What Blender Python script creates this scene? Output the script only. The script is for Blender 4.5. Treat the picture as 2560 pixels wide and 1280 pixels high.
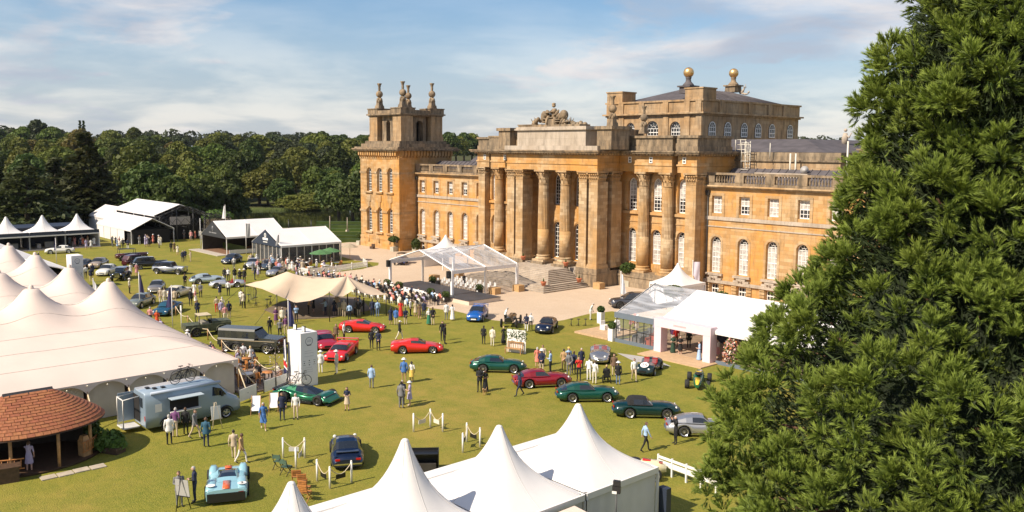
import bpy, math, random
from mathutils import Vector, Matrix
from math import sin, cos, pi, radians, sqrt, atan2, hypot, tan
random.seed(7)
sc = bpy.context.scene
for o in list(bpy.data.objects): bpy.data.objects.remove(o)
COL = sc.collection
# ------------------------------------------------------------------ camera
CAM_H, F_PX, CXP, CYP = 17.5, 2181.58, 1280.0, 600.0
PT, RO, YW = radians(5.96326), radians(0.39553), radians(-48.13457)
_f0 = Vector((sin(YW), cos(YW), 0)); _r0 = Vector((cos(YW), -sin(YW), 0)); _u0 = Vector((0, 0, 1))
FWD = _f0*cos(PT) - _u0*sin(PT); _up = _u0*cos(PT) + _f0*sin(PT)
RGT = _r0*cos(RO) + _up*sin(RO); UPV = _up*cos(RO) - _r0*sin(RO)
cd = bpy.data.cameras.new('camera'); cam = bpy.data.objects.new('camera', cd); COL.objects.link(cam)
cd.sensor_width = 36; cd.lens = 36*F_PX/2560; cd.shift_y = -(640-CYP)/2560; cd.clip_start = 0.5; cd.clip_end = 12000
cam.matrix_world = Matrix(((RGT.x, UPV.x, -FWD.x, 0), (RGT.y, UPV.y, -FWD.y, 0), (RGT.z, UPV.z, -FWD.z, CAM_H), (0, 0, 0, 1)))
sc.camera = cam
# ------------------------------------------------------------------ light
SUN_EL, SUN_DIR = radians(42), Vector((0.12, 0.993, 0))          # direction the shadows fall on the ground
vs = sc.view_settings; vs.view_transform = 'Standard'; vs.look = 'None'; vs.exposure = 0.50; vs.gamma = 1; vs.use_curve_mapping = False
W = bpy.data.worlds.new('World'); sc.world = W; W.use_nodes = True
nt = W.node_tree; nd = nt.nodes; lk = nt.links; nd.clear()
def N(t, tree=None, **kw):
    n = (tree or nt).nodes.new(t)
    for k, v in kw.items(): setattr(n, k, v)
    return n
out = N('ShaderNodeOutputWorld'); bg = N('ShaderNodeBackground'); bg.inputs[1].default_value = 0.066
sky = N('ShaderNodeTexSky', sky_type='NISHITA', sun_disc=False, sun_elevation=SUN_EL, sun_rotation=atan2(-SUN_DIR.x, -SUN_DIR.y))
sky.altitude = 100; sky.air_density = 1.0; sky.dust_density = 0.2; sky.ozone_density = 2.5
tc = N('ShaderNodeTexCoord'); sp = N('ShaderNodeSeparateXYZ'); lk.new(tc.outputs['Generated'], sp.inputs[0])
def MA(op, a, b=None, c=None, tree=None, clamp=False):
    t = tree or nt; n = t.nodes.new('ShaderNodeMath'); n.operation = op; n.use_clamp = clamp
    for i, x in enumerate((a, b, c)):
        if x is None: continue
        if isinstance(x, (int, float)): n.inputs[i].default_value = x
        else: t.links.new(x, n.inputs[i])
    return n.outputs[0]
zz = MA('MAXIMUM', sp.outputs[2], 0.0); den = MA('ADD', zz, 0.16)
cv = N('ShaderNodeCombineXYZ'); lk.new(MA('DIVIDE', sp.outputs[0], den), cv.inputs[0]); lk.new(MA('DIVIDE', sp.outputs[1], den), cv.inputs[1])
def cloud(scale, det, rough, off, lo, hi, dist=0.3):
    mp = N('ShaderNodeMapping'); mp.inputs['Location'].default_value = off; mp.inputs['Scale'].default_value = (scale, scale, scale)
    mp.inputs['Rotation'].default_value = (0, 0, radians(-48))
    lk.new(cv.outputs[0], mp.inputs[0]); n = N('ShaderNodeTexNoise'); n.inputs['Scale'].default_value = 1; n.inputs['Detail'].default_value = det
    n.inputs['Roughness'].default_value = rough; n.inputs['Distortion'].default_value = dist; lk.new(mp.outputs[0], n.inputs['Vector'])
    r = N('ShaderNodeMapRange', interpolation_type='SMOOTHSTEP'); r.inputs[1].default_value = lo; r.inputs[2].default_value = hi
    lk.new(n.outputs[0], r.inputs[0]); return r.outputs[0]
c1 = cloud(0.62, 9, 0.55, (11.0, 4.7, 0), 0.445, 0.565); c2 = cloud(2.3, 9, 0.62, (7.1, 3.3, 0), 0.36, 0.70, 0.6); c3 = cloud(1.3, 6, 0.55, (2.1, 9.3, 0), 0.38, 0.66)
cm0 = MA('MULTIPLY', c1, MA('MULTIPLY_ADD', c2, 0.35, 0.62))
lowv = N('ShaderNodeMapRange', interpolation_type='SMOOTHSTEP'); lowv.inputs[1].default_value = 0.0; lowv.inputs[2].default_value = 0.24; lowv.inputs[3].default_value = 0.80; lowv.inputs[4].default_value = 0.0
lk.new(zz, lowv.inputs[0])
cm = MA('MAXIMUM', cm0, lowv.outputs[0])
cc = N('ShaderNodeMix', data_type='RGBA'); cc.inputs[6].default_value = (5.2, 5.7, 6.8, 1); cc.inputs[7].default_value = (9.4, 8.9, 8.8, 1)
lk.new(c3, cc.inputs[0])
hs = N('ShaderNodeHueSaturation'); hs.inputs['Saturation'].default_value = 1.28; hs.inputs['Value'].default_value = 1.3; lk.new(sky.outputs[0], hs.inputs['Color'])
mx = N('ShaderNodeMix', data_type='RGBA'); lk.new(cm, mx.inputs[0]); lk.new(hs.outputs[0], mx.inputs[6]); lk.new(cc.outputs[2], mx.inputs[7])
lk.new(mx.outputs[2], bg.inputs[0]); lk.new(bg.outputs[0], out.inputs[0])
sl = bpy.data.lights.new('sun', 'SUN'); sl.energy = 5.0; sl.angle = radians(0.6); sl.color = (1, 0.87, 0.70)
so = bpy.data.objects.new('sun', sl); COL.objects.link(so)
so.rotation_euler = Vector((SUN_DIR.x*cos(SUN_EL), SUN_DIR.y*cos(SUN_EL), -sin(SUN_EL))).to_track_quat('-Z', 'Y').to_euler()
# ------------------------------------------------------------------ helpers
def at(px, py, z=0.0):
    """where on the level z the photograph's pixel (2560 wide) stands"""
    d = FWD*F_PX + RGT*(px-CXP) - UPV*(py-CYP); t = (z-CAM_H)/d.z
    return Vector((d.x*t, d.y*t, z))
def pol(px, dist):
    d = FWD*F_PX + RGT*(px-CXP) - UPV*(380-CYP); k = dist/hypot(d.x, d.y)
    return d.x*k, d.y*k
def smooth(a, b, x):
    t = min(1, max(0, (x-a)/(b-a))); return t*t*(3-2*t)
def lerp(a, b, t): return a+(b-a)*t
def interp(tab, x):
    if x <= tab[0][0]: return tab[0][1]
    for (a, u), (b, v) in zip(tab, tab[1:]):
        if x <= b: return u+(v-u)*((x-a)/(b-a) if b > a else 0)
    return tab[-1][1]
def sinterp(tab, x):
    if x <= tab[0][0]: return tab[0][1]
    for i in range(len(tab)-1):
        (a, u), (b, v) = tab[i], tab[i+1]
        if x <= b:
            t = (x-a)/(b-a)
            m0 = (v-(tab[i-1][1] if i else u))/2; m1 = ((tab[i+2][1] if i+2 < len(tab) else v)-u)/2
            return (2*t**3-3*t*t+1)*u+(t**3-2*t*t+t)*m0+(-2*t**3+3*t*t)*v+(t**3-t*t)*m1
    return tab[-1][1]
class MB:
    def __init__(s): s.v = []; s.f = []; s.m = []; s.s = []
    def add(s, vs, fs, m=0, sm=False):
        o = len(s.v); s.v += [tuple(p) for p in vs]
        for f in fs: s.f.append(tuple(i+o for i in f)); s.m.append(m); s.s.append(sm)
        return s
    def box(s, x0, x1, y0, y1, z0, z1, m=0):
        return s.add([(x0,y0,z0),(x1,y0,z0),(x1,y1,z0),(x0,y1,z0),(x0,y0,z1),(x1,y0,z1),(x1,y1,z1),(x0,y1,z1)],
                     [(3,2,1,0),(4,5,6,7),(0,1,5,4),(1,2,6,5),(2,3,7,6),(3,0,4,7)], m)
    def obox(s, c, sx, sy, sz, rz=0, m=0, t=1.0):
        """box standing on c, turned by rz, its top scaled by t"""
        ca, sa = cos(rz), sin(rz); P = []
        for z, k in ((0, 1), (sz, t)):
            for a, b in ((-1,-1),(1,-1),(1,1),(-1,1)):
                x, y = a*sx/2*k, b*sy/2*k; P.append((c[0]+x*ca-y*sa, c[1]+x*sa+y*ca, c[2]+z))
        return s.add(P, [(3,2,1,0),(4,5,6,7),(0,1,5,4),(1,2,6,5),(2,3,7,6),(3,0,4,7)], m)
    def prism(s, pts, z0, z1, m=0):
        n = len(pts); P = [(x, y, z0) for x, y in pts]+[(x, y, z1) for x, y in pts]
        return s.add(P, [tuple(range(n))[::-1], tuple(range(n, 2*n))]+[(i, (i+1) % n, n+(i+1) % n, n+i) for i in range(n)], m)
    def slab(s, prof, axis, a, b, m=0):
        """closed profile extruded along x ((y,z) profile) or y ((x,z) profile)"""
        n = len(prof); mk = (lambda t, p: (t, p[0], p[1])) if axis == 'x' else (lambda t, p: (p[0], t, p[1]))
        P = [mk(a, p) for p in prof]+[mk(b, p) for p in prof]
        return s.add(P, [tuple(range(n))[::-1], tuple(range(n, 2*n))]+[(i, (i+1) % n, n+(i+1) % n, n+i) for i in range(n)], m)
    def tube(s, path, r, n=6, m=0, sm=True, caps=True):
        path = [Vector(p) for p in path]; R = r if isinstance(r, (list, tuple)) else [r]*len(path); P = []; fs = []
        for i, p in enumerate(path):
            d = (path[min(i+1, len(path)-1)]-path[max(i-1, 0)]).normalized()
            a = d.cross(Vector((0, 0, 1)) if abs(d.z) < .9 else Vector((1, 0, 0))).normalized(); b = d.cross(a)
            for k in range(n): P.append(p+a*cos(2*pi*k/n)*R[i]+b*sin(2*pi*k/n)*R[i])
        for i in range(len(path)-1):
            for k in range(n): fs.append((i*n+k, i*n+(k+1) % n, (i+1)*n+(k+1) % n, (i+1)*n+k))
        s.add(P, fs, m, sm)
        if caps:
            o = len(s.v)-len(P); s.f += [tuple(o+k for k in range(n))[::-1], tuple(o+len(P)-n+k for k in range(n))]; s.m += [m, m]; s.s += [False, False]
        return s
    def lathe(s, prof, n=16, c=(0,0,0), m=0, sm=True, sx=1, sy=1, mod=None):
        P = []; fs = []; k = len(prof)
        for r, z in prof:
            for i in range(n):
                q = r*(mod(i, z) if mod else 1); P.append((c[0]+q*cos(2*pi*i/n)*sx, c[1]+q*sin(2*pi*i/n)*sy, c[2]+z))
        for j in range(k-1):
            for i in range(n): fs.append((j*n+i, j*n+(i+1) % n, (j+1)*n+(i+1) % n, (j+1)*n+i))
        fs.append(tuple(range(n))[::-1]); fs.append(tuple((k-1)*n+i for i in range(n)))
        return s.add(P, fs, m, sm)
    def ball(s, c, r, n=10, k=7, m=0, sz=1, sx=1, sy=1):
        return s.lathe([(r*sin(pi*(j+.02)/(k+.04)), -r*sz*cos(pi*(j+.02)/(k+.04))) for j in range(k+1)], n, c, m, True, sx, sy)
    def loft(s, rings, m=0, sm=True, closed=True, caps=True):
        n = len(rings[0]); P = [p for r in rings for p in r]; fs = []
        for j in range(len(rings)-1):
            for i in range(n if closed else n-1): fs.append((j*n+i, j*n+(i+1) % n, (j+1)*n+(i+1) % n, (j+1)*n+i))
        s.add(P, fs, m, sm)
        if caps:
            o = len(s.v)-len(P); s.f += [tuple(o+k for k in range(n))[::-1], tuple(o+len(P)-n+k for k in range(n))]; s.m += [m, m]; s.s += [False, False]
        return s
    def grid(s, fn, nu, nv, m=0, sm=True):
        P = [fn(i/nu, j/nv) for j in range(nv+1) for i in range(nu+1)]
        return s.add(P, [(j*(nu+1)+i, j*(nu+1)+i+1, (j+1)*(nu+1)+i+1, (j+1)*(nu+1)+i) for j in range(nv) for i in range(nu)], m, sm)
    def mesh(s, name):
        me = bpy.data.meshes.new(name); me.from_pydata(s.v, [], s.f)
        me.polygons.foreach_set('material_index', s.m); me.polygons.foreach_set('use_smooth', s.s); me.update(); return me
    def build(s, name, mats, parent=None, loc=None, rz=0, **tags):
        me = s.mesh(name)
        for m in (mats if isinstance(mats, (list, tuple)) else [mats]): me.materials.append(m)
        return put(name, me, parent, loc, rz, **tags)
def put(name, me, parent=None, loc=None, rz=0, **tags):
    o = bpy.data.objects.new(name, me); COL.objects.link(o); o.parent = parent
    if loc is not None: o.location = loc
    o.rotation_euler.z = rz
    for k, v in tags.items():
        if v: o[k] = v
    return o
def root(name, label, cat, loc=(0,0,0), rz=0, group=None):
    return put(name, None, None, loc, rz, label=label, category=cat, group=group)
def copy_tree(o, parent=None):
    c = o.copy(); COL.objects.link(c); c.parent = parent
    for ch in KIDS(o): copy_tree(ch, c)
    return c
def KIDS(o): return [x for x in o.children]
# ------------------------------------------------------------------ materials
MATS = {}
def M(name, col, rough=.7, var=.12, scale=3.0, bump=0.0, metal=0.0, coat=0.0, col2=None, emit=None, trans=0.0, spec=.5, rnd=0.0, detail=4, alpha=1.0):
    if name in MATS: return MATS[name]
    m = bpy.data.materials.new(name); MATS[name] = m; m.use_nodes = True; t = m.node_tree; b = t.nodes['Principled BSDF']
    b.inputs['Roughness'].default_value = rough; b.inputs['Metallic'].default_value = metal; b.inputs['Coat Weight'].default_value = coat
    b.inputs['Coat Roughness'].default_value = .05; b.inputs['Specular IOR Level'].default_value = spec; b.inputs['Transmission Weight'].default_value = trans
    b.inputs['Alpha'].default_value = alpha
    c4 = lambda c: (c[0], c[1], c[2], 1)
    src = None
    if var > 0 or col2:
        g = N('ShaderNodeNewGeometry', t); n = N('ShaderNodeTexNoise', t); n.inputs['Scale'].default_value = scale; n.inputs['Detail'].default_value = detail
        t.links.new(g.outputs['Position'], n.inputs['Vector'])
        r = N('ShaderNodeMapRange', t); r.inputs[1].default_value = .3; r.inputs[2].default_value = .7; t.links.new(n.outputs[0], r.inputs[0])
        x = N('ShaderNodeMix', t, data_type='RGBA')
        x.inputs[6].default_value = c4([q*(1-var) for q in col]); x.inputs[7].default_value = c4(col2 or [min(1, q*(1+var)) for q in col])
        t.links.new(r.outputs[0], x.inputs[0]); src = x.outputs[2]
        if bump:
            bp = N('ShaderNodeBump', t); bp.inputs['Strength'].default_value = bump; bp.inputs['Distance'].default_value = .05
            n2 = N('ShaderNodeTexNoise', t); n2.inputs['Scale'].default_value = scale*6; n2.inputs['Detail'].default_value = 5
            t.links.new(g.outputs['Position'], n2.inputs['Vector']); t.links.new(n2.outputs[0], bp.inputs['Height']); t.links.new(bp.outputs[0], b.inputs['Normal'])
    else: b.inputs['Base Color'].default_value = c4(col)
    if rnd and src:
        oi = N('ShaderNodeObjectInfo', t); h = N('ShaderNodeHueSaturation', t)
        t.links.new(MA('MULTIPLY_ADD', oi.outputs['Random'], rnd*.12, .5-rnd*.06, t), h.inputs['Hue'])
        t.links.new(MA('MULTIPLY_ADD', oi.outputs['Random'], rnd, 1-rnd*.5, t), h.inputs['Value']); t.links.new(src, h.inputs['Color']); src = h.outputs[0]
    if src: t.links.new(src, b.inputs['Base Color'])
    if emit: b.inputs['Emission Color'].default_value = c4(emit[:3]); b.inputs['Emission Strength'].default_value = emit[3]
    return m
def stone(name, a, b, c, grime, gam, block=(1.1, .42), lo=.45, hi=.75):
    """ashlar: block-to-block tone, staining in noise patches, fine joints"""
    m = bpy.data.materials.new(name); MATS[name] = m; m.use_nodes = True; t = m.node_tree; p = t.nodes['Principled BSDF']; p.inputs['Roughness'].default_value = .85
    L = t.links; g = N('ShaderNodeNewGeometry', t); s = N('ShaderNodeSeparateXYZ', t); L.new(g.outputs['Position'], s.inputs[0])
    cmb = N('ShaderNodeCombineXYZ', t); L.new(MA('ADD', s.outputs[0], s.outputs[1], None, t), cmb.inputs[0]); L.new(s.outputs[2], cmb.inputs[1])
    br = N('ShaderNodeTexBrick', t); L.new(cmb.outputs[0], br.inputs['Vector']); br.inputs['Scale'].default_value = 1
    br.inputs['Brick Width'].default_value = block[0]; br.inputs['Row Height'].default_value = block[1]; br.inputs['Mortar Size'].default_value = .009; br.inputs['Mortar Smooth'].default_value = .3
    br.inputs['Color1'].default_value = (*a, 1); br.inputs['Color2'].default_value = (*b, 1); br.inputs['Mortar'].default_value = (a[0]*.78, a[1]*.76, a[2]*.74, 1); br.inputs['Bias'].default_value = -.1
    n1 = N('ShaderNodeTexNoise', t); n1.inputs['Scale'].default_value = .22; n1.inputs['Detail'].default_value = 7; n1.inputs['Roughness'].default_value = .65; L.new(g.outputs['Position'], n1.inputs['Vector'])
    r1 = N('ShaderNodeMapRange', t); r1.inputs[1].default_value = .40; r1.inputs[2].default_value = .62; L.new(n1.outputs[0], r1.inputs[0])
    x1 = N('ShaderNodeMix', t, data_type='RGBA'); L.new(MA('MULTIPLY', r1.outputs[0], .85, None, t), x1.inputs[0]); L.new(br.outputs[0], x1.inputs[6]); x1.inputs[7].default_value = (*c, 1)
    n2 = N('ShaderNodeTexNoise', t); n2.inputs['Scale'].default_value = 1.3; n2.inputs['Detail'].default_value = 8; n2.inputs['Roughness'].default_value = .7
    mp = N('ShaderNodeMapping', t); mp.inputs['Scale'].default_value = (1.2, 1.2, .28); L.new(g.outputs['Position'], mp.inputs[0]); L.new(mp.outputs[0], n2.inputs['Vector'])
    r2 = N('ShaderNodeMapRange', t); r2.inputs[1].default_value = lo; r2.inputs[2].default_value = hi; L.new(n2.outputs[0], r2.inputs[0])
    x2 = N('ShaderNodeMix', t, data_type='RGBA'); L.new(MA('MULTIPLY', r2.outputs[0], gam, None, t), x2.inputs[0]); L.new(x1.outputs[2], x2.inputs[6]); x2.inputs[7].default_value = (*grime, 1)
    L.new(x2.outputs[2], p.inputs['Base Color'])
    bp = N('ShaderNodeBump', t); bp.inputs['Strength'].default_value = .5; bp.inputs['Distance'].default_value = .03
    L.new(MA('ADD', MA('MULTIPLY', br.outputs['Fac'], -1.0, None, t), MA('MULTIPLY', n2.outputs[0], .8, None, t), None, t), bp.inputs['Height']); L.new(bp.outputs[0], p.inputs['Normal'])
    return m
STONE = stone('honey_stone', (.39,.237,.102), (.565,.395,.220), (.54,.255,.050), (.15,.095,.042), .8, lo=.50, hi=.80)
STONE_P = stone('pale_stone', (.34,.230,.125), (.56,.425,.265), (.45,.255,.090), (.13,.092,.053), .8, lo=.48, hi=.78)
STONE_M = stone('brown_weathered_stone', (.38,.265,.155), (.48,.355,.22), (.40,.235,.10), (.12,.085,.05), .85, (1.3,.5), .42, .70)
STONE_G = stone('weathered_stone', (.30,.225,.145), (.40,.305,.20), (.30,.20,.11), (.09,.07,.048), .9, (1.5,.6), .38, .62)
STONE_W = stone('pale_worn_stone', (.44,.37,.295), (.50,.425,.345), (.38,.31,.235), (.19,.155,.12), .8, (1.8,.9))
LEAD = M('lead_roof', (.095,.085,.09), .75, .25, .8, .1, spec=.25)
WHITE = M('white_paint', (.80,.78,.74), .45, .04)
GLASS = M('window_glass', (.025,.028,.032), .06, 0, spec=.8)
BLIND = M('window_glass_blind', (.44,.415,.385), .2, .38, 1.9)
DARKIN = M('painted_inner_shade', (.012,.011,.011), .9, 0)  # near-black colour stands for the shade inside openings and halls
GOLD = M('gilt', (.78,.50,.22), .38, .08, metal=.85)
CANVAS = M('cream_canvas', (.665,.555,.485), .75, .05, .35, .12)
PVC = M('white_pvc', (.73,.705,.69), .5, .045, .5, .08)
PVCW = M('white_tent_wall', (.66,.65,.65), .6, .05, 1.2, .05)
BEIGE = M('beige_stretch_fabric', (.58,.455,.33), .85, .04, .9, .05)
ALU = M('aluminium', (.62,.62,.62), .4, .05, metal=.6)
WFRAME = M('white_frame', (.76,.74,.72), .4, .03)
BLACK = M('black_paint', (.012,.012,.013), .45, 0)
CHAR = M('charcoal_sign', (.032,.034,.04), .5, .05)
NAVY = M('navy_sign', (.025,.035,.06), .5, .05)
SLATE = M('slate_grey_trim', (.13,.16,.20), .5, .05)
WOOD = M('oak_wood', (.40,.22,.09), .6, .25, 6, .1)
TEAK = M('orange_teak', (.42,.17,.045), .5, .2, 8)
DWOOD = M('dark_wood', (.075,.042,.025), .6, .3, 6)
PALEW = M('pale_rope', (.62,.52,.36), .8, .1, 8)
STEEL = M('dark_steel', (.06,.06,.062), .45, .1, metal=.5)
TYRE = M('tyre', (.016,.016,.016), .8, .1)
CHROME = M('chrome', (.70,.70,.70), .15, 0, metal=1)
RIM = M('alloy_rim', (.58,.57,.55), .3, .05, metal=.75)
RIMD = M('dark_rim', (.10,.10,.10), .35, .05, metal=.6)
CGLASS = M('car_glass', (.02,.024,.03), .05, 0, spec=.9)
LAMP = M('lamp_glass', (.72,.72,.68), .12, .0)
REDL = M('red_lamp', (.45,.012,.01), .2, 0)
CLEAR = None
def clear_sheet(name, tint, alpha):
    m = bpy.data.materials.new(name); MATS[name] = m; m.use_nodes = True; t = m.node_tree; t.nodes.clear()
    o = N('ShaderNodeOutputMaterial', t); mx = N('ShaderNodeMixShader', t); tr = N('ShaderNodeBsdfTransparent', t); p = N('ShaderNodeBsdfPrincipled', t)
    tr.inputs[0].default_value = (.93,.94,.96,1); p.inputs['Base Color'].default_value = (*tint, 1); p.inputs['Roughness'].default_value = .12
    g = N('ShaderNodeNewGeometry', t); n = N('ShaderNodeTexNoise', t); n.inputs['Scale'].default_value = .9; n.inputs['Detail'].default_value = 5
    mp = N('ShaderNodeMapping', t); mp.inputs['Scale'].default_value = (.5, 2.2, 1); t.links.new(g.outputs['Position'], mp.inputs[0]); t.links.new(mp.outputs[0], n.inputs['Vector'])
    r = N('ShaderNodeMapRange', t); r.inputs[1].default_value = .35; r.inputs[2].default_value = .75; r.inputs[3].default_value = alpha*.6; r.inputs[4].default_value = alpha*1.5; t.links.new(n.outputs[0], r.inputs[0])
    t.links.new(r.outputs[0], mx.inputs[0]); t.links.new(tr.outputs[0], mx.inputs[1]); t.links.new(p.outputs[0], mx.inputs[2]); t.links.new(mx.outputs[0], o.inputs[0])
    return m
CLEAR = clear_sheet('clear_pvc', (.62,.64,.68), .46)
CLEARG = clear_sheet('clear_pane', (.30,.33,.36), .22)
# ================================================================== ground
def terrain(r, a=0.0):
    z = -6.6*smooth(196, 236, r)
    z += (9.5+3.5*sin(a*5+1)+2*sin(a*13))*smooth(318, 560, r)+ (9+4*sin(a*7))*smooth(560, 900, r)
    return z-8*smooth(1100, 2500, r)
def ground_mat(name, cols, scales, rough=.9, bump=.4, stripe=0):
    m = bpy.data.materials.new(name); MATS[name] = m; m.use_nodes = True; t = m.node_tree; p = t.nodes['Principled BSDF']; L = t.links
    p.inputs['Roughness'].default_value = rough; p.inputs['Specular IOR Level'].default_value = .2
    g = N('ShaderNodeNewGeometry', t); cur = None
    for i, (c, s) in enumerate(zip(cols, scales)):
        if i == 0:
            x = N('ShaderNodeRGB', t); x.outputs[0].default_value = (*c, 1); cur = x.outputs[0]; continue
        n = N('ShaderNodeTexNoise', t); n.inputs['Scale'].default_value = s; n.inputs['Detail'].default_value = 8; n.inputs['Roughness'].default_value = .68; L.new(g.outputs['Position'], n.inputs['Vector'])
        r = N('ShaderNodeMapRange', t); r.inputs[1].default_value = .40; r.inputs[2].default_value = .64; L.new(n.outputs[0], r.inputs[0])
        x = N('ShaderNodeMix', t, data_type='RGBA'); L.new(MA('MULTIPLY', r.outputs[0], .8, None, t), x.inputs[0]); L.new(cur, x.inputs[6]); x.inputs[7].default_value = (*c, 1); cur = x.outputs[2]
    L.new(cur, p.inputs['Base Color'])
    n = N('ShaderNodeTexNoise', t); n.inputs['Scale'].default_value = 14; n.inputs['Detail'].default_value = 6; L.new(g.outputs['Position'], n.inputs['Vector'])
    b = N('ShaderNodeBump', t); b.inputs['Strength'].default_value = bump; b.inputs['Distance'].default_value = .08; L.new(n.outputs[0], b.inputs['Height']); L.new(b.outputs[0], p.inputs['Normal'])
    return m
GRASS = ground_mat('mown_grass', [(.218,.218,.021), (.132,.162,.015), (.290,.242,.038), (.095,.126,.013), (.33,.222,.060), (.120,.147,.016), (.27,.242,.042)], [1, .11, .19, 2.3, .05, .6, 7.0], bump=.8)
GRAVEL = ground_mat('pale_gravel', [(.60,.47,.34), (.54,.41,.29), (.64,.52,.39), (.50,.38,.27), (.45,.35,.26)], [1, .15, .9, .05, 6.0], .95, .5)
FLOOR = ground_mat('woodland_floor', [(.06,.065,.02), (.035,.045,.014), (.09,.085,.03)], [1, .03, .2])
b = MB(); rs = [0, 20, 60, 120, 170, 190]; na = 64
b.add([(0,0,0)]+[(r*cos(2*pi*k/na), r*sin(2*pi*k/na), 0) for r in rs[1:] for k in range(na)],
      [(0, 1+k, 1+(k+1) % na) for k in range(na)]+[(1+j*na+k, 1+(j+1)*na+k, 1+(j+1)*na+(k+1) % na, 1+j*na+(k+1) % na) for j in range(len(rs)-2) for k in range(na)])
b.build('lawn', GRASS, kind='structure')
rs = [190, 198, 206, 214, 224, 236, 260, 290, 318, 345, 375, 410, 450, 490, 530, 570, 620, 680, 760, 840, 920, 1100, 1400, 1900, 2600]; na = 160; b = MB()
b.add([(r*cos(2*pi*k/na), r*sin(2*pi*k/na), terrain(r, 2*pi*k/na)-(.002 if r == 190 else 0)) for r in rs for k in range(na)],
      [(j*na+k, (j+1)*na+k, (j+1)*na+(k+1) % na, j*na+(k+1) % na) for j in range(len(rs)-1) for k in range(na)], 0, True)
b.build('parkland', FLOOR, kind='structure')
WATER = M('lake_water', (.018,.022,.010), .07, .15, .05, spec=.7)
t = WATER.node_tree; n = N('ShaderNodeTexNoise', t); n.inputs['Scale'].default_value = .8; n.inputs['Detail'].default_value = 3; bp = N('ShaderNodeBump', t); bp.inputs['Strength'].default_value = .08
t.links.new(n.outputs[0], bp.inputs['Height']); t.links.new(bp.outputs[0], t.nodes['Principled BSDF'].inputs['Normal'])
b = MB(); na = 60; A0, A1 = radians(100), radians(185)
b.add([(r*cos(A0+(A1-A0)*k/na), r*sin(A0+(A1-A0)*k/na), -5.6) for r in (222, 342) for k in range(na+1)], [(k, k+1, na+2+k, na+1+k) for k in range(na)])
b.build('lake', WATER, kind='structure')
# gravel forecourt with its grass verge line
gp = [at(1075,770), at(1140,778), at(1230,800), at(1330,812), at(1410,800), at(1470,785), at(1530,778)]
pts = [(p.x, p.y) for p in gp]+[(-56,71), (-38,71.5), (-20,72), (-20,90), (-62,90), (-75,90), (-104,90), (-124,90), (-142,89.5), (-139,80), (-131,74.5), (-117,71.9), (-112.5,73.4), (-109.9,71.6)]+[tuple(at(*q).xy) for q in ((922,668), (905,673), (800,684), (735,692), (760,708), (900,724), (1010,748))]
b = MB(); b.prism(pts, -.2, .004); b.build('forecourt', GRAVEL, kind='structure')
# ================================================================== palace
PAL = root('palace', 'honey stone baroque palace with corner tower, columned portico and gilded roof balls', 'palace')
CXB = -83.2
def part(name, b, mats, parent=None): return b.build(name, mats, parent or PAL)
def opening_wall(b, x0, x1, z0, z1, Y, ops, m=0, depth=.45, mr=0):
    """wall facing -Y with window openings (xc, w, zb, zt, arched) and their reveals"""
    cols = {}
    for o in ops: cols.setdefault(round(o[0], 2), []).append(o)
    xs = sorted(cols); cur = x0
    def q(a, c, zb, zt):
        if c-a > 1e-4 and zt-zb > 1e-4: b.add([(a,Y,zb),(c,Y,zb),(c,Y,zt),(a,Y,zt)], [(0,1,2,3)], m)
    for xk in xs:
        w = max(o[1] for o in cols[xk]); a, c = xk-w/2, xk+w/2; q(cur, a, z0, z1); zc = z0
        for (xc, ww, zb, zt, arch) in sorted(cols[xk], key=lambda o: o[2]):
            q(a, c, zc, zb); l, r = xc-ww/2, xc+ww/2
            if not arch:
                q(a, l, zb, zt); q(r, c, zb, zt); prof = [(l,zb),(r,zb),(r,zt),(l,zt)]; zc = zt
            else:
                sp = zt-ww/2; n = 10; arc = [(xc+ww/2*cos(pi*k/n), sp+ww/2*sin(pi*k/n)) for k in range(n+1)]
                q(a, l, zb, sp); q(r, c, zb, sp); top = zt+.05
                for (p, s) in zip(arc, arc[1:]):
                    b.add([(p[0],Y,p[1]),(p[0] if p is not arc[0] else c,Y,top),(s[0] if s is not arc[-1] else a,Y,top),(s[0],Y,s[1])], [(3,2,1,0)][::-1] if False else [(0,1,2,3)], m)
                prof = [(l,zb),(r,zb)]+arc; zc = top
            k = len(prof)
            b.add([(x,Y,z) for x, z in prof]+[(x,Y+depth,z) for x, z in prof], [(i, (i+1) % k, k+(i+1) % k, k+i) for i in range(k)], mr)
        q(a, c, zc, z1); cur = c
    q(cur, x1, z0, z1)
WINM = {}
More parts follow.
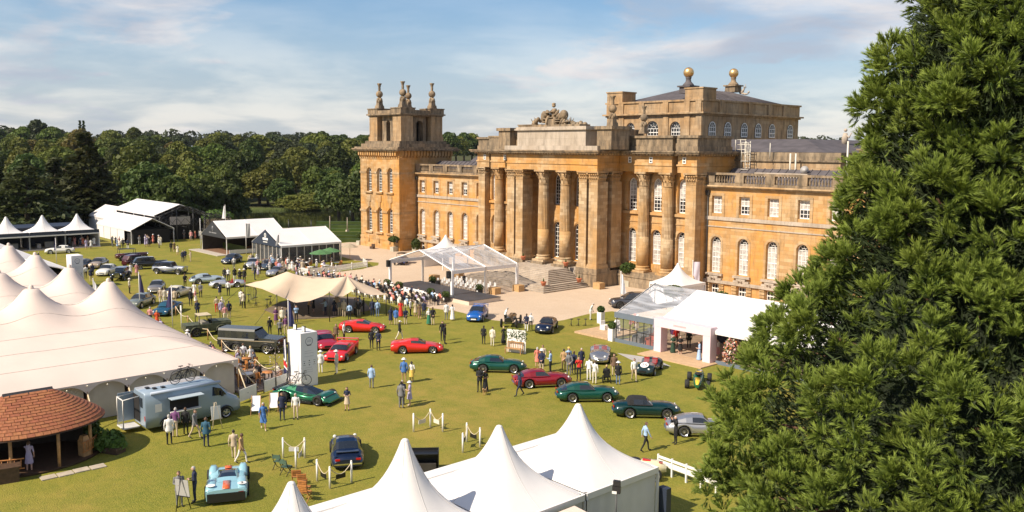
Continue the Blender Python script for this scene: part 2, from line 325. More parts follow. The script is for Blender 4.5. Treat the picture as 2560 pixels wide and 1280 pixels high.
def win_mesh(w, h, arch, nx, nz, kind):
    key = (round(w,2), round(h,2), arch, nx, nz, kind)
    if key in WINM: return WINM[key]
    b = MB(); g = MB(); t = .10; d = .07; sp = h-w/2 if arch else h
    b.box(-w/2,-w/2+t,0,d,0,sp); b.box(w/2-t,w/2,0,d,0,sp); b.box(-w/2+t,w/2-t,0,d,0,t*1.3)
    for i in range(1, nx): x = -w/2+w*i/nx; b.box(x-.028,x+.028,.012,d,t*1.3,sp)
    for j in range(1, nz): z = sp*j/nz; k = .055 if j == nz//2 else .028; b.box(-w/2+t,w/2-t,.006,d,z-k,z+k)
    if arch:
        n = 10; b.box(-w/2+t,w/2-t,.004,d,sp-.04,sp+.03)
        for k in range(n):
            a0, a1 = pi*k/n, pi*(k+1)/n; P = []
            for y in (0, d):
                for a, r in ((a0,w/2),(a1,w/2),(a1,w/2-t),(a0,w/2-t)): P.append((r*cos(a), y, sp+r*sin(a)))
            b.add(P, [(0,1,2,3),(3,2,6,7)])
        for a in (pi/4, pi/2, 3*pi/4): b.tube([(w*.16*cos(a),.03,sp+w*.16*sin(a)),((w/2-.05)*cos(a),.03,sp+(w/2-.05)*sin(a))], .028, 4)
        b.tube([(w*.17*cos(pi*k/8),.03,sp+w*.17*sin(pi*k/8)) for k in range(9)], .028, 4)
        pr = [(w/2*cos(pi*k/n), sp+w/2*sin(pi*k/n)) for k in range(n+1)]
    else:
        b.box(-w/2+t,w/2-t,0,d,sp-t,sp); pr = [(w/2,sp),(-w/2,sp)]
    zs = {'dark': 0, 'blind': 9, 'half': .52, 'low': .0}[kind]; y = d-.015
    if kind == 'half':
        zc = sp*.5; g.add([(-w/2,y,0),(w/2,y,0),(w/2,y,zc),(-w/2,y,zc)], [(0,1,2,3)], 0); g.add([(-w/2,y,zc),(w/2,y,zc)]+[(x,y,z) for x, z in pr], [tuple(range(2+len(pr)))], 1)
    elif kind == 'low':
        zc = sp*.97; g.add([(-w/2,y,0),(w/2,y,0),(w/2,y,zc),(-w/2,y,zc)], [(0,1,2,3)], 1); g.add([(-w/2,y,zc),(w/2,y,zc)]+[(x,y,z) for x, z in pr], [tuple(range(2+len(pr)))], 0)
    else: g.add([(-w/2,y,0),(w/2,y,0)]+[(x,y,z) for x, z in pr], [tuple(range(2+len(pr)))], 1 if kind == 'blind' else 0)
    me = b.mesh('window'); me.materials.append(WHITE); mg = g.mesh('glass'); mg.materials.append(GLASS); mg.materials.append(BLIND)
    WINM[key] = (me, mg); return WINM[key]
def window(xc, w, zb, zt, Y, arch=True, nx=3, nz=6, kind='dark', rz=0):
    me, mg = win_mesh(w, zt-zb, arch, nx, nz, kind); o = put('window', me, PAL, (xc, Y, zb), rz); put('glass', mg, o); return o
def cornice(b, x0, x1, y0, y1, z0, z1, proj, m=0, steps=4):
    """classical cornice: stacked slabs, each further out; box ring round a block"""
    for i in range(steps):
        p = proj*((i+1)/steps)**1.4; a = z0+(z1-z0)*i/steps; c = z0+(z1-z0)*(i+1)/steps
        b.box(x0-p, x1+p, y0-p, y1+p, a, c, m)
def dentils_x(b, x0, x1, y, z0, z1, w, gap, d, m=0):
    n = max(1, int((x1-x0)/(w+gap))); st = (x1-x0)/n
    for i in range(n): x = x0+st*(i+.5); b.box(x-w/2, x+w/2, y-d, y, z0, z1, m)
def dentils_y(b, x, y0, y1, z0, z1, w, gap, d, m=0):
    n = max(1, int((y1-y0)/(w+gap))); st = (y1-y0)/n
    for i in range(n): y = y0+st*(i+.5); b.box(x, x+d, y-w/2, y+w/2, z0, z1, m)
def leaf(b, base, out, upv, h, w, curl):
    side = out.cross(upv).normalized(); p = Vector(base); P = []
    for z, o_, k in ((0, 0, .5), (.55*h, .04, .5), (.9*h, .35*curl, .42), (h, curl, .28), (.82*h, curl*1.15, .16)):
        for s in (-1, 1): P.append(p+upv*z+out*o_+side*s*w*k)
    b.add(P, [(0,1,3,2),(2,3,5,4),(4,5,7,6),(6,7,9,8)], 0, True)
def capital(b, cx, cy, z0, h, r, square=False):
    U = Vector((0, 0, 1)); n = 8
    if square: b.obox((cx,cy,z0), 2*r, 2*r, h*.86, 0, 0, 1.12)
    else: b.lathe([(r,0),(r*1.02,h*.35),(r*1.12,h*.7),(r*1.3,h*.88)], 14, (cx,cy,z0))
    b.obox((cx,cy,z0-.06), 2*r+.16, 2*r+.16, .09) if square else b.lathe([(r+.07,-.06),(r+.07,.03)], 14, (cx,cy,z0))
    for row, (za, hh, cu) in enumerate(((0, h*.42, r*.34), (h*.28, h*.46, r*.44))):
        for k in range(n*2 if square else n):
            if square:
                a = k//4; e = (k % 4)-1.5+(.5 if row else 0)*.6; o = Vector((cos(a*pi/2), sin(a*pi/2), 0)); sd = Vector((-o.y, o.x, 0)); p = Vector((cx,cy,z0+za))+o*r*1.02+sd*e*r*.5
            else:
                a = 2*pi*(k+row*.5)/n; o = Vector((cos(a), sin(a), 0)); p = Vector((cx,cy,z0+za))+o*r*1.0
            leaf(b, p, o, U, hh, r*.62, cu)
    for k in range(4):
        a = pi/4+k*pi/2; o = Vector((cos(a), sin(a), 0)); R = r*(1.72 if square else 1.42); c = Vector((cx,cy,z0+h*.74))+o*R
        b.tube([Vector((cx,cy,z0+h*.4))+o*r*1.0, Vector((cx,cy,z0+h*.62))+o*r*1.2, c], [.04*r, .12*r, .1*r], 5); b.ball(c, r*.2, 7, 5)
    b.obox((cx,cy,z0+h*.86), 2*r*1.42, 2*r*1.42, h*.14)
def column(cx, cy, z0, z1, r):
    H = z1-z0; b = MB(); b.obox((cx,cy,z0), 2.75*r, 2.75*r, .22*r*1.5)
    zb = z0+.33*r; b.lathe([(1.32*r,0),(1.36*r,.12*r),(1.3*r,.28*r),(1.12*r,.34*r),(1.1*r,.48*r),(1.2*r,.56*r),(1.18*r,.7*r),(1.03*r,.78*r)], 20, (cx,cy,zb))
    zs = zb+.78*r; zc = z1-2.3*r; zf = zs+(zc-zs)*.36
    b.lathe([(1.0*r,0),(1.0*r,zf-zs)], 24, (cx,cy,zs))
    b.lathe([(.995*r,0),(.93*r,(zc-zf)*.55),(.86*r,zc-zf)], 48, (cx,cy,zf), mod=lambda i, z: 1.0 if i % 2 == 0 else .925, sm=False)
    o = part('column', b, STONE_P); c = MB(); capital(c, cx, cy, zc, z1-zc, .86*r); c.build('capital', STONE_P, o)
def pier(x0, x1, y0, y1, z0, z1, name='pier'):
    b = MB(); w = (x1-x0); r = w/2*.96; zc = z1-1.35; cx, cy = (x0+x1)/2, (y0+y1)/2
    b.box(x0-.18,x1+.18,y0-.18,y1+.18,z0,z0+.28); b.box(x0-.12,x1+.12,y0-.12,y1+.12,z0+.28,z0+.46); b.box(x0-.05,x1+.05,y0-.05,y1+.05,z0+.46,z0+.56)
    b.box(x0,x1,y0,y1,z0+.56,zc); o = part(name, b, STONE_P); c = MB(); capital(c, cx, y0+w/2, zc, z1-zc, r, True); c.build('capital', STONE_P, o)
def quoin_bands(b, x0, x1, y, z0, z1, step, d=.05, m=0):
    z = z0
    while z < z1: b.box(x0, x1, y-d, y, z, min(z+step*.86, z1), m); z += step
# ---------------- towers
def finial(x, y, z, s=1.0, parent=None):
    b = MB(); b.obox((x,y,z), 1.25*s, 1.25*s, .55*s, 0, 0, .9); b.obox((x,y,z+.55*s), .95*s, .95*s, .5*s, 0, 0, .85)
    for k in range(8):
        a = 2*pi*k/8; b.ball((x+cos(a)*.36*s, y+sin(a)*.36*s, z+(1.25 if k % 2 else 1.55)*s), .24*s, 7, 5, 0, 1.5)
    b.lathe([(.4*s,1.0*s),(.34*s,1.5*s),(.3*s,2.0*s)], 8, (x,y,z)); b.ball((x,y,z+2.55*s), .62*s, 12, 8)
    b.lathe([(.22*s,3.0*s),(.2*s,3.2*s),(.24*s,3.5*s),(.2*s,3.7*s),(.3*s,4.15*s),(.44*s,4.35*s),(.4*s,4.45*s)], 8, (x,y,z), mod=lambda i, zz: 1.0 if i % 2 else .78)
    return b.build('finial', STONE_G, parent or PAL)
def tower(x0, x1, y0, y1):
    b = MB(); ops = []; cx = (x0+x1)/2
    for k in (-1, 0, 1):
        x = cx+k*3.3; ops += [(x,1.62,9.9,14.1,True), (x,1.62,2.85,7.15,True)]
    opening_wall(b, x0, x1, 0, 15.6, y0, ops, 0, .62)
    b.box(x0,x1,y0+.62,y1,0,15.6)
    b.add([(x0,y0,0),(x0,y0+.62,0),(x0,y0+.62,15.6),(x0,y0,15.6)], [(0,3,2,1)]); b.add([(x1,y0,0),(x1,y0+.62,0),(x1,y0+.62,15.6),(x1,y0,15.6)], [(0,1,2,3)])
    for z in [2.15+.62*i for i in range(22)]:                       # banded rustication, a groove between the courses
        for (xa, xb) in ((x0, x0+2.0), (x1-2.0, x1)): b.box(xa, xb, y0-.035, y0, z, z+.56)
        b.box(x1, x1+.035, y0, y1, z, z+.56)
    b.box(x0-.12,x1+.12,y0-.12,y1+.12,0,1.55); b.box(x0-.2,x1+.2,y0-.2,y1+.2,1.55,1.95)
    part('tower_wall', b, STONE)
    s = MB()
    for (za, zb_, p) in ((6.25,6.62,.16), (13.05,13.4,.12)):
        s.box(x0-p,x1+p,y0-p,y0+.0,za,zb_) if False else None
        xs = [x0-p]+[v for k in (-1,0,1) for v in (cx+k*3.3-.83, cx+k*3.3+.83)]+[x1+p]
        for i in range(0, 8, 2): s.box(xs[i], xs[i+1], y0-p, y0+.1, za, zb_)
        s.box(x1-.1,x1+p,y0,y1,za,zb_); s.box(x0-p,x0+.1,y0,y1,za,zb_)
    for k in (-1,0,1):
        x = cx+k*3.3
        for z in (9.62, 2.55): s.box(x-1.15,x+1.15,y0-.3,y0+.1,z,z+.26)
        s.box(x-.62,x+.62,y0-.14,y0+.1,8.15,9.25); s.box(x-.3,x+.3,y0-.16,y0+.1,7.2,8.15); s.lathe([(.1,0),(.2,.2),(.12,.5),(.22,.8),(.1,1.05)], 6, (x,y0-.14,.9))
    part('string_course', s, STONE_P)
    c = MB(); c.box(x0-.1,x1+.1,y0-.1,y1+.1,15.6,15.85); c.box(x0-.05,x1+.05,y0-.05,y1+.05,15.85,17.0)
    for st in range(17):
        x = x0+.35+(x1-x0-.7)*st/16; c.box(x-.2,x+.2,y0-.62,y0-.05,16.2,17.0); c.box(x-.14,x+.14,y0-.38,y0-.05,15.9,16.2)
        y = y0+.35+(y1-y0-.7)*st/16; c.box(x1+.05,x1+.62,y-.2,y+.2,16.2,17.0); c.box(x1+.05,x1+.38,y-.14,y+.14,15.9,16.2)
    o = part('bracket_cornice', c, STONE)
    g = MB(); g.box(x0-.95,x1+.95,y0-.95,y1+.95,17.0,17.22); g.box(x0-1.15,x1+1.15,y0-1.15,y1+1.15,17.22,17.45); g.box(x0-.8,x1+.8,y0-.8,y1+.8,17.45,17.7)
    g.box(x0+.1,x1-.1,y0+.1,y1-.1,17.7,18.25); g.box(x0+.6,x1-.6,y0+.6,y1-.6,18.25,18.7); part('tower_cornice', g, STONE_G)
    for k in (-1,0,1):
        window(cx+k*3.3,1.62,9.9,14.1,y0+.5,True,3,7); window(cx+k*3.3,1.62,2.85,7.15,y0+.5,True,3,7)
    # open belvedere: four corner piers, paired columns, arches, a balustrade ring of finials
    a0, a1, e0, e1 = x0+1.25, x1-1.05, y0+1.15, y1-1.15; zb_, zt = 18.7, 23.0
    for (px, py) in ((a0,e0),(a1-2.5,e0),(a0,e1-2.5),(a1-2.5,e1-2.5)):
        v = MB(); v.box(px,px+2.5,py,py+2.5,zb_,zt); v.box(px-.12,px+2.62,py-.12,py+2.62,zb_,zb_+.75); part('belvedere_pier', v, STONE_M)
    for y in (e0+.7, e1-1.7):
        v2 = MB()
        m0, m1 = a0+2.5, a1-2.5; mid = (m0+m1)/2; v2.box(m0+.55,mid-.62,y,y+1,zb_,zt); v2.box(mid+.62,m1-.55,y,y+1,zb_,zt); v2.box(mid-.62,mid+.62,y,y+1,22.3,zt)
        n = 8
        for k in range(n):
            t0, t1 = pi*k/n, pi*(k+1)/n; P = [(mid+.62*cos(t),yy,21.75+.55*sin(t)) for yy in (y,y+1) for t in (t0,t1)]; top = [(mid+.62*cos(t),yy,22.31) for yy in (y,y+1) for t in (t0,t1)]
            v2.add(P+top, [(0,1,5,4),(2,6,7,3),(0,2,3,1)])
        part('belvedere_arch', v2, STONE_G)
    for x in (a0+.7, a1-1.7):
        v2 = MB(); m0, m1 = e0+2.5, e1-2.5; mid = (m0+m1)/2; v2.box(x,x+1,m0+.55,mid-.72,zb_,zt); v2.box(x,x+1,mid+.72,m1-.55,zb_,zt); v2.box(x,x+1,mid-.72,mid+.72,22.25,zt)
        for k in range(8):
            t0, t1 = pi*k/8, pi*(k+1)/8; P = [(xx,mid+.72*cos(t),21.7+.55*sin(t)) for xx in (x,x+1) for t in (t0,t1)]; top = [(xx,mid+.72*cos(t),22.26) for xx in (x,x+1) for t in (t0,t1)]
            v2.add(P+top, [(0,4,5,1),(2,3,7,6),(0,1,3,2)])
        part('belvedere_arch', v2, STONE_G)
    ck = MB()
    ck.box(a0-.15,a1+.15,e0-.15,e1+.15,zt,zt+.2); ck.box(a0-.4,a1+.4,e0-.4,e1+.4,zt+.2,zt+.45); ck.box(a0-.1,a1+.1,e0-.1,e1+.1,zt+.45,zt+1.0); 
    for (px, py) in ((a0,e0),(a1-2.6,e0),(a0,e1-2.6),(a1-2.6,e1-2.6)): ck.box(px-.2,px+2.8,py-.2,py+2.8,zt+.45,zt+1.25); ck.box(px-.3,px+2.9,py-.3,py+2.9,zt+1.25,zt+1.42)
    part('belvedere_cornice', ck, STONE_G)
    for x in (a0+1.3, a1-1.3):
        for y in (e0+1.3, e1-1.3): finial(x, y, zt+1.42, 1.0)
    sw = MB(); sw.box(a0+3,a1-3,e0+3,e1-3,18.7,22.9); part('belvedere_shade_block', sw, DARKIN)  # black block painted in as the shade within the open belvedere
tower(-134.95, -122.85, 84.4, 95.5)
# ---------------- wings
YWG = 87.95
def balustrade(x0, x1, y, z0, h, bay=3.78, name='balustrade'):
    b = MB(); n = max(1, round((x1-x0)/bay)); st = (x1-x0)/n; bl = MB()
    b.box(x0,x1,y-.22,y+.22,z0,z0+.3); b.box(x0,x1,y-.24,y+.24,z0+h-.26,z0+h)
    for i in range(n):
        a = x0+st*i; b.box(a,a+1.1,y-.26,y+.26,z0+.3,z0+h-.26); m = 8
        for k in range(m):
            xx = a+1.1+(st-1.1)*(k+.5)/m; zz = z0+.3; hh = h-.56
            bl.lathe([(.10,0),(.07,.1*hh),(.15,.32*hh),(.05,.72*hh),(.10,hh)], 6, (xx,y,zz))
    o = part(name, b, STONE_G); bl.build('baluster_row', STONE_G, o, kind='stuff')
def wing(x0, x1, xs, kinds_up, kinds_lo):
    b = MB(); ops = []
    for x in xs: ops += [(x,1.42,2.85,7.2,True), (x,1.40,10.0,12.05,False), (x,1.25,.25,1.45,False)]
    opening_wall(b, x0, x1, 0, 12.9, YWG, ops, 0, .5); b.box(x0,x1,YWG+.5,YWG+12,0,12.9); part('wing_wall', b, STONE)
    s = MB(); s.box(x0,x1,YWG-.16,YWG,9.2,9.62); s.box(x0,x1,YWG-.1,YWG,8.36,8.5)
    cur = x0
    for x in xs:                                                     # basement band broken by its keystones
        s.box(cur,x-1.25,YWG-.28,YWG,1.62,1.98); cur = x+1.25
        for k, (w, z) in enumerate(((1.25,1.62),(1.05,1.98),(.6,2.22))): s.box(x-w,x+w,YWG-.3-.03*k,YWG,z,z+(.36 if k == 0 else .24))
        s.tube([(x-.25,YWG-.4,2.1),(x-.15,YWG-.44,2.3),(x,YWG-.5,2.32),(x+.2,YWG-.42,2.1)], .1, 6)
        s.box(x-1.15,x+1.15,YWG-.34,YWG,2.52,2.78)
    s.box(cur,x1,YWG-.28,YWG,1.62,1.98)
    part('string_course', s, STONE_W)
    for x in xs:
        q = MB(); q2 = MB()
        for (za, zb_) in ((.2,.5),(.58,.88),(.96,1.26),(1.34,1.6)): q.box(x-1.35,x-.68,YWG-.16,YWG,za,zb_); q2.box(x+.68,x+1.35,YWG-.16,YWG,za,zb_)
        part('rusticated_blocks', q, STONE_P); part('rusticated_blocks', q2, STONE_P); q = MB()
        for a, c, e, f in ((-1.08,-.72,9.62,12.1),(.72,1.08,9.62,12.1),(-1.08,1.08,12.1,12.42)): q.box(x+a,x+c,YWG-.07,YWG,e,f)
        part('window_surround', q, STONE_P); q = MB()
        n = 12; R0, R1, sp = .73, 1.02, 7.2-.71
        for k in range(n):
            a0, a1 = pi*k/n, pi*(k+1)/n; P = [(x+r*cos(t), y, sp+r*sin(t)) for y in (YWG-.05, YWG) for (t, r) in ((a0,R0),(a1,R0),(a1,R1),(a0,R1))]
            q.add(P, [(3,2,1,0),(2,3,7,6),(0,1,5,4)])
        for e in (-1, 1): xa, xb = sorted((x+e*R0, x+e*R1)); q.box(xa,xb,YWG-.05,YWG,2.78,sp)
        part('window_surround', q, STONE_P)
    c = MB(); c.box(x0,x1,YWG-.12,YWG+12,12.9,13.02); c.box(x0,x1,YWG-.4,YWG+12,13.02,13.2); c.box(x0,x1,YWG-.6,YWG+12,13.2,13.36); part('cornice', c, STONE_P)
    balustrade(x0+.2, x1-.1, YWG-.05, 13.36, 1.5)
    r = MB(); r.slab([(YWG+1.4,13.36),(YWG+11.8,13.36),(YWG+8,15.3),(YWG+4.5,15.3)], 'x', x0+.6, x1-.6)
    nn = int((x1-x0)/1.05)
    for i in range(nn): x = x0+1+(x1-x0-2)*i/(nn-1); r.slab([(YWG+1.5,13.47),(YWG+4.5,15.41),(YWG+4.5,15.3),(YWG+1.5,13.37)], 'x', x-.06, x+.06)
    part('lead_roof', r, LEAD)
    for i, x in enumerate(xs):
        window(x,1.42,2.85,7.2,YWG+.36,True,3,6,kinds_lo[i]); window(x,1.40,10.0,12.05,YWG+.36,False,3,4,kinds_up[i]); window(x,1.25,.25,1.45,YWG+.36,False,3,2,'dark')
    p = MB()
    for xx in (x0+.35,): p.tube([(xx,YWG-.14,12.6),(xx,YWG-.14,2)], .07, 6); p.obox((xx,YWG-.2,12.1), .4, .3, .6, 0, 0, 1.3)
    part('downpipe', p, STEEL)
wing(-122.85, -103.35, [-121.1,-117.2,-113.42,-109.62,-105.85], ['half','half','half','half','half'], ['blind','blind','low','low','low'])
wing(-62.95, -42.5, [-61.38,-57.58,-53.8,-50.0,-46.2], ['blind','half','blind','half','blind'], ['low','low','low','low','low'])
# ---------------- main block
YM = 86.3; XL, XR = CXB-20.3, CXB+20.3; PXL, PXR = CXB-8.55, CXB+8.55; YP = 81.3
b = MB(); ops = []; wx = [CXB+s*d for s in (-1, 1) for d in (9.6, 13.6, 17.6)]
for x in wx: ops += [(x,1.5,3.05,7.45,True), (x,1.5,9.75,13.95,True)]
for x in (CXB-4.1, CXB, CXB+4.1): ops += [(x,1.7,2.2,7.3,True), (x,1.5,9.75,13.95,True)]
opening_wall(b, XL, XR, 0, 14.75, YM+.55, ops, 0, .45); b.box(XL,XR,YM+1.0,YM+7,0,14.75)
b.add([(XR,YM+.55,0),(XR,YM+1,0),(XR,YM+1,14.75),(XR,YM+.55,14.75)], [(0,1,2,3)]); b.add([(XL,YM+.55,0),(XL,YM+1,0),(XL,YM+1,14.75),(XL,YM+.55,14.75)], [(3,2,1,0)])
part('main_wall', b, STONE)
for i, x in enumerate(wx): window(x,1.5,3.05,7.45,YM+.9,True,2,6,'low' if i > 2 else 'half'); window(x,1.5,9.75,13.95,YM+.9,True,3,7,'half')
for x in (CXB-4.1, CXB, CXB+4.1): window(x,1.5,9.75,13.95,YM+.9,True,3,7,'dark'); window(x,1.7,2.2,7.3,YM+.9,True,3,7,'dark')
for sg in (-1, 1):
    for z0_, z1_, p_ in ((9.3,9.65,.3),(8.3,8.45,.1)): s = MB(); xs = sorted([CXB+sg*7.5, CXB+sg*20.0]); s.box(xs[0], xs[1], YM+.55-p_, YM+.55, z0_, z1_); part('string_course', s, STONE)
for x in wx+[CXB-4.1, CXB, CXB+4.1]:
    for (z, w) in ((7.45,1.5),(13.95,1.5)):
        s = MB(); sp = z-.75; n = 12
        for k in range(n):
            a0, a1 = pi*k/n, pi*(k+1)/n; P = [(x+r*cos(t), y, sp+r*sin(t)) for y in (YM+.48, YM+.55) for (t, r) in ((a0,.77),(a1,.77),(a1,1.1),(a0,1.1))]
            s.add(P, [(3,2,1,0),(2,3,7,6),(0,1,5,4)])
        for e in (-1, 1): xa, xb = sorted((x+e*.77, x+e*1.35)); s.box(xa,xb,YM+.42,YM+.55,sp-.2,sp+.02); xa, xb = sorted((x+e*.8, x+e*1.28)); s.box(xa,xb,YM+.46,YM+.55,sp-3.4,sp-.2)
        part('window_surround', s, STONE)
for sg in (-1, 1):
    for d in (12.05, 15.9): column(CXB+sg*d, YM-.15, 2.0, 14.75, .74)
    x = CXB+sg*20.3; xa, xb = sorted((x, x-sg*1.5)); pier(xa, xb, YM-.55, YM+.6, 2.0, 14.75, 'pilaster')
    p = MB(); xa, xb = sorted((CXB+sg*8.4, CXB+sg*20.5)); p.box(xa,xb,YM-1.25,YM+.55,0,1.3); p.box(xa-.1,xb+.1,YM-1.35,YM+.55,1.3,1.55); p.box(xa,xb,YM-1.2,YM+.55,1.55,2.0)
    part('plinth', p, STONE_G)
# entablature, cornice and attic of the two side bays
def entab(x0, x1, y0, y1, right=True):
    e = MB(); e.box(x0,x1,y0,y1,14.75,15.55); e.box(x0-.1,x1+.1,y0-.1,y1,15.55,15.75); e.box(x0+.03,x1-.03,y0+.03,y1,15.75,16.75); part('entablature', e, STONE)
    d = MB(); dentils_x(d,x0-.2,x1+.2,y0-.02,16.78,17.0,.24,.26,.45); dentils_y(d,x1+.02,y0,y1,16.78,17.0,.24,.26,.45); part('dentil_row', d, STONE_P)['kind'] = 'stuff'
    c = MB(); c.box(x0-.3,x1+.3,y0-.3,y1,16.75,16.98); c.box(x0-.75,x1+.75,y0-.75,y1,17.0,17.2); c.box(x0-.9,x1+.9,y0-.9,y1,17.2,17.38); part('cornice', c, STONE_G)
for sg in (-1, 1):
    xa, xb = sorted((CXB+sg*8.3, CXB+sg*16.95)); entab(xa, xb, YM-.95, YM+7)
    xa, xb = sorted((CXB+sg*17.6, CXB+sg*20.45)); entab(xa, xb, YM-.7, YM+7.2)
    a = MB()
    for (u, v, yy) in ((8.3,16.95,YM-.9),(17.6,20.45,YM-.65)):
        xa, xb = sorted((CXB+sg*u, CXB+sg*v)); a.box(xa,xb,yy,YM+6.5,17.38,17.95); a.box(xa+.12,xb-.12,yy+.12,YM+6.4,17.95,18.95); a.box(xa-.1,xb+.1,yy-.1,YM+6.6,18.95,19.25)
    xa, xb = sorted((CXB+sg*16.95, CXB+sg*17.6)); a.box(xa,xb,YM-.3,YM+6,16.8,18.9); part('attic', a, STONE_G)
for sg in (-1, 1):
    for d in (10.3, 13.7, 18.6):
        x = CXB+sg*d; yy = YM-.95+.03 if d < 17 else YM-.7+.03; window(x,.5,15.85,16.62,yy-.075,False,1,2,'dark')
# ---------------- portico
for (u, v) in ((-8.6,-7.15),(-6.8,-5.4),(5.3,6.65),(7.05,8.55)): pier(CXB+u, CXB+v, YP, YP+1.9, 2.35, 14.75)
for (u, v) in ((-8.6,-7.15),(7.05,8.55)): pier(CXB+u, CXB+v, YM-2.3, YM-.4, 2.35, 14.75)
for u in (-2.05, 2.1): column(CXB+u, YP+.85, 2.35, 14.75, .8)
for sg in (-1, 1):
    p = MB(); xa, xb = sorted((CXB+sg*5.1, CXB+sg*8.8)); p.box(xa,xb,YP-.25,YP+2.3,0,1.6); p.box(xa-.08,xb+.08,YP-.33,YP+2.38,1.6,1.85); p.box(xa,xb,YP-.22,YP+2.25,1.85,2.35)
    xa, xb = sorted((CXB+sg*7.0, CXB+sg*8.75)); p.box(xa,xb,YP+2.25,YM-.7,0,2.0); part('plinth', p, STONE_G)
for u in (-2.05, 2.1): p = MB(); p.box(CXB+u-1.2,CXB+u+1.2,YP-.5,YP+2.2,1.75,2.35); part('plinth', p, STONE_G)
p = MB(); p.box(CXB-7.0,CXB+7.0,YP+.3,YM+.55,0,2.05); part('portico_floor', p, STONE_W)
entab(PXL, PXR, YP-.12, YM-.95)
p = MB(); p.box(PXL+.3,PXR-.3,YP+.6,YM+.5,14.6,14.8); part('portico_soffit', p, STONE_G)
a = MB(); a.box(PXL-.2,PXR+.2,YP-.4,YM+2,17.38,17.95)
a.box(CXB-6.45,CXB+6.45,YP-.1,YP+3.4,17.95,20.0); a.box(CXB-6.75,CXB+6.75,YP-.4,YP+3.7,20.0,20.25); a.box(CXB-6.6,CXB+6.6,YP-.25,YP+3.6,20.25,20.45); part('portico_attic', a, STONE_W)
a = MB(); a.box(CXB-14,CXB-6.45,YP+1.2,YM+1,17.4,19.1); a.box(CXB-14.1,CXB-6.45,YP+1.1,YM+1.1,19.1,19.35)
for sg in (-1, 1):
    x = CXB+sg*9.4; a.box(x-1.2,x+1.2,YP+.1,YP+3.5,17.5,20.0); a.box(x-1.45,x+1.45,YP-.15,YP+3.7,20.0,20.4); 
a.box(CXB-8.3,CXB+8.3,YP+3.2,YP+9,17.4,20.1); a.box(CXB-13,CXB-8,YP+6,YP+9,19.3,20.9); a.box(CXB-13.1,CXB-8,YP+5.9,YP+9.1,20.9,21.05)
part('attic', a, STONE_G)
finial(CXB+9.4, YP+1.6, 20.4, .85); finial(CXB+9.0, YP+8.2, 19.6, .8)
# trophy of arms with a seated figure
b = MB(); rr = random.Random(3); x0 = CXB-1.0; yy = YP+1.6; b.box(x0-3.4,x0+5.6,yy-.9,yy+1.1,20.45,20.75); b.box(x0-.9,x0+1.2,yy-.8,yy+.9,20.75,21.5)
for i in range(60):
    t = rr.uniform(-1, 1); x = x0+1+t*4.4; top = 20.7+2.3*max(0, 1-abs(t+.25))*rr.uniform(.3, 1.0); r = rr.uniform(.18, .38)
    k = i % 4
    if k == 0: b.ball((x,yy+rr.uniform(-.6,.5),top), r, 7, 5, 0, rr.uniform(.8,1.6))
    elif k == 1: b.tube([(x,yy-.2,top-.5),(x+rr.uniform(-.9,.9),yy+rr.uniform(-.5,.2),top+rr.uniform(.2,.7))], [.13,.04], 5)
    elif k == 2: b.lathe([(r*1.5,0),(r*1.3,.1),(.05,.16)], 8, (x,yy-.5,top-.3))
    else: b.tube([(x-.3,yy-.4,top-.5),(x,yy-.5,top-.1),(x+.25,yy-.45,top+.3)], [.3,.26,.1], 6)
b.tube([(x0+.1,yy,21.4),(x0+.05,yy,22.2),(x0,yy,22.9)], [.5,.42,.3], 8); b.ball((x0-.05,yy-.05,23.3), .27, 8, 6); b.ball((x0-.05,yy-.05,23.52), .28, 8, 5, 0, .55)
b.tube([(x0-.3,yy,22.7),(x0-.85,yy-.3,22.3),(x0-1.1,yy-.4,22.7)], [.15,.12,.09], 6); b.tube([(x0+.3,yy,22.7),(x0+.8,yy-.3,22.2),(x0+1.0,yy-.5,21.9)], [.15,.12,.09], 6)
b.tube([(x0+.2,yy-.2,21.6),(x0+.9,yy-.7,21.5),(x0+1.0,yy-.8,20.8)], [.26,.22,.14], 6); b.tube([(x0-.2,yy-.2,21.6),(x0-.5,yy-.8,21.5),(x0-.5,yy-.9,20.8)], [.26,.22,.14], 6)
b.ball((x0+2.0,yy-.2,22.0), .62, 9, 7, 0, 1.1); b.ball((x0-1.7,yy-.2,21.8), .5, 8, 6, 0, 1.7); part('trophy_sculpture', b, STONE_G)
# ---------------- clerestory of the great hall
HX0, HX1, HY0, HY1 = CXB-8.6, CXB+9.1, 102.0, 127.5
b = MB(); ops = [(CXB-4.0,1.7,19.5,21.55,True), (CXB+.2,2.3,19.5,21.75,True), (CXB+4.4,1.9,19.5,21.6,True)]
opening_wall(b, HX0, HX1, 14, 22.4, HY0, ops, 0, .5); b.box(HX0,HX1,HY0+.5,HY1,14,22.4); b.add([(HX1,HY0,14),(HX1,HY0+.5,14),(HX1,HY0+.5,22.4),(HX1,HY0,22.4)], [(0,1,2,3)])
for x in (HX0, CXB-6.2, CXB-2.2, CXB+2.3, CXB+6.1, HX1-1.0): b.box(x,x+.95,HY0-.16,HY0,17,22.4)
part('clerestory_wall', b, STONE_M)
for o in ops: window(o[0],o[1],o[2],o[3],HY0+.35,True,4,2,'dark')
for i, y in enumerate((104.3,108.1,112.3,116,119.8,125)):
    me, mg = win_mesh(1.6,2.1,True,3,2,'dark'); r = MB(); r.box(HX1,HX1+.02,y-.85,y+.85,19.4,20.7); n = 10
    r.add([(HX1+.02,y+.8*cos(pi*k/n),20.7+.8*sin(pi*k/n)) for k in range(n+1)], [tuple(range(n+1))]); r.build('window_shade_sheet', DARKIN, PAL)  # flat black sheet paints the shade behind each side window
    o = put('window', me, PAL, (HX1+.12,y,19.45), pi/2); put('glass', mg, o)
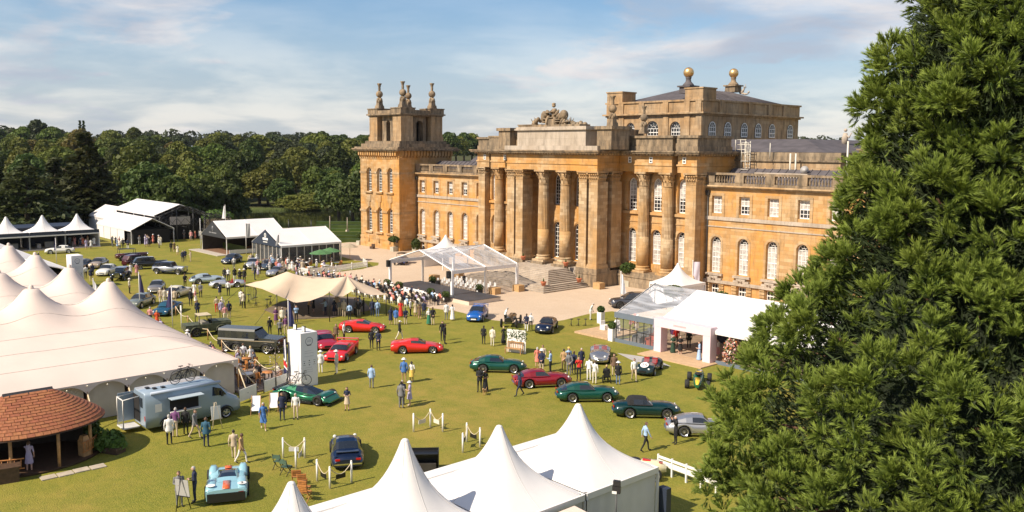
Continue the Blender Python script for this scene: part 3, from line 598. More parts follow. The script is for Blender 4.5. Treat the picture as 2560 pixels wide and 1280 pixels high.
c = MB(); c.box(HX0-.25,HX1+.25,HY0-.25,HY1+.25,22.4,22.62); c.box(HX0-.6,HX1+.6,HY0-.6,HY1+.6,22.62,22.85); c.box(HX0-.1,HX1+.1,HY0-.1,HY1+.1,22.85,24.4); c.box(HX0-.3,HX1+.3,HY0-.3,HY1+.3,24.4,24.65)
for x in (HX0, CXB-6.2, CXB-2.2, CXB+2.3, CXB+6.1, HX1-1.0): c.box(x-.02,x+.97,HY0-.28,HY0-.1,22.85,24.4)
for y in (106.2, 113.5, 118.8, 123): c.box(HX1+.1,HX1+.3,y-.5,y+.5,22.85,24.4)
for (xa, xb) in ((HX0-.1,HX0+3.0),(HX1-3.0,HX1+.1)): c.box(xa,xb,HY0-.1,HY0+3,24.65,26.1); c.box(xa-.12,xb+.12,HY0-.22,HY0+3.12,26.1,26.3)
part('clerestory_parapet', c, STONE_M)
r = MB(); zr0, zr1 = 24.5, 26.7
r.add([(HX0+.6,HY0+1.5,zr0),(HX1-.6,HY0+1.5,zr0),(HX1-.6,HY1-1,zr0),(HX0+.6,HY1-1,zr0),(CXB-1.2,HY0+8,zr1),(CXB+1.2,HY0+8,zr1),(CXB+1.2,HY1-8,zr1),(CXB-1.2,HY1-8,zr1)],
      [(0,1,5,4),(1,2,6,5),(2,3,7,6),(3,0,4,7),(4,5,6,7)])
for i in range(16): y = HY0+3+(HY1-HY0-6)*i/15; r.tube([(HX1-.7,y,zr0+.05),(CXB+1.3,lerp(HY0+8,HY1-8,i/15),zr1+.05)], .07, 4)
part('lead_roof', r, LEAD)
def gilt_ball(x, y, z, zt):
    b = MB(); b.obox((x,y,z), 1.9, 1.9, .9, 0, 0, .95); b.obox((x,y,z+.9), 2.3, 2.3, .22); b.lathe([(.9,0),(.75,.25),(.42,.6),(.36,1.0),(.46,1.15),(.4,1.28)], 12, (x,y,z+1.1)); o = part('ball_pedestal', b, STONE_G if y > 110 else LEAD)
    g = MB(); g.ball((x,y,z+2.3+.72), .76, 24, 16); g.build('gilt_ball', GOLD, o)
d1 = 104.0; gilt_ball(-78.9, 105.0, 25.7, 0); gilt_ball(-82.2, 121.2, 26.8, 0)
b = MB(); x, y, z = -81.2, 121.6, 26.6
b.tube([(x,y,z),(x+.9,y,z+.5),(x+1.3,y,z+1.2)], [.3,.35,.2], 6); b.ball((x+1.35,y,z+1.55), .25); b.tube([(x+1.2,y,z+1.0),(x+1.9,y,z+1.5),(x+1.6,y,z+2.3)], [.14,.1,.08], 5); b.tube([(x+.6,y,z),(x+1.8,y,z-.3),(x+2.6,y,z-.2)], [.3,.28,.15], 6); b.ball((x+2.7,y,z+.2), .3)
o = part('reclining_statue', b, STONE_W); o.location = (x*.4,y*.4,z*.4); o.scale = (.6,.6,.6)
# ---------------- lower ranges and roofs beside and behind
b = MB(); b.box(XR-1,XR+14,YM+7.2,YM+28,0,16.2); b.box(XL-14,XL+1,YM+9,YM+28,0,14.5); b.box(XL+1,XR-1,YM+7.01,YM+38,0,17.3); b.box(-50.2,-42,100.2,112,0,17.6); b.box(XL-2,-72,128,150,0,16); part('rear_range', b, STONE_M)
c = MB(); c.box(XR-1,XR+14.2,YM+7.0,YM+28,16.2,16.4); c.box(XR-1,XR+14.05,YM+7.15,YM+28,16.4,17.3); c.box(-50.4,-41.8,100,112,17.6,17.8); c.box(-50.0,-42.2,100.4,112,17.8,18.6); part('rear_parapet', c, STONE_G)
r = MB(); ya, yb = YM+7.6, YM+30
r.add([(XL+1,ya,17.32),(XR+12,ya,17.32),(XR+12,yb,17.32),(XL+1,yb,17.32),(XL+5,ya+6,18.95),(XR+6,ya+6,18.95),(XR+6,yb,18.95),(XL+5,yb,18.95)], [(0,1,5,4),(1,2,6,5),(3,0,4,7),(4,5,6,7)])
r.slab([(97,14.5),(104,14.5),(100.5,16.6)], 'x', -121, -110); part('lead_roof', r, LEAD)
for (x, y, z) in ((-55.0,106,17.4),(-50.2,104,18.0)):
    b = MB(); b.obox((x,y,z), .9, .9, .9, 0, 0, .9); b.tube([(x,y,z+.9),(x,y,z+1.7),(x+.05,y,z+2.4)], [.38,.42,.24], 8); b.ball((x+.05,y,z+2.75), .22); b.tube([(x+.1,y,z+2.2),(x+.6,y-.1,z+1.8),(x+.9,y-.1,z+2.4)], [.12,.09,.07], 5); part('roof_statue', b, STONE_W)
b = MB(); lx, ly = -60.4, 92.6                                       # roof ladder cage and pipes
for dx in (-.3, .3): b.tube([(lx+dx,ly,13.4),(lx+dx,ly,18.6)], .06, 5)
for i in range(12): b.tube([(lx-.3,ly,13.8+i*.4),(lx+.3,ly,13.8+i*.4)], .035, 4)
for z in (15.2,16.2,17.2,18.4): b.tube([(lx+.3,ly,z),(lx+.5,ly-.7,z),(lx-.5,ly-.7,z),(lx-.3,ly,z)], .045, 4)
for dx in (-.45, 0, .45): b.tube([(lx+dx,ly-.7,15.2),(lx+dx,ly-.7,18.4)], .035, 4)
for z in (17.6,18.2,18.8): b.tube([(lx-.3,ly,z),(lx-2.0,ly+.6,z)], .05, 4)
for dx in (-.6,-1.3,-2.0): b.tube([(lx+dx,ly+.3,17.4),(lx+dx,ly+.3,18.8)], .05, 4)
part('roof_ladder', b, M('pale_galvanised', (.6,.56,.48), .5, .1))
for x, y, za, zb_, q in ((-54.6,92.5,13.5,17.2,.1),(-53.9,92.5,13.5,17.2,.1),(-47.6,92.5,13.5,18.6,.1),(-57.5,92.8,16.5,18.4,.05)): b = MB(); b.tube([(x,y,za),(x,y,zb_)], q, 6); part('vent_pipe', b, M('pale_galvanised', (.6,.56,.48)))
b = MB(); b.lathe([(.05,0),(.5,.12),(.62,.24)], 14, (0,0,0)); o = part('satellite_dish', b, M('dish_grey', (.42,.40,.38), .5)); o.location = (-52.2,91.6,15.3); o.rotation_euler = (radians(70),0,radians(20)); o.scale = (.75,.75,.75)
b = MB(); b.box(-58.4,-51.5,91.0,91.9,13.5,14.9); part('roof_plant', b, STONE_W)
# ---------------- steps
ST = root('stone_steps', 'wide flight of pale stone steps rising to the palace portico', 'steps')
def flight(x0, x1, yf, yb, z0, n, rise, tread, nm='step'):
    for i in range(n):
        k = i*tread; b = MB(); b.box(x0+k,x1-k,yf+k,yb,z0+rise*i,z0+rise*(i+1)-.045); b.box(x0+k-.03,x1-k+.03,yf+k-.03,yb,z0+rise*(i+1)-.045,z0+rise*(i+1)); b.build(nm, STONE_W, ST)
flight(CXB-8.9, CXB+7.65, 72.9, 81.0, 0, 4, .165, .36)
flight(CXB-6.6, CXB+5.95, 75.3, 81.2, .66, 8, .165, .33)
b = MB(); b.box(CXB-4.4,CXB+3.4,78.0,81.25,1.98,2.02); b.build('landing', STONE_W, ST)
# ================================================================== woodland and planting
import numpy as np
def leafmat(name, a, bcol, rnd=.5, trans=.25):
    m = bpy.data.materials.new(name); MATS[name] = m; m.use_nodes = True; t = m.node_tree; p = t.nodes['Principled BSDF']; L = t.links
    p.inputs['Roughness'].default_value = .6; p.inputs['Specular IOR Level'].default_value = .25
    g = N('ShaderNodeNewGeometry', t); n = N('ShaderNodeTexNoise', t); n.inputs['Scale'].default_value = .35; n.inputs['Detail'].default_value = 5; L.new(g.outputs['Position'], n.inputs['Vector'])
    r = N('ShaderNodeMapRange', t); r.inputs[1].default_value = .33; r.inputs[2].default_value = .68; L.new(n.outputs[0], r.inputs[0])
    x = N('ShaderNodeMix', t, data_type='RGBA'); L.new(r.outputs[0], x.inputs[0]); x.inputs[6].default_value = (*a, 1); x.inputs[7].default_value = (*bcol, 1)
    oi = N('ShaderNodeObjectInfo', t); h = N('ShaderNodeHueSaturation', t); L.new(x.outputs[2], h.inputs['Color'])
    L.new(MA('MULTIPLY_ADD', oi.outputs['Random'], .07*rnd, .5-.035*rnd, t), h.inputs['Hue']); L.new(MA('MULTIPLY_ADD', oi.outputs['Random'], rnd, 1-rnd*.5, t), h.inputs['Value'])
    L.new(h.outputs[0], p.inputs['Base Color'])
    if trans:
        o = t.nodes['Material Output']; tl = N('ShaderNodeBsdfTranslucent', t); L.new(h.outputs[0], tl.inputs[0]); mxs = N('ShaderNodeMixShader', t); mxs.inputs[0].default_value = trans
        L.new(p.outputs[0], mxs.inputs[1]); L.new(tl.outputs[0], mxs.inputs[2]); L.new(mxs.outputs[0], o.inputs[0])
    return m
LEAF = [leafmat('leaf_oak', (.070,.105,.016), (.125,.150,.028)), leafmat('leaf_dark', (.042,.070,.014), (.085,.112,.024)), leafmat('leaf_olive', (.105,.125,.020), (.170,.175,.034)),
        leafmat('leaf_autumn', (.115,.105,.020), (.160,.120,.028)), leafmat('leaf_bluegreen', (.040,.058,.024), (.070,.088,.036))]
CEDAR = leafmat('cedar_needles', (.028,.042,.014), (.075,.080,.026)); BOX = leafmat('box_leaf', (.050,.085,.016), (.085,.120,.026), .3)
BARK = M('bark', (.075,.055,.038), .9, .3, 4, .2); BARKC = M('conifer_bark', (.10,.05,.03), .9, .3, 4, .2)
def np_mesh(name, V, nper, mats):
    """V: (faces*nper, 3) separate polygons of nper corners"""
    V = np.asarray(V, dtype=np.float32).reshape(-1, 3); nf = len(V)//nper
    me = bpy.data.meshes.new(name); me.vertices.add(len(V)); me.vertices.foreach_set('co', V.ravel()); me.loops.add(len(V)); me.loops.foreach_set('vertex_index', np.arange(len(V), dtype=np.int32))
    me.polygons.add(nf); me.polygons.foreach_set('loop_start', np.arange(0, len(V), nper, dtype=np.int32)); me.polygons.foreach_set('loop_total', np.full(nf, nper, dtype=np.int32))
    me.update(calc_edges=True); me.validate()
    for m in mats: me.materials.append(m)
    return me
def leaf_quads(P, Nn, size, rng, jit=.8):
    """leaf-clump quads at points P facing roughly along Nn"""
    n = len(P); d = Nn+rng.normal(0, jit, (n, 3)); d /= np.linalg.norm(d, axis=1)[:, None]+1e-9
    r = rng.normal(0, 1, (n, 3)); a = np.cross(d, r); a /= np.linalg.norm(a, axis=1)[:, None]+1e-9; c = np.cross(d, a)
    s = (size*rng.uniform(.55, 1.3, (n, 1))); w = s*rng.uniform(.5, .9, (n, 1))
    q = np.stack([P-a*s, P-c*w+d*s*.15, P+a*s, P+c*w+d*s*.15], 1); return q.reshape(-1, 3)
def crown_mesh(name, seed, H, R, nl, nq, size, z0=.22, shape='oak', mat=0):
    rng = np.random.default_rng(seed); P = []; Nn = []
    for i in range(nl):
        t = (i+.5)/nl; z = H*(z0+(1-z0)*(.12+.80*t))
        if shape == 'oak': rr = R*sin(min(1, t*.86+.16)*pi)**.6
        elif shape == 'tall': rr = R*(1-t)**.5*.9
        else: rr = R*(.25+.75*(1-t))
        ang = i*2.399+rng.uniform(-.5, .5); off = rr*rng.uniform(.35, .78); c = np.array([cos(ang)*off, sin(ang)*off, z]); lr = R*rng.uniform(.30, .52)*(.75+.5*(1-t))
        k = int(nq/nl); u = rng.normal(0, 1, (k, 3)); u /= np.linalg.norm(u, axis=1)[:, None]; u[:, 2] = np.where(u[:, 2] < -.35, -u[:, 2]*.6, u[:, 2])
        bump = 1+.16*np.sin(u[:, 0]*7+i)*np.cos(u[:, 1]*6+2*i)+rng.normal(0, .05, k)
        p = c+u*(lr*bump)[:, None]*np.array([1, 1, .78]); P.append(p); Nn.append(u)
    P = np.concatenate(P); Nn = np.concatenate(Nn); return np_mesh(name, leaf_quads(P, Nn, size, rng), 4, [LEAF[0]])
def trunk_mesh(H, r, seed, mat):
    rg = random.Random(seed); b = MB(); b.tube([(0,0,-.5),(rg.uniform(-.1,.1),0,H*.25),(rg.uniform(-.3,.3),rg.uniform(-.3,.3),H*.55),(0,0,H*.8)], [r*1.3, r, r*.7, r*.2], 8)
    for k in range(6):
        a = k*2.4; z = H*(.28+.07*k); b.tube([(0,0,z),(cos(a)*H*.12,sin(a)*H*.12,z+H*.09),(cos(a)*H*.24,sin(a)*H*.24,z+H*.16)], [r*.5, r*.32, r*.1], 6)
    me = b.mesh('trunk'); me.materials.append(mat); return me
CROWNS = [crown_mesh('crown', 11+i, 17, 6.2+.6*(i % 3), 22, 5200, .62, .16, ['oak','oak','oak','tall','oak','oak'][i]) for i in range(6)]
TRUNKS = [trunk_mesh(17, .5, 5+i, BARK) for i in range(2)]
rt_ = random.Random(21)
def tree(px, dist, hscale, wscale, kind, name, label, group, var=None, cat='tree', zoff=0):
    x, y = pol(px, dist); z = terrain(hypot(x, y), atan2(y, x) % (2*pi))+zoff
    r = root(name, label, cat, (x, y, z), rt_.uniform(0, 6.28), group); s = (wscale, wscale, hscale)
    t = put('trunk', rt_.choice(TRUNKS), r); t.scale = s
    c = put('crown', CROWNS[rt_.randrange(6) if var is None else var], r); c.scale = s
    c.material_slots[0].link = 'OBJECT'; c.material_slots[0].material = LEAF[kind]
    return r
KN = [('green_tree','mid green broadleaf tree in the wood beyond the lake'), ('dark_tree','dark green tree in the wood beyond the lake'), ('olive_tree','olive green tree in the wood beyond the lake'),
      ('turning_tree','bronze turning tree in the wood beyond the lake'), ('bluish_tree','dull bluish green tree in the wood beyond the lake')]
for d, n, hs in ((346,14,.92), (378,14,1.0), (415,14,1.02), (460,14,1.02), (512,14,1.0), (575,15,1.0), (650,15,1.02), (745,16,1.08)):
    for i in range(n):
        px = -60+1000*(i+rt_.uniform(.1,.9))/n; dd = d+rt_.uniform(-14, 14)
        if 560 < px < 860 and d < 350: dd = rt_.uniform(352, 362)
        k = rt_.choices((0,1,2,3,4), (5,4,4,1,3 if d > 450 else 1))[0]; w = rt_.uniform(.72, 1.25)*(1+(d-340)/1000)
        tree(px, dd, hs*rt_.uniform(.78, 1.18), w, k, KN[k][0], KN[k][1], 'woodland trees beyond the lake: '+KN[k][0].replace('_', ' '))
for i in range(7): tree(1120+i*20, 640+rt_.uniform(-40,60), 1.15*rt_.uniform(.9,1.1), 1.3, 1+i % 2, 'far_tree', 'dark tree seen over the left wing roof', 'trees seen over the left wing')
for px, d, hs, ws, k, v in ((845,300,.9,1.0,1,1), (880,285,.85,.95,1,4), (905,300,1.0,1.0,1,0), (735,338,.35,1.0,2,2), (790,335,.42,1.2,2,4), (765,330,.30,.9,2,5), (700,345,.7,1.0,1,0)):
    tree(px, d, hs, ws, k, 'lakeside_tree', 'bushy tree on the far lake shore left of the tower', 'lake shore trees', v)
for px, d, hs, ws, k, v, l in ((300,225,.42,.85,2,2,'low yellow green tree behind the white hall roof'), (225,222,.40,.8,2,4,'low yellow green tree behind the row of pagoda tents'), (430,250,.95,1.0,1,1,'dark tree behind the truss framed hall'),
                              (500,255,.9,1.0,1,0,'dark tree just right of the truss framed hall'), (365,262,1.15,1.1,1,5,'tall dark tree behind the white hall ridge'), (560,262,.85,.9,1,4,'dark tree at the left end of the lake'), (330,300,1.3,1.2,0,2,'tall green tree between cedar and white hall')):
    tree(px, d, hs, ws, k, 'shade_tree', l, 'trees just behind the tents', v)
for px, d, hs, k in ((97,700,1.6,4), (60,700,1.3,0), (130,690,1.35,0)): tree(px, d, hs, 1.5, k, 'hilltop_tree', 'tall pale tree standing above the wood at far left', 'tall trees on the skyline', 0)
# two poplars on the skyline, a bare-topped tree further right
pm = crown_mesh('crown', 77, 20, 1.7, 16, 2200, .5, .1, 'tall')
for px in (203, 212):
    x, y = pol(px, 760); r = root('poplar', 'one of two thin dark poplars on the skyline', 'tree', (x, y, terrain(760, atan2(y, x))+7), 0, 'skyline poplars'); put('trunk', TRUNKS[0], r).scale = (.5,.5,1); c = put('crown', pm, r); c.material_slots[0].link = 'OBJECT'; c.material_slots[0].material = LEAF[1]
# cedars at the left: tiers of flat needle plates
def cedar_mesh(seed, H, R, tiers, spread):
    rng = np.random.default_rng(seed); P = []; Nn = []
    for i in range(tiers):
        t = i/(tiers-1); z = H*(.10+.88*t); rr = R*((1-t)**.75 if spread else max(.12, (1-t)**.85))+.5
        for k in range(7 if t < .8 else 4):
            a = 2*pi*k/7+i*1.3+rng.uniform(-.3, .3); L = rr*rng.uniform(.75, 1.1); n = int(60*L/R)+12
            s = rng.uniform(.25, 1, n)**.7; w = rng.normal(0, .16, n)*L*s**.5; p = np.stack([cos(a)*s*L-sin(a)*w, sin(a)*s*L+cos(a)*w, z-s**2*L*.10+rng.normal(0, .22, n)+.25], 1)
            P.append(p); Nn.append(np.tile([0, 0, 1.0], (n, 1)))
    return np_mesh('crown', leaf_quads(np.concatenate(P), np.concatenate(Nn), .62, rng, .45), 4, [CEDAR])
cm1, cm2 = cedar_mesh(3, 22, 9.5, 22, False), cedar_mesh(9, 15, 11, 13, True)
for (px, d, me, hs, ws, l) in ((215,215,cm1,1.05,1.0,'tall dark layered cedar behind the pagoda row'), (60,205,cm2,1.0,1.0,'wide spreading cedar behind the leftmost pagoda'), (-30,230,cm1,.95,1.1,'dark cedar at the left edge of the picture'), (135,235,cm1,.95,1.1,'dark cedar between spreading cedar and tall cedar')):
    x, y = pol(px, d); r = root('cedar_tree', l, 'tree', (x, y, terrain(d)), px); put('trunk', trunk_mesh(22 if me == cm1 else 15, .55, px, BARK), r); c = put('crown', me, r); c.scale = (ws, ws, hs)
# far wood: one mass to the horizon
rng = np.random.default_rng(5); V = []
for i in range(420):
    px = rng.uniform(-120, 2600); d = rng.uniform(800, 1500); x, y = pol(px, d); z = terrain(d, atan2(y, x) % (2*pi)); R = rng.uniform(7, 11); n = 70
    u = rng.normal(0, 1, (n, 3)); u /= np.linalg.norm(u, axis=1)[:, None]; u[:, 2] = abs(u[:, 2]); V.append(leaf_quads(np.array([x, y, z+rng.uniform(4, 9)])+u*R*np.array([1, 1, .95]), u, 2.0, rng, .6))
put('far_wood', np_mesh('far_wood', np.concatenate(V), 4, [LEAF[4]]), label='far dark wood along the horizon', category='wood', kind='stuff')
# reeds along the far bank
V = []
for i in range(1500):
    px = rng.uniform(585, 800); d = rng.uniform(331, 337); x, y = pol(px, d); h = rng.uniform(.5, 1.1); w = .12; V += [(x-w, y-w, -5.8), (x+w, y+w, -5.8), (x+rng.uniform(-.4, .4), y, -5.6+h)]
put('reeds', np_mesh('reeds', V, 3, [M('reed_leaf', (.09,.12,.025), .8, .3, .5)]), label='bright green reeds along the far lake bank', category='reeds', kind='stuff')
# ------------------------------------------------------------------ the great conifer in the right foreground
def needle_mat():
    m = bpy.data.materials.new('sequoia_foliage'); MATS['sequoia_foliage'] = m; m.use_nodes = True; t = m.node_tree; p = t.nodes['Principled BSDF']; L = t.links; p.inputs['Roughness'].default_value = .55; p.inputs['Specular IOR Level'].default_value = .3
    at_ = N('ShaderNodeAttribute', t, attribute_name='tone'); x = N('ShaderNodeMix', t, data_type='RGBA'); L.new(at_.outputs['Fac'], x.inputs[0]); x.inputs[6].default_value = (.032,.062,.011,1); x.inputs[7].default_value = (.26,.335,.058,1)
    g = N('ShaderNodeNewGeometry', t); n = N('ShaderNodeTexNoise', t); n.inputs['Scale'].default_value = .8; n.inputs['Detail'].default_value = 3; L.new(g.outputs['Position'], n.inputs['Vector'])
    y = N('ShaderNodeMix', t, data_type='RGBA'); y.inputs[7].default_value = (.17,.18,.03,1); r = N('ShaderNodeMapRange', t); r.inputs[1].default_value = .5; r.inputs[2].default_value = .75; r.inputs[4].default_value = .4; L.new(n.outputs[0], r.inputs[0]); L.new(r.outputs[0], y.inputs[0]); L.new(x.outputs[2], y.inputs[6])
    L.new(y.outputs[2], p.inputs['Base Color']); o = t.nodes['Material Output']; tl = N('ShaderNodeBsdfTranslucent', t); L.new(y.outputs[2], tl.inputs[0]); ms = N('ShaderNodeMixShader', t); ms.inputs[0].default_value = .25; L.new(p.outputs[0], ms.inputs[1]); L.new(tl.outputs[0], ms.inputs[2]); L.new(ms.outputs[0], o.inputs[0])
    return m
SEQ = needle_mat()
def conifer(px, dist, H, prof, seed, nclump):
    """a dark core, and dense rounded boughs of plumes: each plume a spray of thin upturned needle blades"""
    rng = np.random.default_rng(seed); x0, y0 = pol(px, dist); r = root('conifer', 'huge dense green conifer filling the right foreground', 'tree', (x0, y0, 0))
    b = MB(); b.tube([(0,0,-.3),(0,0,H*.3),(0,0,H*.7),(0,0,H*.98)], [.9,.7,.35,.05], 10)
    T = []; Tone = []; cam_a = atan2(-y0, -x0); pts = []; UP = np.array([0, 0, 1.0]); tries = 0
    while len(pts) < nclump and tries < 14000:                        # big boughs, kept apart so that dark gaps stay between them
        tries += 1; z = H*rng.uniform(0.0, .99); R = interp(prof, z)
        if rng.uniform() > R/6.5+.30: continue
        a = cam_a+rng.uniform(-pi*.60, pi*.60); br = (.55+.85*min(1, R/5.5))*rng.uniform(.72, 1.30); L = R+rng.uniform(-.45, .40)*br; p = np.array([cos(a)*L, sin(a)*L, z])
        if any(np.dot(p-q, p-q) < (.67*(br+c2))**2 for q, c2, _ in pts): continue
        pts.append((p, br, a))
    for j, (p, br, a) in enumerate(pts):
        o = np.array([cos(a), sin(a), 0]); hub = p-o*br*.7-UP*br*.3; bt = rng.uniform(-.06, .12)
        b.tube([(0,0,max(.2, p[2]-.9)),tuple(p*.55+np.array([0,0,p[2]*.45-.9])),tuple(hub)], [.10,.07,.03], 5)
        for q in range(int(9*br*br)+5):                               # tufts over the outer and upper side of the bough
            tv = rng.normal(0, 1, 3)*np.array([1, 1, .85])+o*.75+UP*.55; tv /= np.linalg.norm(tv); tc = hub+tv*br*rng.uniform(.72, 1.05); tr = rng.uniform(.34, .56); tt = rng.uniform(-.1, .2)
            npl = 22; dv = rng.normal(0, 1, (npl, 3))*.8+tv*.6+UP*.75; dv /= np.linalg.norm(dv, axis=1)[:, None]
            for d in dv:
                nb = 28; Lp = rng.uniform(.22, .42); st = tc+d*tr*rng.uniform(.15, .55); f = rng.uniform(0, 1, nb)**.8; st_ = st+np.outer(f*Lp*.8, d); k = rng.normal(0, 1, (nb, 3)); k -= np.outer(k@d, d); k /= np.linalg.norm(k, axis=1)[:, None]
                dirs = d+k*rng.uniform(.2, .6, (nb, 1)); dirs /= np.linalg.norm(dirs, axis=1)[:, None]; ln = rng.uniform(.11, .22, (nb, 1))*(1.15-.45*f[:, None]); w = np.cross(dirs, rng.normal(0, 1, (nb, 3))); w /= np.linalg.norm(w, axis=1)[:, None]; w *= .0125
                T.append(np.stack([st_-w, st_+w, st_+dirs*ln], 1).reshape(-1, 3)); Tone.append(np.repeat(np.clip(bt+tt-.05+.65*f+rng.uniform(-.05, .2)+.3*max(0, d@(o*.4+UP*.85)), 0, 1), 3))  # tone paints upward and outward plumes lighter, as if lit; tips paler too
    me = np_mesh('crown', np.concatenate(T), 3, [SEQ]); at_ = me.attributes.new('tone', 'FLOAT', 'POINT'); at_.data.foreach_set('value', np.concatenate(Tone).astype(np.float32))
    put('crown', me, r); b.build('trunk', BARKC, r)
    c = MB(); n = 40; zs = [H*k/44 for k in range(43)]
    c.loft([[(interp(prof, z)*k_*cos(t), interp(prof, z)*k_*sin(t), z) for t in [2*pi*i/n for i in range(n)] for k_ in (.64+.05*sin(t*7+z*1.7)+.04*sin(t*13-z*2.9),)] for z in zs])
    n = 60000; zz_ = H*rng.uniform(0, .97, n); an = cam_a+rng.uniform(-pi*.62, pi*.62, n); rad = np.interp(zz_, [q[0] for q in prof], [q[1] for q in prof])*rng.uniform(.62, .90, n); P = np.stack([np.cos(an)*rad, np.sin(an)*rad, zz_], 1)
    dr = np.stack([np.cos(an), np.sin(an), np.full(n, .7)], 1)+rng.normal(0, .5, (n, 3)); dr /= np.linalg.norm(dr, axis=1)[:, None]; w = np.cross(dr, rng.normal(0, 1, (n, 3))); w /= np.linalg.norm(w, axis=1)[:, None]
    put('inner_twigs', np_mesh('inner_twigs', np.stack([P-w*.03, P+w*.03, P+dr*rng.uniform(.2, .5, (n, 1))], 1).reshape(-1, 3), 3, [M('shade_toned_needles', (.030,.048,.012), .8, .5, 2)]), r, kind='stuff')  # darker needles carry the crown's inner shade in their colour
    c.build('shade_core', M('painted_gap_shade', (.012,.020,.006), .95, .4, 3, .6), r)  # near-black core painted as the shade in gaps between boughs
    return r
PROF = [(0,6.0),(7,6.3),(10.9,5.9),(12.7,5.0),(13.9,4.2),(16.2,3.4),(17.2,3.0),(19.8,2.65),(22.2,1.6),(26,.8),(30,.2)]
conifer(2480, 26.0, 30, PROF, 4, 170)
# ================================================================== tents and pavilions
BUNT = M('dark_blue_fabric', (.035,.03,.09), .8, .1, 2)
def rect_ring(c, wx, wy, r, n, z, sq):
    """ring of n points between circle (sq=0) and rectangle (sq=1)"""
    P = []
    for k in range(n):
        a = 2*pi*(k+.5)/n; ca, sa = cos(a), sin(a); m = 1/max(abs(ca), abs(sa)); q = lerp(1, m, sq); P.append((c[0]+ca*q*wx/2*r, c[1]+sa*q*wy/2*r, z))
    return P
def pagoda(name, label, cx, cy, wx, wy, eave, peak, group=None, mat=PVC, walls='', wallm=None, trim=None, posts=True):
    r = root(name, label, 'tent', (cx, cy, 0), 0, group); b = MB(); rings = []
    for j in range(15):
        t = 1-j/14*.945; f = (.40*(1-t)+.60*(1-t)**2.7)/.893; rings.append(rect_ring((0,0), wx, wy, t, 48, eave+(peak-eave)*f, smooth(.15, .9, t)))
    b.loft(rings, 0, True, True, False); b.lathe([(.155,-.06),(.15,0),(.12,.05),(.05,.08)], 12, (0,0,peak-.0)); rf = b.build('roof', mat, r); sm_ = MB()
    for k in (5, 17, 29, 41, 11, 23, 35, 47): sm_.tube([Vector(q[k])+Vector((0,0,.004)) for q in rings], .012, 4, caps=False)
    sm_.build('seams', M('seam_grey', (.52,.50,.48), .7, 0), r, kind='stuff')
    e = MB(); hx, hy = wx/2, wy/2
    for s in (-1, 1): e.box(-hx-.02,hx+.02,s*hy-.05,s*hy+.05,eave-.26,eave+.02); e.box(s*hx-.05,s*hx+.05,-hy+.05,hy-.05,eave-.26,eave+.02)
    e.build('eave_beam', trim or WFRAME, r)
    if posts:
        for sx in (-1, 1):
            for sy in (-1, 1): p = MB(); p.box(sx*hx-.06,sx*hx+.06,sy*hy-.06,sy*hy+.06,0,eave-.26); p.build('post', WFRAME, r)
    w = wallm or PVCW
    for c in walls:
        p = MB(); k = 14
        fn = {'E': lambda u, v: (hx-.09+.03*sin(u*40), lerp(-hy+.08, hy-.08, u), lerp(.02, eave-.2, v)), 'W': lambda u, v: (-hx+.09, lerp(-hy+.08, hy-.08, u), lerp(.02, eave-.2, v)),
              'N': lambda u, v: (lerp(-hx+.08, hx-.08, u), hy-.09+.03*sin(u*40), lerp(.02, eave-.2, v)), 'S': lambda u, v: (lerp(-hx+.08, hx-.08, u), -hy+.09, lerp(.02, eave-.2, v))}[c]
        p.grid(fn, 24, 4); p.build('wall_panel', w, r)
    return r
# four pagodas in the foreground
LB = ['white pagoda tent with a grey side wall, nearest the great conifer', 'white pagoda tent in the foreground row, second from the conifer', 'white pagoda tent in the foreground row below the black counter', 'white pagoda tent at the bottom edge, its tip below the wooden chairs']
for i, y in enumerate((29.5, 24.5, 19.5, 14.5)): pagoda('pagoda_tent', LB[i], -28.1, y, 5.8, 4.96, 2.5, 5.35 if i != 2 else 5.85, 'white pagoda tents in the foreground', walls='EN' if i == 0 else 'E')
b = MB(); b.box(-31.6,-31.15,12,31.9,2.32,2.52); b.box(-31.75,-31.05,12,31.9,2.52,2.58); b.build('gutter_beam', WFRAME, label='long white gutter beam behind the foreground pagodas', category='beam')
a_ = root('flat_awning', 'pale peach flat awning at the bottom edge below the white pagodas', 'awning', (-22.6,23.6,0)); b = MB(); b.add([(-2.3,-4,2.25),(2.3,-4,2.0),(2.3,2.4,2.0),(-2.3,2.4,2.3),(-2.3,-4,2.31),(2.3,-4,2.06),(2.3,2.4,2.06),(-2.3,2.4,2.36)], [(0,1,2,3),(7,6,5,4),(0,4,5,1),(1,5,6,2),(2,6,7,3),(3,7,4,0)]); b.build('roof', M('peach_canvas', (.72,.58,.49), .7, .04), a_)
for x in (-2.2, 2.2):
    for y in (-3.9, 2.3): p = MB(); p.box(x-.05,x+.05,y-.05,y+.05,0,2.1); p.build('post', ALU, a_)
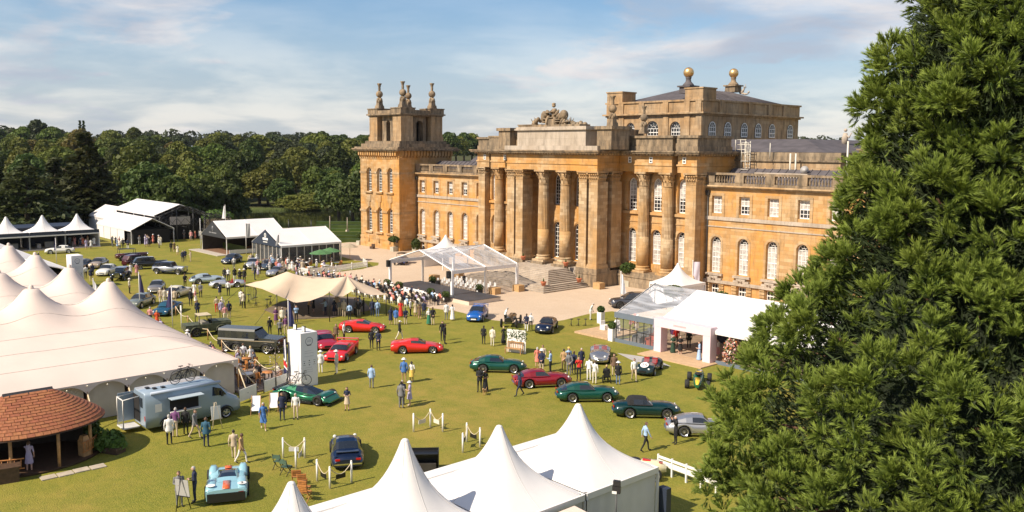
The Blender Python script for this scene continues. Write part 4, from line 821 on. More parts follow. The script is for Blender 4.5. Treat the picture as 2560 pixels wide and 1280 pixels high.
# row of small pagodas at the far left
for i, (y, l) in enumerate(((44.9,'white pagoda stall next to the white hall'), (39.4,'white pagoda stall in the middle of the far row'), (33.9,'leftmost full white pagoda stall of the far row'), (28.4,'white pagoda stall cut by the left edge'))):
    r = pagoda('pagoda_stall', l, -164.3, y, 5.6, 5.46, 2.75, 5.6, 'pagoda stalls at the far left', walls='W'+('N' if i == 0 else ''))
    b = MB(); b.box(2.82,2.9,-2.73,2.73,2.5,3.05); b.build('fascia', NAVY, r); b = MB(); b.box(2.9,3.05,-2.73,2.73,2.28,2.48); b.build('awning_roll', WFRAME, r)
    b = MB(); b.box(-2.6,-2.5,-2.6,2.6,0,2.6); b.box(-2.5,2.4,-2.65,-2.6,0,2.6); b.build('inner_shade_panels', M('stall_shade_paint', (.05,.055,.09), .8, .1), r); b = MB(); b.box(-2.7,3.6,-2.73,2.73,0,.12); b.build('floor_deck', M('deck_grey', (.42,.37,.31), .8, .1), r)  # dark inner panels paint the shade at the back of the stall
    b = MB(); b.obox((.3,-.9,.12), 1.2, .6, .75); b.build('counter', M('stall_counter', (.45,.42,.40), .6, .1), r); b = MB(); b.obox((-.6,1.0,.12), .7, 1.4, .9); b.build('display_block', M('stall_counter', (.45,.42,.40)), r)
b = MB(); b.box(-176,-169,24,47.5,0,3.1); b.box(-176.3,-168.7,23.8,47.8,3.1,3.3); b.build('service_cabin', NAVY, label='long dark blue service cabin behind the pagoda stalls', category='cabin')
# ---------------- gabled frame tents
def gable(name, label, x0, x1, y0, y1, eave, ridge, axis, bays, mats, group=None, valance=.28, cat='tent'):
    """ridge along axis; roof panels per bay, valance, frame posts"""
    r = root(name, label, cat, (x0, y0, 0), 0, group); W_, D_ = x1-x0, y1-y0; L = D_ if axis == 'y' else W_; Wd = W_ if axis == 'y' else D_
    mk = (lambda u, v, z: (u, v, z)) if axis == 'y' else (lambda u, v, z: (v, u, z))
    for i in range(bays):
        a, c = L*i/bays, L*(i+1)/bays; m = mats[i] if isinstance(mats, list) else mats; n = 6
        for s in (0, 1):
            b = MB(); u0 = 0 if s == 0 else Wd
            def fn(p, q): return mk(lerp(u0, Wd/2, p), lerp(a+.012, c-.012, q), lerp(eave, ridge, p)-.05*sin(pi*q)*sin(pi*p)+.0)
            b.grid(fn, n, 6); b.build('roof_panel', m, r)
    for u in (-.03, Wd-.03):
        e = MB(); P = [mk(u, 0, eave-valance), mk(u+.06, 0, eave-valance), mk(u+.06, L, eave-valance), mk(u, L, eave-valance), mk(u, 0, eave+.01), mk(u+.06, 0, eave+.01), mk(u+.06, L, eave+.01), mk(u, L, eave+.01)]
        e.add(P, [(3,2,1,0),(4,5,6,7),(0,1,5,4),(1,2,6,5),(2,3,7,6),(3,0,4,7)])
        e.build('valance', mats[-1] if isinstance(mats, list) else mats, r)
    for i in range(bays+1):
        a = L*i/bays; a = min(max(a, .06), L-.06); f = MB()
        f.tube([mk(.06, a, 0), mk(.06, a, eave), mk(Wd/2, a, ridge-.05), mk(Wd-.06, a, eave), mk(Wd-.06, a, 0)], .07, 4, sm=False); f.build('frame', WFRAME, r)
    return r
def gable_sign(r, Wd, eave, ridge, mat, y=-.06):
    b = MB(); b.slab([(.0,eave-.25),(Wd,eave-.25),(Wd/2,ridge)], 'y', y, y-.06); return b.build('gable_sign', mat, r)
SIGNW = M('sign_white', (.78,.77,.74), .5, .02); SIGNG = M('sign_grey', (.30,.30,.31), .5, .05)
p1 = gable('frame_tent', 'white gabled tent with charcoal gable, left of the navy gabled one', -145.7, -135.7, 59.4, 70.2, 2.9, 5.25, 'y', 2, PVC, 'gabled show tents')
s_ = gable_sign(p1, 10, 2.9, 5.25, CHAR); b = MB()
for k in (-.14, .14): b.tube([(5+k,-.14,3.7),(5+k*1.4,-.14,4.1),(5+k*.5,-.14,4.4)], .05, 5)
b.tube([(4.85,-.14,3.55),(5.15,-.14,3.75)], .05, 5); b.build('emblem', SIGNG, s_)
for k in range(14):
    if k in (4,): continue
    b = MB(); b.box(3.55+k*.21,3.69+k*.21,-.14,-.12,3.22,3.40); b.build('letter', SIGNG, s_)
p2 = gable('frame_tent', 'white gabled tent with navy gable sign and glazed walls', -127.6, -118.0, 60, 70.2, 3.0, 5.1, 'y', 2, PVC, 'gabled show tents')
s_ = gable_sign(p2, 9.6, 3.0, 5.1, NAVY)
b = MB(); n = 18; P = [(4.8+q*cos(2*pi*k/n), -.14, 4.25+q*sin(2*pi*k/n)) for q in (.34,.22) for k in range(n)]; b.add(P, [(k,(k+1) % n,n+(k+1) % n,n+k) for k in range(n)]); b.box(4.74,4.86,-.15,-.13,4.06,4.45); b.build('emblem', SIGNW, s_)
b = MB(); b.box(3.95,5.65,-.14,-.125,3.52,3.86); b.build('name_plate', SIGNW, s_)
for k in range(9): b = MB(); b.box(4.12+k*.155,4.23+k*.155,-.14,-.125,3.14,3.30); b.build('letter', SIGNW, s_)
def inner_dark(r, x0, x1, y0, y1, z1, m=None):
    b = MB(); b.box(x0,x1,y1-.1,y1,.02,z1); b.box(x0,x0+.1,y0,y1-.1,.02,z1); b.build('inner_wall', m or M('tent_shade_paint', (.035,.03,.027), .85, .2, 2), r)  # back and side wall coloured dark so the tent reads as shaded inside
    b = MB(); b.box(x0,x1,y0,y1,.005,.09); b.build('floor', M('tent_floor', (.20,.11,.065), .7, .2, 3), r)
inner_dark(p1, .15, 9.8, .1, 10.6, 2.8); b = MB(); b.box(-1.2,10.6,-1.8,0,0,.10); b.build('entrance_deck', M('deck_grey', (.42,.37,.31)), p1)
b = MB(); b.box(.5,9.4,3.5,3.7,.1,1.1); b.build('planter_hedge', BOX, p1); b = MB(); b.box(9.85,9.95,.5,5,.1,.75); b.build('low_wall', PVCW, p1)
inner_dark(p2, .15, 9.3, .5, 10.0, 2.9, M('warm_shade_paint', (.075,.045,.03), .8, .3, 2))  # inner shade again, put into a warm dark brown
def glazed(r, pts, n, z0, z1, m=CLEARG):
    (xa, ya), (xb, yb) = pts; d = Vector((xb-xa, yb-ya, 0)).normalized()
    for i in range(n+1):
        x, y = lerp(xa, xb, i/n), lerp(ya, yb, i/n); b = MB(); b.obox((x,y,z0), .11, .11, z1-z0, 0); b.build('mullion', M('warm_white_frame', (.55,.50,.44), .5, .05), r)
    for i in range(n):
        p = [Vector((lerp(xa, xb, t), lerp(ya, yb, t), 0)) for t in ((i+.07)/n, (i+.93)/n)]; b = MB(); b.add([(p[0].x,p[0].y,z0),(p[1].x,p[1].y,z0),(p[1].x,p[1].y,z1),(p[0].x,p[0].y,z1)], [(0,1,2,3)]); b.build('pane', m, r)
glazed(p2, ((.1,.05),(9.5,.05)), 7, .05, 2.75); glazed(p2, ((9.5,.1),(9.5,10.1)), 8, .05, 2.75)
# ---------------- hall with truss frame, its annex and a rear tent
h = gable('white_hall', 'large white hall tent with an open dark truss end', -187, -164, 58.2, 67.6, 4.85, 6.7, 'x', 4, PVC)
b = MB(); b.box(.3,22,.4,9,0,4.6); b.build('shade_block', DARKIN, h)  # black block inside makes the open hall read as shaded
STR = M('truss_black', (.03,.03,.03), .6, .1); b = MB()
for X in (23.2, 25.4):
    for y in (0, 3.1, 6.2, 9.4, 13.2): b.tube([(X,y,0),(X,y,4.8+1.7*(1-abs(y-4.7)/4.7) if y < 9.5 else 4.3)], .09, 4)
    for q in range(12): 
        y0_, y1_ = -0.2+q*1.15, .95+q*1.15; zt = lambda y: 6.6-abs(y-4.7)*.38 if y < 9.4 else 4.8-(y-9.4)*.2
        b.tube([(X,y0_,zt(y0_)),(X,y1_,zt(y1_))], .07, 4); b.tube([(X,y0_,zt(y0_)-.6),(X,y1_,zt(y1_)-.6)], .05, 4); b.tube([(X,y0_,zt(y0_)),(X,y1_,zt(y1_)-.6)], .045, 4)
    for q in range(8): b.tube([(X,q*1.6,2.6),(X,q*1.6+1.4,4.2)], .04, 4); b.tube([(X,q*1.6+1.4,2.6),(X,q*1.6,4.2)], .04, 4)
for y in (0, 4.7, 9.4, 13.2):
    for z in (2.6, 4.6): b.tube([(22.8,y,z),(26,y,z)], .06, 4)
b.build('truss_frame', STR, h)
b = MB(); b.box(23.4,23.5,2.6,6.4,2.9,4.4); b.build('sign_board', M('grey_board', (.35,.32,.30), .7, .1), h)
b = MB(); b.box(22.3,22.4,9.4,15,0.2,3.6); b.build('sand_coloured_screen', M('sand_screen', (.45,.34,.24), .8, .2), h)
an = gable('hall_annex', 'lower white annex tent in front of the white hall', -180, -160.6, 52.7, 60.4, 2.6, 4.55, 'x', 4, PVC)
b = MB(); b.box(.3,19,.5,7,0,2.5); b.build('shade_block', DARKIN, an)  # black filling painted as shade under the annex roof
for k in range(4): b = MB(); b.grid(lambda u, v: (.3+k*3.9+u*3.8, .03+.02*sin(u*30), .05+v*2.4), 14, 3); b.build('wall_panel', PVC, an)
an2 = gable('rear_tent', 'plain white tent behind the annex at the left end of the hall', -200, -186.5, 57, 64, 2.8, 4.9, 'x', 3, PVC)
b = MB(); b.box(.1,13.4,.1,6.9,0,2.7); b.build('wall', PVC, an2)
# low entrance building behind the big marquee
en = gable('entrance_tent', 'long low white roofed tent just behind the cream marquee', -150, -109, 21, 29.3, 3.0, 4.3, 'x', 6, PVC)
b = MB(); b.box(.5,40,1,7.6,0,2.9); b.build('shade_block', DARKIN, en); glazed(en, ((6,8.2),(40,8.2)), 14, .05, 2.7)  # black box behind the panes stands for the unlit inside
b = MB(); b.box(-109.5,-98,28.7,28.8,0,2.0); b.build('logo_wall', M('panel_lilac_white', (.62,.60,.66), .6, .03), label='long white hoarding with small dark emblems behind the marquee peaks', category='hoarding')
# ---------------- clear stage canopy
cn = root('stage_canopy', 'clear roofed white framed canopy over the black stage', 'canopy', (-92.4, 62, 0)); WD, LN, EV, RG = 12.8, 10.2, 3.35, 5.15
for i in range(2):
    for u0 in (0, WD):
        b = MB(); b.grid(lambda p, q: (lerp(u0, WD/2, p), lerp(LN*i/2+.05, LN*(i+1)/2-.05, q), lerp(EV, RG, p)-.10*sin(pi*q)*sin(pi*p)), 8, 8); b.build('clear_panel', CLEAR, cn)
for i in range(3):
    y = LN*i/2; b = MB(); b.tube([(0,y,EV),(WD/2,y,RG),(WD,y,EV)], .09, 4, sm=False); b.build('rafter', WFRAME, cn)
    for x in (0, WD): b = MB(); b.box(x-(.16 if i != 1 else .08),x+(.16 if i != 1 else .08),y-.13,y+.13,0,EV); b.build('post', WFRAME if i != 1 else ALU, cn)
for x in (0, WD): b = MB(); b.box(x-.06,x+.06,0,LN,EV-.42,EV); b.build('eave_beam', WFRAME, cn)
b = MB(); b.tube([(WD/2,0,RG),(WD/2,LN,RG)], .06, 5); b.build('ridge_beam', WFRAME, cn)
stg = root('stage', 'black topped stage platform with white edge under the clear canopy', 'stage', (-91, 60.8, 0)); b = MB(); b.box(0,16,0,4.8,.46,.5); b.build('black_deck', M('stage_black', (.045,.047,.055), .5, .2, .6), stg); b = MB(); b.box(.05,15.95,.05,4.75,0,.45); b.build('white_base', M('stage_edge', (.6,.5,.4), .7, .05), stg)
# ---------------- two small pagodas by the palace
pagoda('small_pagoda', 'small white pagoda tent behind the clear stage canopy', -101.9, 78.2, 4.6, 4.6, 2.6, 4.75, 'small pagodas by the palace', walls='W')
pagoda('small_pagoda', 'small white pagoda tent between clear marquee and palace columns', -60.4, 79.4, 4.4, 4.4, 2.6, 4.7, 'small pagodas by the palace', walls='SEN')
# ---------------- clear and white marquee with pink portal
mq = gable('clear_marquee', 'marquee with one clear bay, white roof bays and a pink portal', -52.2, -32.2, 59.6, 70.4, 2.72, 4.85, 'x', 4, [CLEAR, PVC, PVC, PVC])
b = MB(); b.box(-.04,5.0,-.12,-.04,2.25,2.75); b.box(-.1,-.03,-.1,10.8,2.25,2.75); b.build('slate_trim', SLATE, mq); b = MB(); b.box(0,5,-.1,.0,0,.32); b.build('slate_skirt', SLATE, mq); b = MB(); b.box(11,20,-.1,0,0,.3); b.build('slate_skirt', SLATE, mq)
b = MB()                                                             # lattice truss along the clear gable
for x in (.12,):
    for u0 in (0, 10.8):
        pr = [(lerp(u0,5.4,t), lerp(2.7,4.85,t)) for t in [k/10 for k in range(11)]]
        for (a1, a2) in zip(pr, pr[1:]): b.tube([(x,a1[0],a1[1]),(x,a2[0],a2[1])], .05, 4); b.tube([(x,a1[0],a1[1]-.55),(x,a2[0],a2[1]-.55)], .04, 4); b.tube([(x,a1[0],a1[1]),(x,a2[0],a2[1]-.55)], .03, 4); b.tube([(x,a2[0],a2[1]),(x,a1[0],a1[1]-.55)], .03, 4)
    b.tube([(x,5.4,4.8),(x,5.4,2.7)], .05, 4); b.tube([(x,.1,2.7),(x,10.7,2.7)], .05, 4)
    for k in range(9): b.tube([(x,5.4-1.9*cos(pi*k/8),2.72+1.5*sin(pi*k/8)),(x,5.4-1.9*cos(pi*(k+1)/8),2.72+1.5*sin(pi*(k+1)/8))], .035, 4)
b.build('lattice_truss', STEEL, mq)
for k in range(7):
    y = .0; x = .1+k*.8; b = MB(); b.box(x-.03,x+.03,-.02,.04,.3,2.3); b.build('mullion', STEEL, mq)
b = MB(); b.box(.05,5,-.02,.0,1.25,1.3); b.build('rail', STEEL, mq)
for k in range(6): b = MB(); b.add([(.14+k*.8,0,.32),(.86+k*.8,0,.32),(.86+k*.8,0,2.25),(.14+k*.8,0,2.25)], [(0,1,2,3)]); b.build('pane', CLEARG, mq)
PINK = M('pink_white_panel', (.74,.56,.60), .6, .03)
for x in (4.9, 10.0): b = MB(); b.box(x,x+.75,-.55,.35,0,2.3); b.build('portal_pillar', PINK, mq)
b = MB(); b.box(4.88,10.77,-.57,.35,2.3,3.0); po = b.build('portal_header', PINK, mq)
for k in range(10): b = MB(); b.box(7.0+k*.13,7.09+k*.13,-.59,-.575,2.6,2.72); b.build('letter', M('letter_taupe', (.5,.38,.38), .6), po)
b = MB(); b.box(.1,19.9,0,10.7,0,.10); b.build('floor', M('marquee_floor', (.42,.30,.20), .8, .1), mq); b = MB(); b.box(5.2,19.9,6.5,6.6,.1,2.7); b.build('inner_wall', M('plum_shade_paint', (.045,.03,.04), .8, .2), mq)  # inner wall coloured dark plum to stand for shade inside
b = MB(); b.box(4.6,11.2,-2.4,-.1,0,.09); b.build('timber_step', M('pale_timber', (.50,.34,.20), .8, .1, 3), mq)
b = MB(); b.add([(3.2,-3.4,.02),(6.2,-4.6,.02),(9.2,-3.6,.02),(6.4,-2.45,.02)], [(0,1,2,3)]); b.build('grey_mat', M('mat_grey', (.38,.36,.34), .9, .1), mq)
for (x, y, m) in ((1.8,1.2,'grey'),(3.4,1.1,'red'),(2.6,2.6,'red'),(1.4,3.2,'grey')):
    mm = M('sofa_'+m, (.16,.15,.14) if m == 'grey' else (.42,.06,.02), .8, .1); b = MB(); b.obox((x,y,.1), 1.0, .8, .42); b.obox((x,y+.35,.1), 1.0, .16, .85); b.obox((x-.45,y,.1), .14, .8, .62); b.obox((x+.45,y,.1), .14, .8, .62)
    b.build('sofa', mm, None, (-52.2,59.6,0), label=('grey' if m == 'grey' else 'red')+' lounge seat inside the clear marquee bay', category='sofa', group='lounge seats in the clear bay '+m)
# ---------------- stretch tent
st = root('stretch_tent', 'beige stretch tent with pointed low corners on the lawn', 'tent', at(790, 770))
o0 = st.location.copy()
bd = [(612,712,2.6),(655,722,2.3),(692,738,2.55),(712,746,2.0),(737,757,1.75),(775,752,1.95),(808,740,2.35),(823,731,3.0),(838,741,2.45),(858,741,2.35),(876,730,2.6),(890,720,3.1),(902,731,2.6),(930,738,2.3),(965,737,2.2),(940,722,2.35),(905,708,2.6),(870,697,2.9),(830,694,2.8),(795,692,2.8),(760,690,2.8),(735,690,2.8),(700,694,2.7),(672,699,2.5),(640,704,2.5)]
pk1, pk2 = at(717, 679, 4.1), at(868, 690, 3.75); B_ = [at(*q) for q in bd]; rows = []; nb = len(B_)
for j in range(13):
    t = j/12; ring = []
    for p in B_:
        dd = pk2-pk1; s = max(0, min(1, (p-pk1).dot(dd)/dd.length_squared)); s = s*s*(3-2*s); hub = pk1+dd*s; sag = .55*sin(pi*s)
        q = hub.lerp(p, t); z = p.z+(hub.z-sag-p.z)*(1-t)**1.3; ring.append((q.x-o0.x, q.y-o0.y, z))
    rows.append(ring)
b = MB(); b.loft(rows, 0, True, True, False); b.build('canopy', BEIGE, st)
for (i, zt) in ((0,2.6),(2,2.55),(7,3.0),(11,3.1),(14,2.2),(4,1.75)):
    p = B_[i]-o0; b = MB(); b.tube([(p.x,p.y,0),(p.x,p.y,zt+.08)], .05, 6); b.build('pole', BLACK, st)
    if i in (0, 2, 4, 14):
        d = Vector((p.x, p.y, 0)).normalized(); b = MB(); b.tube([(p.x,p.y,zt),(p.x+d.x*2.2,p.y+d.y*2.2-1.0,.02)], .022, 4); b.build('guy_rope', BLACK, st)
for pk in (pk1, pk2): p = pk-o0; b = MB(); b.tube([(p.x,p.y,0),(p.x,p.y,pk.z-.1)], .07, 6); b.build('king_pole', DWOOD, st)
b = MB(); b.prism([(q.x-o0.x, q.y-o0.y) for q in [at(660,775), at(720,800), at(830,795), at(930,775), at(900,745), at(760,735)]], .0, .06); b.build('floor_deck', M('worn_deck', (.16,.12,.08), .8, .2), st)
# ---------------- the great cream pole marquee
mg = root('pole_marquee', 'huge cream canvas marquee with many peaks at the left', 'tent', (-58, 26, 0))
PK = [(x, y) for y in (-4.75, -10.1, -15.5) for x in (-12.3, -22.6, -33.9, -44.4)]; X0, X1, Y0, Y1 = -52.0, 0.0, -26.0, 0.0; EVZ = 2.55
def mz(x, y):
    e = min(-x, x-X0, -y*1.25, y-Y0); base = EVZ+1.85*(1-math.exp(-max(0, e)/4.2))
    s = 0
    for px_, py_ in PK:
        d = hypot((x-px_)*.92, (y-py_)*1.15); s += max(0, 1-d/6.4)**3.1+.0
        s += .16*max(0, 1-d/8.5)
    top = 7.1 if True else 0
    return base+(top-base)*min(1, s) if s < 1 else top
b = MB(); b.grid(lambda u, v: (lerp(X1, X0, u), lerp(Y1, Y0, v), mz(lerp(X1, X0, u), lerp(Y1, Y0, v))), 208, 130); b.build('roof', CANVAS, mg)
for (px_, py_) in PK: b = MB(); b.lathe([(.42,-.62),(.26,-.25),(.17,.05),(.15,.22),(.05,.3)], 14, (px_,py_,7.1)); b.build('peak_cap', CANVAS, mg)
b = MB()
for k in range(1, 21): b.tube([(-2.5*k,y,mz(-2.5*k, y)+.006) for y in [-26*q/52 for q in range(53)]], .014, 4, caps=False)
b.build('seams', M('seam_cream', (.46,.385,.33), .8, 0), mg, kind='stuff')
def valance(fn, n):
    """scalloped hanging edge: fn(t) gives the eave point"""
    for k in range(n):
        b = MB(); m = 14
        def g(u, v): p = fn((k+u)/n); return (p[0], p[1], EVZ+.02-v*(.10+.62*abs(2*u-1)**2.6))
        b.grid(g, m, 3, 0, True); b.build('scallop', CANVAS, mg)
valance(lambda t: (.03, lerp(0, -25, t)), 10); valance(lambda t: (lerp(0, -50, t), .03), 20)
for k in range(10):
    b = MB(); y0_, y1_ = -2.5*k-.1, -2.5*(k+1)+.1; b.grid(lambda u, v: (-.45+.07*sin(u*14+k)*v*(1-v)*3, lerp(y0_, y1_, u), .03+v*2.5), 16, 5); b.build('wall_panel', M('canvas_wall', (.54,.485,.42), .85, .06, 1.5), mg)
b = MB(); b.box(-3.4,-.02,.02,.5,.02,.03) if False else None
for k in range(11):
    b = MB(); y = -2.5*k; b.tube([(.05,y,EVZ-.62),(1.75,y,.05)], .045, 4); b.build('guy_rope', PALEW, mg); b = MB(); b.tube([(0,y,0),(0,y,EVZ-.5)], .05, 6); b.build('side_pole', WOOD, mg)
for k in range(8): b = MB(); x = -6*k-.3; b.tube([(x,.06,EVZ-.5),(x,1.7,.05)], .04, 4); b.build('guy_rope', PALEW, mg)
for k in range(21): b = MB(); b.ball((.09,-1.2*k-.4,EVZ-.12-.1*abs(sin(k*pi/2))), .05, 6, 4); b.build('festoon_bulb', M('bulb_glass', (.8,.75,.6), .2, 0), mg)
b = MB(); b.box(-50,-.6,-25,-.4,0,.05); b.build('floor', M('deck_brown', (.13,.095,.07), .8, .2, 2), mg)
tp = root('terrace_deck', 'low grey timber terrace beside the cream marquee', 'deck', (-83, 26, 0)); 
for k in range(14): b = MB(); b.box(0,25.4,.05+k*.32,.33+k*.32,.02,.14); b.build('plank_row', M('deck_plank', (.22,.17,.14), .8, .2, 2), tp)
# ================================================================== cars
PAINT = {}
def paint(name, c, metal=.0, rough=.28):
    if name not in PAINT: PAINT[name] = M('paint_'+name, c, rough, .0, metal=metal, coat=.8)
    return PAINT[name]
def fontmesh(txt, size, name='lettering'):
    cu = bpy.data.curves.new(name, 'FONT'); cu.body = txt; cu.size = size; cu.align_x = 'CENTER'; cu.align_y = 'CENTER'; cu.extrude = .004; ob = bpy.data.objects.new(name, cu); COL.objects.link(ob)
    dg = bpy.context.evaluated_depsgraph_get(); me = bpy.data.meshes.new_from_object(ob.evaluated_get(dg)); bpy.data.objects.remove(ob); bpy.data.curves.remove(cu); return me
WHL = {}
def wheel_meshes(r, w, style):
    k = (round(r,2), round(w,2), style)
    if k in WHL: return WHL[k]
    t = MB(); rr = r*(.70 if style != 'wire' else .74)
    prof = [(rr,-w/2),(r*.93,-w/2),(r,-w*.32),(r,w*.32),(r*.93,w/2),(rr,w/2)]; n = 20; P = []; fs = []
    for (q, y) in prof: P += [(q*cos(2*pi*i/n), y, q*sin(2*pi*i/n)) for i in range(n)]
    for j in range(5):
        for i in range(n): fs.append((j*n+i, j*n+(i+1) % n, (j+1)*n+(i+1) % n, (j+1)*n+i))
    t.add(P, fs, 0, True); tm = t.mesh('tyre'); tm.materials.append(TYRE)
    b = MB()
    for s in (-1, 1):
        y = s*w*.46; b.add([(q*cos(2*pi*i/n), yy, q*sin(2*pi*i/n)) for (q, yy) in ((rr,y),(rr*.86,y-s*.03)) for i in range(n)], [(i,(i+1) % n,n+(i+1) % n,n+i) for i in range(n)], 0, True)
        if style == 'disc': b.add([(q*cos(2*pi*i/n), yy, q*sin(2*pi*i/n)) for (q, yy) in ((rr*.86,y-s*.03),(rr*.25,y),(.01,y+s*.02)) for i in range(n)], [(j*n+i,j*n+(i+1) % n,(j+1)*n+(i+1) % n,(j+1)*n+i) for j in range(2) for i in range(n)], 0, True)
        else:
            m = {'star5': 5, 'wire': 14, 'multi': 10}[style]; wd = {'star5': .30, 'wire': .05, 'multi': .13}[style]*rr
            for i in range(m):
                a = 2*pi*i/m; c, d = cos(a), sin(a); q0, q1 = rr*.12, rr*.90; yo = y-s*.01
                b.add([(c*q0-d*wd*.5,yo,d*q0+c*wd*.5),(c*q0+d*wd*.5,yo,d*q0-c*wd*.5),(c*q1+d*wd*.35,yo-s*.025,d*q1-c*wd*.35),(c*q1-d*wd*.35,yo-s*.025,d*q1+c*wd*.35)], [(0,1,2,3)])
            b.add([(rr*.2*cos(2*pi*i/10), y+s*.01, rr*.2*sin(2*pi*i/10)) for i in range(10)], [tuple(range(10))]); b.add([(rr*.88*cos(2*pi*i/n), y-s*.08, rr*.88*sin(2*pi*i/n)) for i in range(n)], [tuple(range(n))], 1)
    bm_ = b.mesh('rim'); WHL[k] = (tm, bm_); return WHL[k]
def add_wheels(r, xs, track, rad, w, style, rim, spare=()):
    tm, bm_ = wheel_meshes(rad, w, style)
    for x in xs:
        for s in (-1, 1):
            o = put('wheel', tm, r, (x, s*track/2, rad)); q = bm_.copy() if False else bm_
            p = put('rim', q, o)
            if len(bm_.materials) == 0: bm_.materials.append(RIM); bm_.materials.append(BLACK)
            p.material_slots[0].link = 'OBJECT'; p.material_slots[0].material = rim
def car(label, at_, head, S, col, cat='car', group=None, name='classic_car'):
    """S: L W wheels(xr,xf,rad) deck plan cabin ...; car's nose along +x"""
    r = root(name, label, cat, (at_[0], at_[1], .005), head, group); L, Wd = S['L'], S['W']; xr, xf, rad = S['wheels']; cl = S.get('clear', .16); n = 44; deck, plan = S['deck'], S['plan']
    crown = S.get('crown', .06); body = MB(); rings = []; belt = []
    for i in range(n+1):
        u = i/n; u = .5-.5*cos(pi*u)*(.55)-(.5-u)*.45 if True else u; x = -L/2+L*u; zt = sinterp(deck, u); w = Wd/2*sinterp(plan, u); zb = cl+S.get('lift', .10)*(smooth(.12, 0, u)+smooth(.90, 1, u))
        for xw in (xr, xf):
            d = abs(x-xw); R = rad*1.17
            if d < R: zb = max(zb, min(zt-.10, rad+sqrt(R*R-d*d)))
        if S.get('solid'): zb = cl
        zs = max(zb+.05, zt-S.get('shoulder', .13)); zm = lerp(zb, zs, .55); tuck = S.get('tuck', .93)
        half = [(w*.55, zb), (w*tuck, zb+.005), (w*(.985 if zm > zb+.1 else tuck), zm), (w*S.get('hip', .97), zs), (w*.84, lerp(zs, zt, .72)), (w*.55, zt+crown*.55), (w*.2, zt+crown)]
        rings.append([(x, y, z) for y, z in half]+[(x, -y, z) for y, z in half[::-1]])
    body.loft(rings, 0, True, True, True); bo = body.build('body', col, r)
    u_ = MB(); u_.box(-L/2+.35,L/2-.35,-Wd/2*.62,Wd/2*.62,cl*.9,rad*1.6); u_.build('underbody', BLACK, r)
    cb = S.get('cabin')
    if cb:                                                           # stations (u, z_roof, half width at roof) ; first/last at the belt line
        wb = S.get('cabw', .86); hull = MB(); st = []; GW = {'windscreen': MB(), 'rear_window': MB(), 1: MB(), 7: MB()}
        for (u, z, wt) in cb:
            x = -L/2+L*u; zb = sinterp(deck, u)+crown*.3; w0 = Wd/2*sinterp(plan, u)*wb; w1 = w0*wt; h = max(.015, z-zb)
            half = [(w0, zb-.02), (lerp(w0, w1, .12), zb+.1*h), (lerp(w0, w1, .86), zb+.84*h), (w1*.80, zb+.97*h), (w1*.3, zb+h+.012)]
            st.append([(x, y, zz_) for y, zz_ in half]+[(x, -y, zz_) for y, zz_ in half[::-1]])
        gl = S.get('glass', (0, len(cb)-2)); m = len(st[0]); pil = S.get('pillars', ())
        for j in range(len(st)-1):
            for i in range(m):
                k = (i+1) % m; P = [st[j][i], st[j][k], st[j+1][k], st[j+1][i]]
                if i == m-1: continue
                side = i in (1, 7); front = j in gl and i in (1, 2, 3, 4, 5, 6, 7)
                tgt = GW['windscreen' if j >= len(st)/2-1 else 'rear_window'] if front else GW[i] if side and j not in pil and 0 < j < len(st)-2 else hull
                tgt.add(P, [(0,3,2,1)], 0, True)
        hull.build('roof', S.get('roofcol') or col, r)
        for k_, g_ in GW.items():
            if g_.f: g_.build(k_ if isinstance(k_, str) else 'side_window', CGLASS, r)
    add_wheels(r, (xr, xf), Wd-S.get('tw', .22), rad, S.get('tyre', .2), S.get('style', 'star5'), S.get('rim', RIM))
    zf = sinterp(deck, .985); wf = Wd/2*sinterp(plan, .97)
    for s in (-1, 1):
        h = MB(); lx, lz = S.get('lamp', (.955, .60)); h.ball((-L/2+L*lx, s*wf*.80, lz), .11, 10, 6, 0, .9, .7); h.build('headlight', LAMP, r)
        t = MB(); t.obox((-L/2+.03, s*Wd/2*sinterp(plan, .01)*.72, S.get('tail', .62)), .06, .26, .10); t.build('tail_light', REDL, r)
    if S.get('bump', True):
        for (u, sg) in ((.0, -1), (1.0, 1)):
            b = MB(); hw = Wd/2*sinterp(plan, u)*1.0; xx = -L/2+L*u; b.tube([(xx-sg*.35,-hw*1.12,.42),(xx+sg*.02,-hw*.7,.42),(xx+sg*.04,0,.42),(xx+sg*.02,hw*.7,.42),(xx-sg*.35,hw*1.12,.42)], .045, 6); b.build('bumper', S.get('bmat', CHROME), r)
    if S.get('sill'): 
        for s in (-1, 1): b = MB(); b.box(xr+rad*1.25,xf-rad*1.25,s*Wd/2*.955-.012,s*Wd/2*.955+.012,cl+.02,cl+.07); b.build('sill_strip', CHROME, r)
    if S.get('grille', True): b = MB(); b.box(L/2-.05,L/2+.02,-wf*.5,wf*.5,.34,.50); b.build('grille', BLACK, r)
    if not cb:
        xs_ = -L/2+L*.44
        for s in (-1, 1): b = MB(); b.obox((xs_-.15, s*.33, .45), .45, .42, .22); b.obox((xs_-.38, s*.33, .5), .14, .42, .48); b.build('seat', M('red_leather', (.30,.02,.02), .5, .1), r)
        b = MB(); b.grid(lambda u, v: (-L/2+L*.56-.10*v-.08*abs(2*u-1)**2, lerp(-.6,.6,u), sinterp(deck, .56)+.03+.30*v), 10, 2); b.build('windscreen', CLEARG, r)
    if S.get('plate'): b = MB(); b.box(L/2+.03,L/2+.05,-.26,.26,.30,.42); b.build('number_plate', WHITE, r)
    return r
